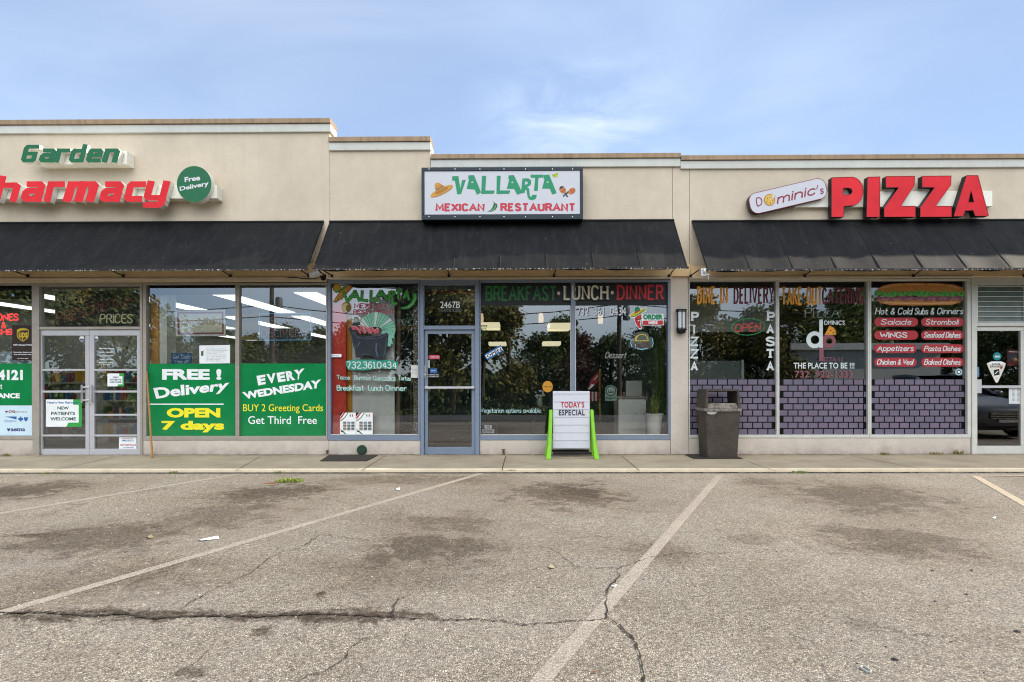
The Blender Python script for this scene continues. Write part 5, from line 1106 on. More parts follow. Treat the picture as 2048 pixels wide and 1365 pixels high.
letters(np_, 'PIZZA', ZE(980, 267, 1222, 334), mat('#C4CFCB', .3), .14, style='neon', w=.55); q = ZE((975, 252), (1226, 252), (1226, 336), (975, 336)); mb = MB(); stroke_into(mb, q + [q[0]], 1.2, .142); mb.build('frame', mat('#1F3A32', .4), np_)
dd = PW; art(wG, [(MA2, 's', [ZE(*ell(1145, 500, 51, 48, n=32)), ZE(*ell(1150, 500, 22, 20, n=24))]), (mat('#2A2A2C'), 's', ZE((1108,448),(1200,448),(1200,456),(1108,456))), (OR_, 's', ZE((1118,455),(1150,392),(1178,405),(1194,428),(1196,455))), (STRAW2, 'l', ZE((1150,392),(1178,405),(1194,428),(1196,455)), 1.6), (BRN, 's', ZE(*ell(1160,425,6,6,n=8))), (BRN, 's', ZE(*ell(1178,442,5,5,n=8))), (BRN, 's', ZE(*ell(1142,445,4,4,n=8))),
             (MA2, 's', ZE((1080,520),(1110,520),(1110,640),(1080,640))), (dd, 's', [ZE(*ell(1047, 490, 58, 59, n=36)), ZE(*ell(1050, 490, 30, 31, n=28))]), (dd, 's', ZE((1080,350),(1105,347),(1105,545),(1080,545)))], OUT, 'logo')
letters(wG, "OMINIC'S", ZE(1112, 354, 1258, 386), PW, OUT, bold=.02); letters(wG, 'IZZA-33', ZE(1114, 612, 1246, 641), MA2, OUT); letters(wG, 'THE PLACE TO BE !!!', ZE(900, 650, 1326, 692), PW, OUT-.005, bold=.02); letters(wG, '732  922-1333', ZE(908, 707, 1314, 756), MA2, OUT-.005, bold=.02)
BR = [mat('#746E80', .45, spec=.25, var=.14, scale=2), mat('#787083', .45, spec=.25, var=.14, scale=2), mat('#7C7082', .45, spec=.25, var=.14, scale=2)]
def bricks(win, fx, x0, x1, off, seed):
    rnd = random.Random(seed); mb = MB(); rect(mb, *fx(x0, 766, x1, 1156), OUT); bk = mb.build('brick_print', mat('#08080B', .4, spec=.2), win)
    mb = MB(); H = (1158-768)/9.0
    for r_ in range(9):
        y = 768 + H*r_; x = x0 + (off if r_ % 2 == 0 else off-36)
        while x < x1-4:
            a, b = max(x, x0+1), min(x+62.5, x1-(2 if r_ % 2 == 0 else 30))
            if b-a > 5: rect(mb, *fx(a, y, b, min(1154, y+H-7.5)), OUT-.001, rnd.choice((0, 0, 1, 1, 2)))
            x += 70.5
    mb.build('bricks', BR, bk)
bricks(wF, ZE, 166, 776, -6, 1); bricks(wG, ZE, 800, 1416, 30, 2); bricks(wH, ZF, 78, 738, 26, 3)
BUN = mat('#C4813C', .6, var=.2, scale=20); BUNL = mat('#E0AE72'); LET = mat('#5FAF4A', var=.3, scale=40); LETL = mat('#8CCB6A'); HAM = mat('#8E5560', var=.25, scale=30); HAML = mat('#C79A9C'); rs = random.Random(11)
def wavy(xs, y, amp): return [(x, y + rs.uniform(-amp, amp)) for x in xs]
up = list(range(105, 745, 16)); sub = [(BUN, 's', ZF((100,165),(115,140),(160,112),(220,98),(320,93),(440,92),(560,95),(650,102),(705,120),(735,150),(742,165),(700,175),(140,178))), (BUNL, 'l', ZF((150,128),(250,108),(420,103),(600,108),(690,128)), 2.2), (mat('#8E5A28'), 'l', ZF((300,95),(308,112),(322,98)), 1.2), (mat('#8E5A28'), 'l', ZF((455,93),(462,110),(476,95)), 1.2), (mat('#8E5A28'), 'l', ZF((590,97),(598,114),(612,99)), 1.2),
    (BUN, 's', ZF((110,210),(150,236),(220,248),(420,250),(640,246),(700,230),(728,200),(700,195),(140,198))), (BUNL, 'l', ZF((170,228),(300,234),(500,236),(670,230)), 3.0), (HAM, 's', ZF(*wavy(up[1:-1], 186, 4), *wavy(up[1:-1][::-1], 218, 7))), (LET, 's', ZF(*wavy(up, 152, 9), *wavy(up[::-1], 185, 7)))]
for k in range(22): sub.append((HAML if k % 3 else HAM, 'l', ZF(*[(125+k*27+dx, 206+rs.uniform(-9, 7)) for dx in (0, 12, 24)]), 1.3))
for k in range(34): sub.append((LETL if k % 2 else CHL, 'l', ZF(*[(108+k*18.5+dx, 168+rs.uniform(-13, 10)) for dx in (0, 8, 16)]), 1.0))
art(wH, sub, OUT+.002)
letters(wH, 'Hot & Cold', ZF(104, 266, 372, 314), PW, OUT-.01, style='hand', w=1.0, slant=.2); letters(wH, 'Subs &', ZF(380, 266, 520, 314), PW, OUT-.01, style='hand', w=1.0, slant=.2); letters(wH, 'Dinners', ZF(540, 266, 724, 312), PW, OUT-.01, style='hand', w=1.0, slant=.2)
PILL = mat('#B8343C', .5)
for r_, (y0, y1) in enumerate(((335, 397), (426, 489), (522, 583), (616, 678))):
    for c_, (x0, x1) in enumerate(((100, 406 if r_ < 2 else 396), (428, 725))):
        cx_, cy_ = 1720 + (x0+x1)/7, 540 + (y0+y1)/7; mb = MB(); shape_into(mb, rr_quad((cx_, cy_), (x1-x0)/7, (y1-y0)/7, (y1-y0)/7*.98, 0), OUT-.001); mb.build('painted_pill', PILL, wH)
        s_ = (('Salads', 'Stromboli'), ('WINGS', 'Seafood Dishes'), ('Appetizers', 'Pasta Dishes'), ('Chicken & Veal', 'Baked Dishes'))[r_][c_]; ins = {'Salads': 44, 'WINGS': 38, 'Stromboli': 30}.get(s_, 18); desc = 12 if s_ == 'Appetizers' else 0
        letters(wH, s_, ZF(x0+ins, y0+10, x1-ins - (38 if s_ == 'WINGS' else 0), y1-12+desc), PW, OUT-.002, style='hand', w=1.25 if s_ != 'WINGS' else 1.5, slant=.0 if s_ == 'WINGS' else .22)
mb = MB(); shape_into(mb, [ZF(*ell(691, 715, 26, 24, n=24))], OUT); sb = tag(mb.build('window_sticker', mat('#A9C7D0', .5)), 'small round pale blue badge sticker above the brick pattern', 'sticker'); art(sb, [(mat('#26404C'), 's', ZF(*ell(691, 715, 15, 14, n=20))), (WT_, 's', ZF((684,708),(700,708),(700,722),(684,722)))], OUT-.001)
sl = poster('window_sticker', 'white pizza slice shaped sticker on the glass door at the right', 'sticker', ZF((888, 656), (920, 642), (990, 642), (1021, 656)), WT_, OUT-.001, .001)
mb = MB(); shape_into(mb, ZF((888, 656), (1021, 656), (1010, 690), (966, 786), (958, 792), (948, 786), (900, 690)), OUT-.0012); mb.build('slice', mat('#EDE9DC', .5), sl); letters(sl, 'LOCAL', ZF(925, 652, 985, 667), BLK, OUT-.002, bold=.03); letters(sl, 'FAVORITE', ZF(912, 670, 1000, 685), BLK, OUT-.002, bold=.03)
art(sl, [(BLK, 's', ZF((936,702),(974,694),(978,735),(940,742))), (WT_, 'l', ZF((946,728),(968,708)), 1.2), (RDX, 's', ZF(*ell(988,686,8,9,n=10))), (mat('#9AA0A0'), 'l', ZF((955,762),(961,764)), 1.2)], OUT-.0022)
mb = MB(); shape_into(mb, ZF(*ell(960, 606, 30, 28, n=20)), OUT); tc = tag(mb.build('door_sticker', mat('#1F8A8C', .5)), 'round teal sticker above the pizza slice sticker', 'sticker'); letters(tc, 'eats', ZF(944, 598, 978, 614), WT_, OUT-.001, bold=.03)
rp = poster('door_sticker', 'reddish poster high on the right glass door', 'poster', ZF((1032, 558), (1124, 562), (1118, 668), (1030, 676)), mat('#8E2F3C', .5), IN+.004); art(rp, [(mat('#4A5568'), 's', ZF((1040,585),(1112,590),(1108,640),(1038,640))), (WT_, 'l', ZF((1042,573),(1110,576)), 1.6), (ORG, 's', ZF(*ell(1085,625,18,14,n=12))), (WT_, 's', ZF(*ell(1110,635,8,8,n=10)))], IN+.003)
cp = poster('notice_paper', 'white printed sheet on the right glass door above the push bar end', 'notice', ZF(1042, 812, 1130, 938), mat('#E4E8E8'), OUT-.001, .001)
mb = MB()
for k in range(10):
    for x in (1066, 1100): shape_into(mb, ZF((x, 838+k*8.5), (x+16, 838+k*8.5), (x+16, 841+k*8.5), (x, 841+k*8.5)), OUT-.002)
mb.build('print', GY_, cp)
pl_ = poster('door_sticker', 'small blue and white label beside the lock of the right door', 'sticker', ZF(816, 682, 834, 750), mat('#6C93B8'), OUT-.001, .001)

# ================================================================ THINGS ON THE PAVEMENT AND THE FRONT
def zbox(mb, px0, px1, z0, z1, y0, y1, ym, mi=0):
    a = P(px0, 850, ym).x; b = P(px1, 850, ym).x; mb.box((a, y0, z0), (b, y1, z1), mi)
# rubbish bin
n = NT('brown_bin_plastic'); p = n.pos()
col = n.mix(n.rng(n.noise(p, 3.2, 6, 0.65), .35, .7, 0, 1), lin('#3D3630'), lin('#51483F')); col = n.mix(n.rng(n.noise(p, 60, 4, .6), .5, .75, 0, .5), col, lin('#70685F'))
n.col(col); n.set(.7, 0, .3); n.bump(n.noise(p, 140, 3), .3, .003); BIN = n.m
n = NT('worn_bin_rim'); p = n.pos(); n.col(n.mix(n.rng(n.noise(p, 18, 6, .75), .4, .62, 0, 1), lin('#5C544C'), lin('#928A80'))); n.set(.75, 0, .3); BINR = n.m
yf = -0.64; x0 = P(1410.5, 820, yf).x; x1 = P(1482, 820, yf).x; xm = (x0+x1)/2; hw = (x1-x0)/2; hd = .27; ym_ = yf + hd
tcan = thing('trash_can', 'brown plastic litter bin with an open hood in front of the brick pattern', 'trash can', (xm, ym_, 0))
def ring(z, w, d, r=.03):
    out = []
    for (sx, sy, a0) in ((1, 1, 0), (-1, 1, 90), (-1, -1, 180), (1, -1, 270)):
        for i in range(5): a = math.radians(a0+90*i/4); out.append((xm+sx*(w-r)+r*math.cos(a), ym_+sy*(d-r)+r*math.sin(a), z))
    return out
mb = MB(); mb.loft([ring(.012, hw-.045, hd-.04), ring(.05, hw-.04, hd-.035), ring(.77, hw-.006, hd-.006), ring(.80, hw-.004, hd-.004)]); mb.build('body', BIN, tcan, smooth=True)
mb = MB()
for s in (-1, 1): mb.box((xm+s*(hw-.075)-.006, ym_-hd-.001+.03, .03), (xm+s*(hw-.075)+.006, ym_-hd+.05, .72))
mb.build('corner_rib', BIN, tcan)
mb = MB(); mb.loft([ring(.790, hw+.016, hd+.016), ring(.815, hw+.022, hd+.022), ring(.838, hw+.016, hd+.016), ring(.842, hw-.02, hd-.02)]); mb.build('rim', BINR, tcan, smooth=True)
mb = MB()
for s in (-1, 1):
    xa, xb = xm+s*(hw-.002), xm+s*(hw-.045); xc, xd = xm+s*(hw-.022), xm+s*(hw-.058)
    v = [(xa, ym_-hd+.006, .842), (xb, ym_-hd+.006, .842), (xb, ym_+hd-.006, .842), (xa, ym_+hd-.006, .842), (xc, ym_-hd+.02, 1.135), (xd, ym_-hd+.02, 1.135), (xd, ym_+hd-.02, 1.135), (xc, ym_+hd-.02, 1.135)]
    mb.add(v, [(0,3,2,1),(4,5,6,7),(0,1,5,4),(1,2,6,5),(2,3,7,6),(3,0,4,7)] if s < 0 else [(0,1,2,3),(4,7,6,5),(0,4,5,1),(1,5,6,2),(2,6,7,3),(3,7,4,0)])
mb.loft([ring(1.128, hw-.018, hd-.016, .02), ring(1.150, hw-.02, hd-.018, .02), ring(1.158, hw-.03, hd-.03, .02)])
mb.build('hood', BIN, tcan, bevel=.004)
for s in (-1, 1):
    mb = MB(); mb.add([(xm-hw+.047, ym_+s*(hd-.004), .843), (xm+hw-.047, ym_+s*(hd-.004), .843), (xm+hw-.055, ym_+s*(hd-.075), .925), (xm-hw+.055, ym_+s*(hd-.075), .925), (xm-hw+.047, ym_+s*(hd-.03), .843), (xm+hw-.047, ym_+s*(hd-.03), .843), (xm+hw-.055, ym_+s*(hd-.095), .918), (xm-hw+.055, ym_+s*(hd-.095), .918)], [(0,1,2,3),(7,6,5,4),(3,2,6,7),(0,4,5,1)])
    mb.build('chute_lip', BINR, tcan)
mb = MB(); mb.add([(x_, ym_-hd-.004-k*.0, z_) for x_, z_, k in ((x0+.02, .79, 0), (x0+.20, .79, 0), (x0+.185, .765, 0), (x0+.15, .742, 0), (x0+.09, .738, 0), (x0+.04, .752, 0))], [(0,5,4,3,2,1)]); mb.build('bag_edge', mat('#B9B8B6', .35), tcan)
mb = MB(); a = G(1366, 911.5, 0); b = G(1485, 920, 0); mb.box((a.x+.05, ym_-hd-.03, .0015), (x1+.02, ym_+hd+.02, .011)); mb.build('dark_slab', mat('#3A352F', .8), tcan)  # thin dark slab under the bin, reaching out to its left
# letter board on green legs
LG_ = mat('#86D21C', .42, var=.05); yb = -.46
x0, x1 = P(1105.7, 840, yb).x, P(1179.4, 840, yb).x; zt, zb = P(1142, 783, yb).z, P(1142, 897, yb).z; xm = (x0+x1)/2
ab = thing('sidewalk_sign', 'white letter board between bright green legs, reading TODAYS ESPECIAL', 'sidewalk sign', (xm, yb, 0))
mb = MB(); mb.box((x0, yb-.018, zb), (x1, yb+.018, zt)); bd = mb.build('board', mat('#E3E6EE', .35, var=.03), ab, bevel=.008)
mb = MB()
for k in range(8):
    z = P(1142, 788.3 + k*15.5 if k else 788.3, yb-.018).z; mb.box((x0+.012, yb-.0235, z-.0035), (x1-.012, yb-.0185, z+.0035))
mb.build('letter_track', mat('#BFC4CE', .35), bd)
letters(bd, "TODAY'S", (1121.5, 803.3, 1168.5, 815.8), mat('#C62A44'), yb-.025, bold=.02, spacing=1.12); letters(bd, 'ESPECIAL', (1117.8, 819.8, 1169.8, 831.3), mat('#23283A'), yb-.025, bold=.02, spacing=1.12)
for s in (-1, 1):
    xc = (x0 if s < 0 else x1) + s*.036
    for t_ in (-1, 1):
        path = [(xc+s*.055, yb+t_*.225, .0), (xc+s*.050, yb+t_*.215, .03), (xc+s*.030, yb+t_*.165, .22), (xc+s*.012, yb+t_*.10, .48), (xc, yb+t_*.035, .74), (xc, yb+t_*.012, .815)]
        ws = [.042, .042, .034, .030, .029, .028]; ds = [.05, .05, .032, .027, .025, .022]; rings = []
        for (x, y, z), w, d in zip(path, ws, ds): rings.append([(x-w, y-d, z), (x+w, y-d, z), (x+w, y+d, z), (x-w, y+d, z)])
        mb = MB(); mb.loft(rings); mb.build('leg', LG_, ab, bevel=.012)
    mb = MB(); mb.lathe((xc-s*.03, yb, .775), [(.018, -.02), (.018, .02)], 12, axis='x'); mb.build('pivot', M['black'], ab)
for t_ in (-1, 1):
    mb = MB(); mb.box((x0-.01, yb+t_*.19-.012, .075), (x1+.01, yb+t_*.19+.012, .115)); mb.build('crossbar', M['black'], ab, bevel=.004)
# wall lamp on the pier
c = P(1362.5, 642, -.1); wl = thing('wall_lamp', 'black caged wall lamp with a frosted tube on the stucco pier', 'wall lamp', (c.x, -.004, c.z-.23))
hh = .215; mb = MB(); mb.box((c.x-.05, -.02, c.z-hh), (c.x+.05, -.0045, c.z+hh)); mb.build('back_plate', M['black'], wl, bevel=.004)
mb = MB(); mb.lathe((c.x, -.1, c.z), [(.072, -hh+.045), (.072, hh-.035)], 24); mb.build('diffuser', mat('#E6EAF0', .4), wl, smooth=True)
mb = MB()
for z0_, r_, h_ in ((hh-.035, .098, .016), (hh-.06, .084, .012), (-hh+.075, .084, .012), (-hh+.05, .096, .012)): mb.lathe((c.x, -.1, c.z+z0_), [(r_, 0), (r_, h_)], 24)
mb.lathe((c.x, -.1, c.z-hh-.01), [(.05, 0), (.076, .02), (.076, .06)], 20)
for a in (-95, -35, 25, -155):
    q = math.radians(a); mb.tube([(c.x+.083*math.cos(q), -.1+.083*math.sin(q), c.z-hh+.05), (c.x+.083*math.cos(q), -.1+.083*math.sin(q), c.z+hh-.03)], .008, 6)
mb.box((c.x-.02, -.03, c.z+hh-.04), (c.x+.02, -.019, c.z+hh-.01)); mb.build('cage', M['black'], wl)
# cctv camera
c = P(628, 549, -.28); cc = thing('security_camera', 'white bullet camera under the gap between two awnings', 'security camera', (c.x, -.07, c.z))
d = Vector((-.75, -.55, -.28)).normalized(); mb = MB(); mb.tube([c + d*.10, c + d*.085, c - d*.09, c - d*.11], [.045, .052, .052, .035], 14); mb.build('body', mat('#D9D9D6', .4), cc, smooth=True)
mb = MB(); mb.tube([c + d*.104, c + d*.112], [.037, .036], 14); mb.build('lens', M['black'], cc, smooth=True)
mb = MB(); mb.tube([c - d*.06, c + Vector((.10, .05, -.03)), c + Vector((.10, .20, -.03))], .014, 8); mb.lathe((c.x+.10, -.09, c.z-.03), [(.05, 0), (.05, .018)], 14, axis='y'); mb.build('bracket', M['black'], cc, smooth=True)
mb = MB(); mb.tube([P(x, y, -.09) for x, y in ((640, 556), (625, 558.5), (605, 558), (592, 556), (575, 556.5))], .008, 6); tag(mb.build('camera_cable', M['black'], smooth=True), 'black cable running along the ledge from the white camera', 'cable')
# small things on the low wall
c = P(723.5, 900.5, -.02); mb = MB(); mb.lathe((c.x, -.001, c.z), [(.088, 0), (.088, -.03), (.078, -.042), (.03, -.047)], 28, axis='y')
DGN = mat('#274436', .6, var=.3, scale=60); vt = tag(mb.build('wall_vent', DGN, smooth=True), 'round dark green vent cap on the low wall', 'vent'); mb = MB()
for k in range(-5, 6):
    w = math.sqrt(max(0, .075**2-(k*.013)**2)); mb.box((c.x-w, -.052, c.z+k*.013-.003), (c.x+w, -.0435, c.z+k*.013+.003))
mb.build('grille', mat('#3E5A4A', .6), vt)
for (px, py, lb) in ((655, 905, 'rusty pipe stub in the low wall left of the green vent'), (1007, 906, 'rusty hose tap on the low wall right of the blue grey door')):
    c = P(px, py, -.01); mb = MB(); mb.tube([(c.x, .0, c.z+.02), (c.x, -.05, c.z+.025), (c.x+.01, -.06, c.z-.02)], [.02, .02, .016], 8)
    if px > 1000: mb.lathe((c.x, -.055, c.z+.055), [(.03, 0), (.03, .012)], 12); mb.tube([(c.x, -.05, c.z+.025), (c.x, -.055, c.z+.06)], .008, 6)
    tag(mb.build('pipe_stub', mat('#6E5038', .8, var=.3, scale=40), smooth=True), lb, 'pipe')
a = G(304.5, 917, 0); b = P(293.5, 744, -.02); mb = MB(); mb.tube([a + Vector((0, 0, .008)), a*.5 + b*.5 + Vector((0, .004, 0)), b], [.018, .016, .015], 8)
tag(mb.build('wooden_pole', mat('#B9854F', .7, var=.15, scale=12), smooth=True), 'orange wooden pole leaning against the window frame', 'pole')
pts = [G(*q, 0) for q in ((640, 923.5), (733, 923.5), (756, 911.8), (658, 911.8))]; mb = MB(); mb.add([(q.x, q.y, .003) for q in pts] + [(q.x, q.y, .014) for q in pts], [(4,5,6,7),(0,1,5,4),(1,2,6,5),(2,3,7,6),(3,0,4,7)])
tag(mb.build('floor_mat', mat('#453F38', .95, var=.25, scale=50)), 'dark worn mat on the pavement under the green vent', 'mat')
# weeds and litter
def weed(px, py, z, r, h, nb, label, m='weed', flat=.5):
    c = G(px, py, z); rnd = random.Random(int(px)); mb = MB()
    for k in range(nb):
        a = rnd.uniform(0, 2*PI); d = r*math.sqrt(rnd.random()); b = c + Vector((d*math.cos(a)*1.5, d*math.sin(a)*.8, 0)); L = h*rnd.uniform(.5, 1.2); t = rnd.uniform(0, 2*PI); w = rnd.uniform(.0025, .006)
        e = b + Vector((math.cos(t)*L*flat, math.sin(t)*L*flat, L)); mid = b*.5 + e*.5 + Vector((0, 0, L*.15)); s = Vector((-math.sin(t)*w, math.cos(t)*w, 0))
        mb.add([b-s*.6, b+s*.6, mid+s, mid-s, e], [(0,1,2,3), (3,2,4)])
    return tag(mb.build('weed_clump', M[m]), label, 'weed', 'weeds in the joints of the ground')
for px, py, z, r, h, nb, lb in ((580, 964, GZ, .13, .045, 420, 'bright green weed tuft growing through the asphalt beside a brown stain'), (1600, 946.5, GZ, .08, .03, 110, 'yellow green weed at the kerb to the right of the litter bin'), (98, 947.5, GZ, .09, .02, 60, 'low green weed at the kerb in front of the double doors'), (345, 947, GZ, .05, .03, 40, 'tiny green weed at the kerb near the leaning pole'), (1022, 942.5, 0.0, .05, .02, 40, 'small yellowish weed on the kerb where a paving joint meets it'), (558, 946.5, GZ, .06, .03, 40, 'small weed at the kerb in front of the card poster'),
                             (1770, 910.6, 0, .05, .05, 50, 'dark weed at the foot of the low wall under the sandwich window'), (1917, 909.3, 0, .06, .08, 60, 'weed at the wall foot beside the right glass door'), (1872, 910, 0, .08, .05, 60, 'weed strip at the wall foot left of the right glass door'), (12, 913, 0, .06, .05, 50, 'dark weed at the wall foot left of the double doors')): weed(px, py, z, r, h, nb, lb, 'weed' if py > 930 else 'leaf2')
c = G(543, 967, GZ); mb = MB(); mb.add([(c.x + r*math.cos(a), c.y + .6*r*math.sin(a), GZ+.0032+.001*math.sin(a)) for a, r in ((k*.52, .09+.02*math.sin(k*2.1)) for k in range(12))], [tuple(range(12))]); struct(mb.build('dirt_patch', mat('#7A4A30', .95, var=.4, scale=40)))
def litter(name, pts, m, label, cat='litter'):
    mb = MB(); q = [G(a, b, GZ) for a, b in pts]; n_ = len(q); mb.add([(v.x, v.y, GZ+.008+.006*((i % 2))) for i, v in enumerate(q)] + [(v.x, v.y, GZ+.0045+.006*((i % 2))) for i, v in enumerate(q)], [tuple(range(n_))] + [(i, i+n_, (i+1) % n_+n_, (i+1) % n_) for i in range(n_)])
    return tag(mb.build(name, m), label, cat)
PAP = mat('#F0F2F4', .6)
litter('paper_scrap', [(399, 1081), (437, 1075), (438, 1079), (402, 1084)], PAP, 'white strip of paper lying on the asphalt between two parking lines')
litter('paper_scrap', [(792, 978), (800, 977.5), (800, 981), (793, 981.5)], PAP, 'small white scrap on the asphalt left of the middle parking line')
litter('paper_scrap', [(1222, 1174), (1234, 1173), (1230, 1175.5)], PAP, 'tiny white scrap on the worn parking line by the crack')
litter('paper_scrap', [(1984, 1037), (1992, 1036), (1990, 1039.5)], PAP, 'tiny pale scrap on the asphalt near the yellow line')
litter('fallen_leaf', [(1096, 1136), (1104, 1133), (1110, 1137), (1103, 1140)], mat('#A39A7E'), 'pale yellow leaf on the asphalt in the middle bay', 'leaf')
litter('fallen_leaf', [(294, 1075), (303, 1072), (307, 1076), (298, 1079)], mat('#9A8A68'), 'pale brown leaf on the asphalt in the left bay', 'leaf')
litter('fallen_leaf', [(1184, 1347), (1191, 1345), (1196, 1347), (1190, 1349)], mat('#8E6A58'), 'reddish leaf near the front end of the middle line', 'leaf')
q = [G(a, b, GZ) + Vector((0, 0, .006)) for a, b in ((1722, 1338), (1724, 1334), (1730, 1335), (1742, 1344), (1741, 1348), (1734, 1346), (1722, 1338))]; mb = MB(); mb.tube(q, .0035, 6); tag(mb.build('plastic_clip', mat('#B5BDB8'), smooth=True), 'pale looped plastic clip lying on the asphalt at the right', 'litter')
for a, b, r in ((1790, 1320, .018), (1865, 1142, .012), (1943, 1142, .012), (1933, 1190, .012), (1870, 1204, .01), (2035, 1264, .018)):
    c = G(a, b, GZ); mb = MB(); mb.add([(c.x+r*math.cos(k*1.05)*(1+.3*math.sin(k*3)), c.y+r*math.sin(k*1.05), GZ+.0035) for k in range(6)] + [(c.x, c.y, GZ+.009)], [(k, (k+1) % 6, 6) for k in range(6)]); tag(mb.build('gum_spot', M['black']), 'black gum spot on the asphalt at the right', 'gum spot', 'gum spots on the asphalt')
rnd = random.Random(5); mb = MB()
for k in range(1500):
    d = 2.2 + 7.0*rnd.random()**1.3; x = rnd.uniform(-1, 1)*(d*.9+.5); y = -CAM_D + d
    if y > -1.8: continue
    r = rnd.uniform(.003, .008); b = [(x+r*rnd.uniform(.5, 1.3)*math.cos(a), y+r*rnd.uniform(.5, 1.3)*math.sin(a), GZ+.001) for a in (0, 2.1, 4.2)] + [(x, y, GZ+r)]
    mb.add(b, [(0,1,3), (1,2,3), (2,0,3)], 0 if rnd.random() < .65 else 1)
tag(mb.build('grit', [mat('#CFC6B8', .8), mat('#4A443C', .9)]), kind='stuff')

# ================================================================ INSIDE THE SHOPS
LAMP = emis('#EEF4F4', 1.2); g_ = 'ceiling strip lights of the pharmacy'
first = None
for xi in (-11.4, -9.5, -7.7, -5.8, -4.1):
    for (ya, yb2) in ((.9, 4.6), (5.4, 9.6), (10.4, 15.6)):
        o = thing('ceiling_light', 'long white fluorescent ceiling light inside the pharmacy', 'ceiling light', (xi, ya, 3.06), g_)
        mb = MB(); mb.box((xi-.24, ya, 3.02), (xi+.24, yb2, 3.058)); mb.build('housing', whitebox, o)
        mb = MB(); mb.box((xi-.21, ya+.04, 3.004), (xi+.21, yb2-.04, 3.018)); mb.build('diffuser', LAMP, o)
def slab(name, label, cat, px0, py0, px1, py1, Y, depth, m, bevel=.004, parent=None):
    a = P(px0, (py0+py1)/2, Y); b = P(px1, (py0+py1)/2, Y); t = P((px0+px1)/2, py0, Y); u = P((px0+px1)/2, py1, Y); mb = MB(); mb.box((a.x, Y, u.z), (b.x, Y+depth, t.z))
    return tag(mb.build(name, m, parent, bevel=bevel), label, cat)
WOOD = mat('#E0A055', .6, var=.2, scale=6, k=1)
slab('wooden_post', 'orange wooden post inside the window behind the leaning pole', 'post', 300, 572, 317, 862, .17, .12, WOOD)
slab('white_column', 'white square column beside the wooden post inside the window', 'column', 318, 572, 334, 862, .2, .3, mat('#F0F0EA', .7, k=1))
slab('roller_blind', 'black roller blind at the top of the window over the leaning pole', 'blind', 293.5, 566, 470.5, 590, .14, .02, M['black'])
slab('roller_blind', 'black roller blind at the top of the window at the far left', 'blind', -243, 567, 64, 599, .14, .02, M['black'])
slab('interior_board', 'pale blue board inside the far left window behind the red neon letters', 'board', -243, 704, 64, 728, .3, .03, mat('#B9CBD2', .7))
def shelf(x, y, w, d, h, label, seed):
    r = thing('store_shelf', label, 'store shelf', (x, y, 0), 'store shelves in the pharmacy'); mb = MB()
    mb.box((x-w/2, y-.02, 0.012), (x+w/2, y+.02, h)); ys = [.12, .5, .88, 1.26]
    for z in ys: mb.box((x-w/2, y-d/2, z), (x+w/2, y+d/2, z+.03))
    mb.build('rack', mat('#B9B9B2', .6), r); rr = random.Random(seed); mb = MB(); ms = [mat(c_, .5) for c_ in ('#A83A3A', '#3F6FA0', '#D9D4C4', '#D6A53A', '#5C8A56', '#7A4A6E')]
    for z in ys:
        xx = x-w/2+.03
        while xx < x+w/2-.15:
            bw = rr.uniform(.06, .14); hh_ = rr.uniform(.12, .28); mb.box((xx, y-d/2+.03, z+.031), (xx+bw-.01, y-.04, z+.031+hh_), rr.randrange(6)); xx += bw
    mb.build('goods', ms, r)
for i, (x, y, lb) in enumerate(((-8.1, 2.2, 'store shelf full of boxes just inside the double doors'), (-6.6, 3.6, 'store shelf behind the FREE Delivery poster'), (-4.6, 3.0, 'store shelf behind the greeting card poster'), (-9.2, 5.5, 'store shelf deeper inside past the double doors'), (-9.35, 1.7, 'store shelf behind the left leaf of the double doors'), (-10.9, 2.4, 'store shelf behind the far left posters'))): shelf(x, y, 1.3, .5, 1.55, lb, i)
cn = thing('sales_counter', 'long white sales counter deep inside the pharmacy', 'counter', (-8.3, 8, 0)); mb = MB(); mb.box((-10, 7.7, .012), (-6.4, 8.3, 1.0)); mb.build('front', mat('#C9C9C4', .6), cn); mb = MB(); mb.box((-10.05, 7.65, 1.0), (-6.35, 8.35, 1.05)); mb.build('top', mat('#6A6660', .5), cn)
# restaurant
slab('red_partition', 'bright red panel standing inside the window with the stone bowl painting', 'partition', 661.8, 588, 692, 869.5, .10, .05, mat('#FF4A3E', .6, k=1))
slab('orange_post', 'ochre post between the red panel and the white panel', 'post', 693.5, 588, 703.5, 869, .20, .08, mat('#E09A34', .6, k=1))
slab('white_partition', 'tall white panel behind the stone bowl painting', 'partition', 704.5, 588, 789, 869.5, .22, .06, mat('#F4F5F0', .6, k=1))
slab('red_beam', 'dark red beam inside along the top of the window and door', 'beam', 663, 583, 949, 588, .28, .05, mat('#8E1F24', .6))
c0, c1 = P(796, 868, .45), P(798, 600, .45); mb = MB(); mb.tube([(c0.x, .45, .012), (c1.x, .45, 3.05)], .04, 10); tag(mb.build('brown_pole', mat('#9A8474', .5), smooth=True), 'brown pole inside the window beside the white panel', 'pole')
n = NT('speckled_stone'); p = n.pos(); vo = n.n('ShaderNodeTexVoronoi'); vo.inputs['Scale'].default_value = 55; n.l(p, vo.inputs['Vector']); n.col(n.mix(n.rng(vo.outputs['Distance'], .3, .5, 0, 1), lin('#D2C6AE'), lin('#5A5044'))); n.set(.8); SPK = n.m
slab('stone_pilaster', 'speckled stone pilaster inside the window beside the blue grey door', 'pilaster', 826.5, 567, 836.5, 870, .16, .12, SPK)
sh = thing('wire_rack', 'dark rack hung with pale beads behind the stone bowl window', 'rack', P(812, 868, .9)); mb = MB(); bx(mb, 801, 690, 822, 868, .9, 1.2, 0, .9); mb.build('rack', mat('#262A28', .7), sh); mb = MB()
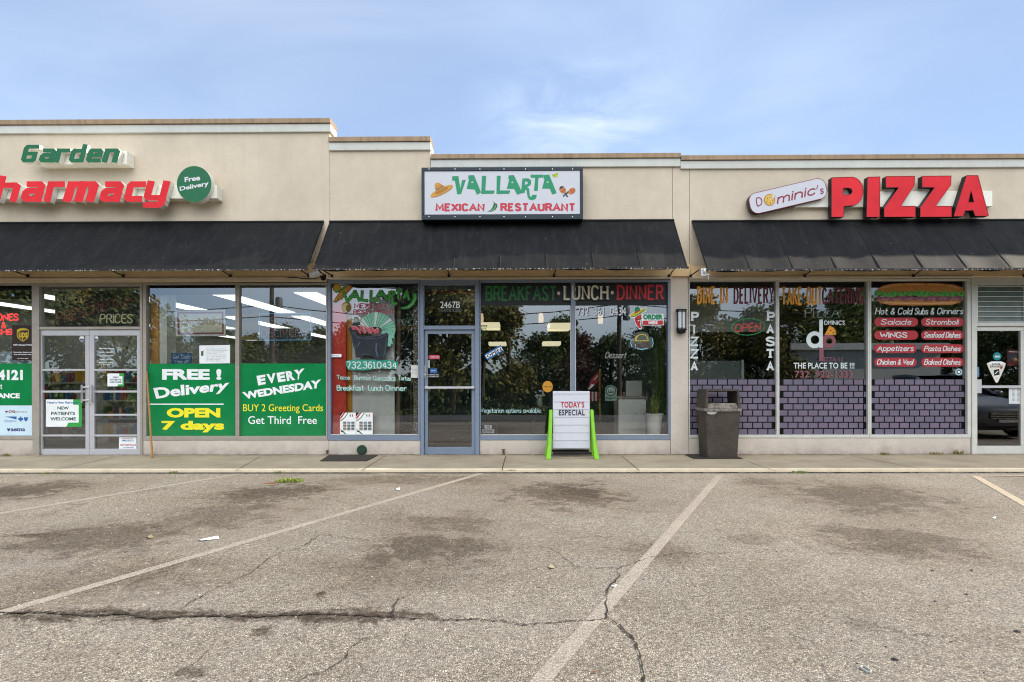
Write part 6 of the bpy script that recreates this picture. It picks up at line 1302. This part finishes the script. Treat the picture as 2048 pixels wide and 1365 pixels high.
for k in range(26):
    for xx in (803.5, 822): c = P(xx, 722+k*5.4, .88); mb.box((c.x-.008, .87, c.z-.01), (c.x+.008, .888, c.z+.01))
mb.build('beads', mat('#B9BDB8', .4), sh)
for px, py in ((962, 636), (1082, 636), (1201, 638)):
    c = P(px, py, 2.0); o = thing('pendant_lamp', 'lit warm pendant lamp inside the restaurant, ' + {962: 'nearest the blue grey door', 1082: 'left of the middle window bar', 1201: 'right of the middle window bar'}[px], 'pendant lamp', (c.x, c.y, c.z-.1), 'pendant lamps of the restaurant')
    mb = MB(); mb.lathe((c.x, c.y, c.z), [(.03, .10), (.045, .08), (.055, -.02), (.05, -.10)], 14); mb.build('shade', emis('#F2D2A0', .42), o, smooth=True); mb = MB(); mb.tube([(c.x, c.y, c.z+.1), (c.x, c.y, 3.05)], .006, 5); mb.build('cord', M['black'], o)
for b, lb in (((962, 645, 999, 657), 'lit ceiling light above the tilted OPEN sign'), ((1097, 646, 1141, 659), 'lit ceiling light left of the middle window bar'), ((977, 684, 1012, 690), 'small lit ceiling light below the tilted OPEN sign'), ((1086, 683, 1122, 690), 'small lit ceiling light lower left of the middle window bar')): slab('ceiling_light', lb, 'ceiling light', *b, 2.4, .6, emis('#E2D8B4', .6))
def papel(b, m, lb):
    root = thing('paper_bunting', lb, 'bunting', P((b[0]+b[2])/2, b[3], 1.6), 'cut paper buntings'); mb = MB(); w = (b[2]-b[0])
    for i in range(7):
        for j in range(5):
            if (i+j) % 2 == 0: shape_into(mb, [(b[0]+w*i/7, b[1]+(b[3]-b[1])*j/5), (b[0]+w*(i+.8)/7, b[1]+(b[3]-b[1])*j/5), (b[0]+w*(i+.8)/7, b[1]+(b[3]-b[1])*(j+.8)/5), (b[0]+w*i/7, b[1]+(b[3]-b[1])*(j+.8)/5)], 1.6)
    shape_into(mb, [(b[0]-1, b[1]-1), (b[2]+1, b[1]-1), (b[2]+1, b[1]), (b[0]-1, b[1])], 1.6); mb.build('paper', m, root)
papel((962, 614, 991, 628), mat('#6FA6B8'), 'pale blue cut paper bunting high beside the door'); papel((1108, 613, 1141, 628), mat('#A9DDB8'), 'pale green cut paper bunting left of the middle window bar'); papel((962, 652, 974, 672), mat('#6FD24A'), 'bright green cut paper bunting near the door, below a ceiling light')
ct = thing('food_counter', 'white counter with a grey top behind the window at the right', 'counter', P(1256, 868, 1.2)); mb = MB(); a = P(1237, 840, 1.2).x; b = P(1292, 840, 1.2).x; mb.box((a, 1.2, .012), (b, 1.75, .95)); mb.build('front', mat('#F4F4EE', .6, k=1), ct); mb = MB(); mb.box((a-.03, 1.16, .95), (b+.03, 1.8, .99)); mb.build('top', mat('#A9A49A', .4), ct)
slab('menu_holder', 'white card holder standing on the food counter', 'card holder', 1252, 762, 1284, 806, 1.5, .04, mat('#D2D4CF', .6))
def valance(px0, py0, px1, py1, Y, lb):
    root = thing('striped_valance', lb, 'valance', P((px0+px1)/2, py1, Y), 'striped valances'); mb = MB(); n_ = max(5, int((px1-px0)/3.2))
    for i in range(n_):
        a = px0+(px1-px0)*i/n_; b = px0+(px1-px0)*(i+1)/n_; shape_into(mb, [(a, py0), (b, py0), (b, py1-1), ((a+b)/2, py1+1), (a, py1-1)], Y, i % 2, Y+.01)
    mb.build('cloth', [mat('#B03A40', .7), mat('#E6E0D8', .7)], root)
valance(1180, 784, 1197, 802, 1.9, 'red and white striped valance left of the brass pole'); valance(1243, 784, 1295, 803, 1.9, 'red and white striped valance over the food counter')
a = P(1199.5, 842, .9); b = P(1199.5, 738, .9); mb = MB(); mb.tube([(a.x, .9, a.z), (b.x, .9, b.z)], .022, 10); tag(mb.build('brass_pole', mat('#C9A24A', .25, .8), smooth=True), 'shiny brass pole inside the window right of the letter board', 'pole')
mb = MB(); shape_into(mb, ZD((820,842),(845,770),(905,702),(908,780),(862,812),(830,842)), 1.0, 0, 1.01); pn = tag(mb.build('pennant', mat('#A9363C', .6)), 'red triangular pennant inside the window beside the brass pole', 'pennant'); art(pn, [(WT_, 's', ZD((828,836),(850,800),(872,806),(838,838))), (WT_, 'l', ZD((870,770),(895,740)), 1.5)], .998)
# potted plants
c = P(1307, 868, .33); pp = thing('potted_plant', 'white pot with green spiky leaves inside the window corner', 'potted plant', (c.x, .33, .012))
mb = MB(); zt = P(1307, 827, .33).z; mb.lathe((c.x, .33, 0), [(.115, .3), (.165, zt-.03), (.185, zt-.03), (.185, zt), (.165, zt), (.16, zt-.03)], 24); mb.build('pot', mat('#F6F4EE', .5, k=1), pp, smooth=True)
mb = MB(); mb.box((c.x-.2, .14, .012), (c.x+.2, .6, .3)); mb.build('stand', mat('#B9B5AA', .6), pp)
rnd = random.Random(9); mb = MB()
for k in range(16):
    a = rnd.uniform(0, 2*PI); L = rnd.uniform(.3, .6); r = rnd.uniform(.02, .1); b = Vector((c.x+r*math.cos(a), .33+r*math.sin(a), zt-.04)); e = b + Vector((math.cos(a)*L*.25, math.sin(a)*L*.25, L)); s = Vector((-math.sin(a), math.cos(a), 0))*.022; m_ = b*.5+e*.5
    mb.add([b-s*.6, b+s*.6, m_+s, m_-s, e], [(0,1,2,3), (3,2,4)])
mb.build('leaves', M['leaf1'], pp)
cb = thing('tall_cactus', 'tall green column cactus behind the white pot', 'cactus', (P(1318, 868, .7).x, .7, .012)); CAC = mat('#3F5A2A', .7, var=.3, scale=14)
for px, top, r in ((1314, 655, .05), (1324, 640, .06), (1331, 700, .045)):
    c = P(px, 800, .7); zt2 = P(px, top, .7).z; rings = []
    for i in range(9):
        z = .4+(zt2-.4)*i/8; rings.append([(c.x+(r*(1+.25*(k % 2)))*math.cos(2*PI*k/14)*(1 if i < 8 else .4), .7+(r*(1+.25*(k % 2)))*math.sin(2*PI*k/14)*(1 if i < 8 else .4), z) for k in range(14)])
    mb = MB(); mb.loft(rings); mb.build('stem', CAC, cb)
mb = MB(); c = P(1322, 868, .7); mb.lathe((c.x, .72, .012), [(.14, 0), (.18, .42), (.19, .44), (.15, .44)], 20); mb.build('pot', mat('#8A4A30', .7), cb, smooth=True)
tbx = thing('dining_table', 'dark dining table behind the window left of the letter board', 'table', P(1080, 868, 1.4)); mb = MB(); a = P(1062, 800, 1.4).x; b = P(1104, 800, 1.4).x; zt = .78; mb.box((a, 1.4, zt-.04), (b, 2.2, zt)); mb.build('top', mat('#2E241E', .4), tbx)
for xx in (a+.05, b-.05):
    for yy in (1.46, 2.14): mb = MB(); mb.box((xx-.025, yy-.025, .012), (xx+.025, yy+.025, zt-.041)); mb.build('leg', mat('#2E241E', .4), tbx)
c = P(1079, 790, 1.7); vz = thing('flower_vase', 'small grey vase of white flowers on the dark table', 'vase', (c.x, 1.7, zt)); mb = MB(); mb.lathe((c.x, 1.7, zt), [(.05, 0), (.065, .08), (.045, .16)], 14); mb.build('vase', mat('#A9ADA8', .4), vz, smooth=True); mb = MB(); rnd = random.Random(4)
for k in range(26):
    q = Vector((c.x+rnd.uniform(-.09, .09), 1.7+rnd.uniform(-.06, .06), zt+.22+rnd.uniform(-.06, .1))); mb.add([q+Vector((-.022, 0, 0)), q+Vector((0, -.02, -.018)), q+Vector((.022, 0, 0)), q+Vector((0, .01, .022))], [(0,1,2,3)])
mb.build('flowers', mat('#D8DAD0', .7), vz)
# pizzeria
slab('pale_valance_board', 'pale grey board across the ceiling behind the DINE-IN lettering', 'board', 1378.5, 583, 1553, 664, .9, .08, mat('#A9AEA4', .8, var=.15, scale=3))
slab('service_counter', 'grey counter behind the vertical letters and the bin', 'counter', 1378.5, 722, 1484, 775, 1.3, .5, mat('#76807C', .7)); slab('white_post', 'short white post at the end of the grey counter', 'post', 1483, 720, 1488, 775, 1.25, .05, mat('#C9CCC6', .6))
slab('dark_board', 'black board behind the round badge sticker', 'board', 1904, 700, 1934, 757, .3, .02, M['black'])

# ================================================================ ACROSS THE LOT (seen as reflections in the panes)
def crown_mb(rnd, h, w, leafs, low=.22):
    mb = MB(); lobes = []
    for k in range(rnd.randint(7, 10)):
        z = h*(low+.1+(1-low-.15)*rnd.random()); f = math.sin(PI*min(1, max(.12, (z/h-low+.1)/(1.05-low)))); a = rnd.uniform(0, 2*PI); d = w*.33*f*rnd.random()**.5
        lobes.append((Vector((d*math.cos(a), d*math.sin(a), z)), w*.26*rnd.uniform(.7, 1.25)*(.55+.5*f)))
    lobes.append((Vector((0, 0, h*.86)), w*.16))
    for k in range(leafs):
        c, r = rnd.choice(lobes); u = Vector((rnd.gauss(0, 1), rnd.gauss(0, 1), rnd.gauss(0, .8))).normalized(); p = c + u*r*rnd.uniform(.45, 1.12)
        s = rnd.uniform(.10, .24); n1 = Vector((rnd.gauss(0, 1), rnd.gauss(0, 1), rnd.gauss(0, 1))).normalized(); t = n1.cross(Vector((.3, .5, .8))).normalized(); v = n1.cross(t)
        mb.add([p-t*s, p-v*s*.55, p+t*s, p+v*s*.55], [(0,1,2,3)])
    return mb, lobes
def make_tree(seed, h, w, leafs, leafm, low, label):
    rnd = random.Random(seed); root = thing('tree', label, 'tree', (0, 0, 0), 'trees across the road')
    cm, lobes = crown_mb(rnd, h, w, leafs, low); mb = MB()
    mb.tube([(0, 0, -.2), (.03*h*rnd.uniform(-.3, .3), 0, h*.3), (.04*h*rnd.uniform(-.5, .5), .02*h, h*.62), (0, 0, h*.85)], [h*.022, h*.017, h*.010, h*.003], 8)
    for c, r in lobes[:-1]: z0_ = max(h*.15, c.z-h*.22); mb.tube([(0, 0, z0_), (c.x*.55, c.y*.55, z0_*.4+c.z*.6), (c.x, c.y, c.z)], [h*.009, h*.005, h*.002], 5)
    mb.build('trunk', M['bark'], root, smooth=True); cm.build('crown', M[leafm], root); return root
protos = [make_tree(1, 10, 8.0, 5200, 'leaf1', .16, 'green broad crowned tree across the road, mirrored in the panes'), make_tree(2, 10, 6.0, 3600, 'leaf2', .2, 'olive narrow tree across the road, mirrored in the panes'), make_tree(3, 10, 8.5, 5600, 'leaf3', .1, 'dark dense tree across the road, mirrored in the panes'), make_tree(4, 10, 6.5, 2600, 'leaf4', .25, 'dark red leaved tree across the road, mirrored in the panes')]
used = set(); rt = random.Random(21)
tl = [(-120, 575, 44, 2), (-30, 560, 40, 0), (70, 545, 42, 2), (160, 560, 46, 1), (235, 555, 41, 2), (330, 665, 47, 0), (420, 640, 43, 2), (500, 668, 48, 2), (575, 650, 45, 2), (640, 655, 50, 2), (700, 640, 42, 2), (775, 590, 44, 2), (845, 540, 43, 2), (905, 530, 40, 1), (965, 590, 46, 0), (1015, 600, 40, 1), (1075, 668, 48, 2), (1130, 640, 52, 0), (1165, 655, 43, 3), (1225, 668, 45, 2), (1290, 650, 42, 2), (1345, 640, 46, 1), (1400, 590, 41, 1), (1455, 640, 46, 2), (1515, 615, 43, 2), (1580, 590, 40, 1), (1625, 630, 49, 2), (1690, 585, 47, 0), (1760, 600, 52, 2), (1830, 580, 50, 2), (1890, 600, 47, 0), (1960, 640, 46, 2), (2030, 655, 44, 2), (2120, 620, 42, 0)]
for px, py, a_, k in tl:
    d = 11+a_; X = (px-1035)*d/F_PX; top = 1.35+(757-py)*d/F_PX; s = max(.45, (top+2.6)/10)
    o = protos[k] if k not in used else copy_tree(protos[k]); used.add(k)
    o.location = (X, -a_, -2.6); o.scale = (s*rt.uniform(.85, 1.1), s*rt.uniform(.85, 1.1), s); o.rotation_euler = (0, 0, rt.uniform(0, 6.28))
hb = None
for i in range(26):
    X = -46+i*3.7+rt.uniform(-.8, .8)
    if hb is None:
        rnd = random.Random(77); mb = MB()
        for k in range(2600):
            u = Vector((rnd.gauss(0, 1), rnd.gauss(0, .6), rnd.random()*1.6)); u = Vector((max(-2.4, min(2.4, u.x*1.1)), max(-1.2, min(1.2, u.y)), u.z*(1-.12*abs(u.x)))); s = rnd.uniform(.08, .18); n1 = Vector((rnd.gauss(0, 1), rnd.gauss(0, 1), rnd.gauss(0, 1))).normalized(); t = n1.cross(Vector((.3, .5, .8))).normalized(); v = n1.cross(t)
            mb.add([u-t*s, u-v*s*.6, u+t*s, u+v*s*.6], [(0,1,2,3)])
        hb = o = mb.build('roadside_shrub', M['leaf3'], origin=(0, 0, 0)); tag(o, 'bushy dark shrub along the far side of the road, mirrored in the panes', 'shrub', 'shrubs across the road')
    else: o = hb.copy(); COL.objects.link(o)
    o.location = (X, -39.5-rt.uniform(0, 1.5), -2.6); sc_ = rt.uniform(.9, 1.7); o.scale = (1.1, 1.0, sc_); o.rotation_euler = (0, 0, rt.uniform(-.4, .4))
for i in range(24):
    o = hb.copy(); COL.objects.link(o); o['label'] = 'tall dark thicket behind the roadside trees, mirrored in the panes'; o['group'] = 'thickets behind the trees'
    o.location = (-66+i*5.6+rt.uniform(-1, 1), -57-rt.uniform(0, 3), -2.7); o.scale = (1.9, 1.6, rt.uniform(2.6, 3.6)); o.rotation_euler = (0, 0, rt.uniform(-.3, .3))
def upole(px, a_, h, label):
    X = (px-1035)*(11+a_)/F_PX; r = thing('utility_pole', label, 'utility pole', (X, -a_, -2.6), 'utility poles'); mb = MB(); mb.tube([(X, -a_, -2.7), (X, -a_, h)], [.17, .12], 10); mb.build('post', M['bark'], r, smooth=True); mb = MB(); mb.box((X-1.2, -a_-.06, h-1.0), (X+1.2, -a_+.06, h-.85)); mb.build('crossarm', M['bark'], r); mb = MB(); mb.lathe((X+.45, -a_, h-3.0), [(.2, 0), (.22, .05), (.22, .8), (.15, .9)], 12); mb.build('transformer', mat('#6E7478'), r, smooth=True); return X
xa = upole(541, 28, 8.6, 'wooden utility pole across the lot mirrored in the greeting card window'); xb_ = upole(1239, 28, 8.0, 'wooden utility pole across the lot mirrored in the wide restaurant window')
xs = [-60, xa, xb_, 45]
for zi, (z0_, sag, dy) in enumerate(((7.7, .5, -1.0), (7.6, .6, 0), (6.0, .8, .1), (5.3, .7, .1))):
    mb = MB(); pts = []
    for a, b in zip(xs, xs[1:]):
        for i in range(14): t = i/14; pts.append((a+(b-a)*t, -28+dy*.9, z0_-4*sag*t*(1-t)))
    mb.tube(pts, .03, 5); tag(mb.build('overhead_wire', M['black'], smooth=True), ['upper front overhead wire', 'upper middle overhead wire', 'thick middle overhead wire', 'lowest overhead wire'][zi] + ' between the two utility poles', 'wire', 'overhead wires')
hw_ = thing('low_white_building', 'low white building across the road, mirrored in the brick patterned windows', 'building', (29.5, -44, -2.6)); WB = stucco('white_siding', '#D6D6CE', .08)
mb = MB(); mb.box((23.5, -50, -2.6), (36, -42, 3.7)); mb.build('wall', WB, hw_); mb = MB(); mb.box((23, -50.5, 3.7), (36.5, -41.5, 4.25)); mb.build('roof', mat('#E9EAE6', .6), hw_)
for x in (25.2, 29, 32.5):
    mb = MB(); mb.box((x, -42, -1.4), (x+1.8, -41.93, .8)); w_ = mb.build('window', mat('#DADAD4'), hw_); mb = MB(); mb.box((x+.1, -41.93, -1.3), (x+1.7, -41.91, .7)); mb.build('pane', mat('#20282C', .1), w_)
# cars
def make_car(label, paint, loc, rz, group='parked cars'):
    r = thing('sedan_car', label, 'car', (0, 0, 0), group); L = 4.7
    def sec(y, w, zb, zm, zt, crown):
        h = [(0, zb), (w*.80, zb), (w*.97, zb+.10), (w, zm), (w*.965, zt-.10), (w*.88, zt-.02), (w*.55, zt+crown*.8), (0, zt+crown)]
        return [(x, y, z) for x, z in h] + [(-x, y, z) for x, z in reversed(h[1:-1])]
    st = [(2.35, .56, .32, .45, .62, .01), (2.30, .70, .24, .46, .70, .015), (2.15, .83, .20, .50, .76, .02), (1.9, .89, .19, .52, .82, .03), (1.3, .91, .19, .55, .90, .04), (.85, .915, .19, .56, .955, .03), (0, .92, .19, .58, .97, 0), (-1.2, .92, .19, .60, .99, 0), (-1.7, .915, .2, .62, 1.0, .02), (-2.1, .87, .22, .62, .99, .02), (-2.3, .78, .28, .60, .93, .01), (-2.35, .65, .36, .58, .80, .005)]
    mb = MB(); mb.loft([sec(*q) for q in st]); mb.build('body', paint, r, smooth=True)
    def gsec(y, w0, w1, z0, z1): h = [(0, z0), (w0, z0), (w0*.985, z0+.06), (w1*1.02, z1-.09), (w1*.9, z1-.02), (0, z1)]; return [(x, y, z) for x, z in h] + [(-x, y, z) for x, z in reversed(h[1:-1])]
    mb = MB(); mb.loft([gsec(.95, .80, .79, .93, .945), (gsec(.55, .81, .72, .95, 1.16)), gsec(.12, .82, .63, .96, 1.38), gsec(-.4, .82, .61, .965, 1.43), gsec(-1.0, .82, .60, .97, 1.40), gsec(-1.5, .81, .62, .98, 1.24), gsec(-1.95, .78, .72, .985, 1.01)])
    CG = mat('#10161A', .06, spec=.6); mb.build('cabin_glass', CG, r, smooth=True)
    mb = MB(); mb.loft([gsec(.14, .62, .58, 1.385, 1.40), gsec(-.4, .61, .57, 1.425, 1.45), gsec(-1.0, .60, .56, 1.395, 1.42)]); mb.build('roof', paint, r, smooth=True)
    for s in (-1, 1):
        mb = MB(); mb.tube([(s*.80, .93, .95), (s*.62, .13, 1.39)], .035, 6); mb.build('windscreen_pillar', paint, r, smooth=True)
        mb = MB(); mb.add([(s*.50, 2.305, .60), (s*.76, 2.18, .62), (s*.86, 1.98, .70), (s*.80, 2.08, .755), (s*.52, 2.285, .68)], [(0,1,2,3,4) if s > 0 else (4,3,2,1,0)]); mb.add([(s*.50, 2.325, .60), (s*.77, 2.20, .62), (s*.875, 2.0, .70), (s*.81, 2.10, .755), (s*.52, 2.305, .68)], [(0,1,2,3,4) if s < 0 else (4,3,2,1,0)]); mb.build('headlight', mat('#D4DCE2', .1, spec=.8), r)
        mb = MB(); mb.lathe((s*1.0, .72, 1.0), [(.05, -.10), (.08, -.04), (.08, .05), (.05, .09)], 10, axis='x'); mb.build('side_mirror', paint, r, smooth=True)
        mb = MB(); mb.box((s*.55-.2, -2.37, .68), (s*.55+.2, -2.33, .84)); mb.build('tail_light', mat('#8E1A1E', .2), r)
    mb = MB(); mb.box((-.46, 2.28, .46), (.46, 2.372, .62)); gr_ = mb.build('grille', mat('#17191B', .3), r, bevel=.02); mb = MB()
    for k in range(4): mb.box((-.44, 2.373, .48+k*.038), (.44, 2.382, .492+k*.038))
    mb.build('slat', M['chrome'], gr_); mb = MB(); mb.box((-.7, 2.25, .25), (.7, 2.34, .38)); mb.build('lower_intake', mat('#121416', .6), r, bevel=.03)
    mb = MB(); mb.box((-.26, 2.373, .39), (.26, 2.385, .452)); mb.build('number_plate', mat('#C9CCD0', .4), r)
    for sx in (-1, 1):
        for y in (1.42, -1.38):
            mb = MB(); mb.lathe((sx*.83, y, .325), [(.24, -.11), (.315, -.09), (.325, -.04), (.325, .04), (.315, .09), (.24, .11)], 24, axis='x'); wv = mb.build('wheel', M['rubber'], r, smooth=True); mb = MB(); mb.lathe((sx*.83, y, .325), [(.225, -.115), (.225, .115)], 20, axis='x'); mb.build('rim', M['alu'], wv, smooth=True)
    r.location = loc; r.rotation_euler = (0, 0, rz); return r
gsl = mat('#6A717A', .25, .35, spec=.6); wp = mat('#D9DADA', .3, spec=.5); sp_ = mat('#9AA0A4', .3, .4)
make_car('dark grey sedan parked nose in, mirrored in the right glass door', gsl, (11.0, -5.2, GZ), 0)
make_car('white sedan passing on the road, mirrored in the greeting card poster', wp, (-15.6, -33.0, -2.585), math.radians(90))
make_car('silver sedan on the road, mirrored behind the OPEN 7 days poster', sp_, (-22.5, -33.4, -2.585), math.radians(90))
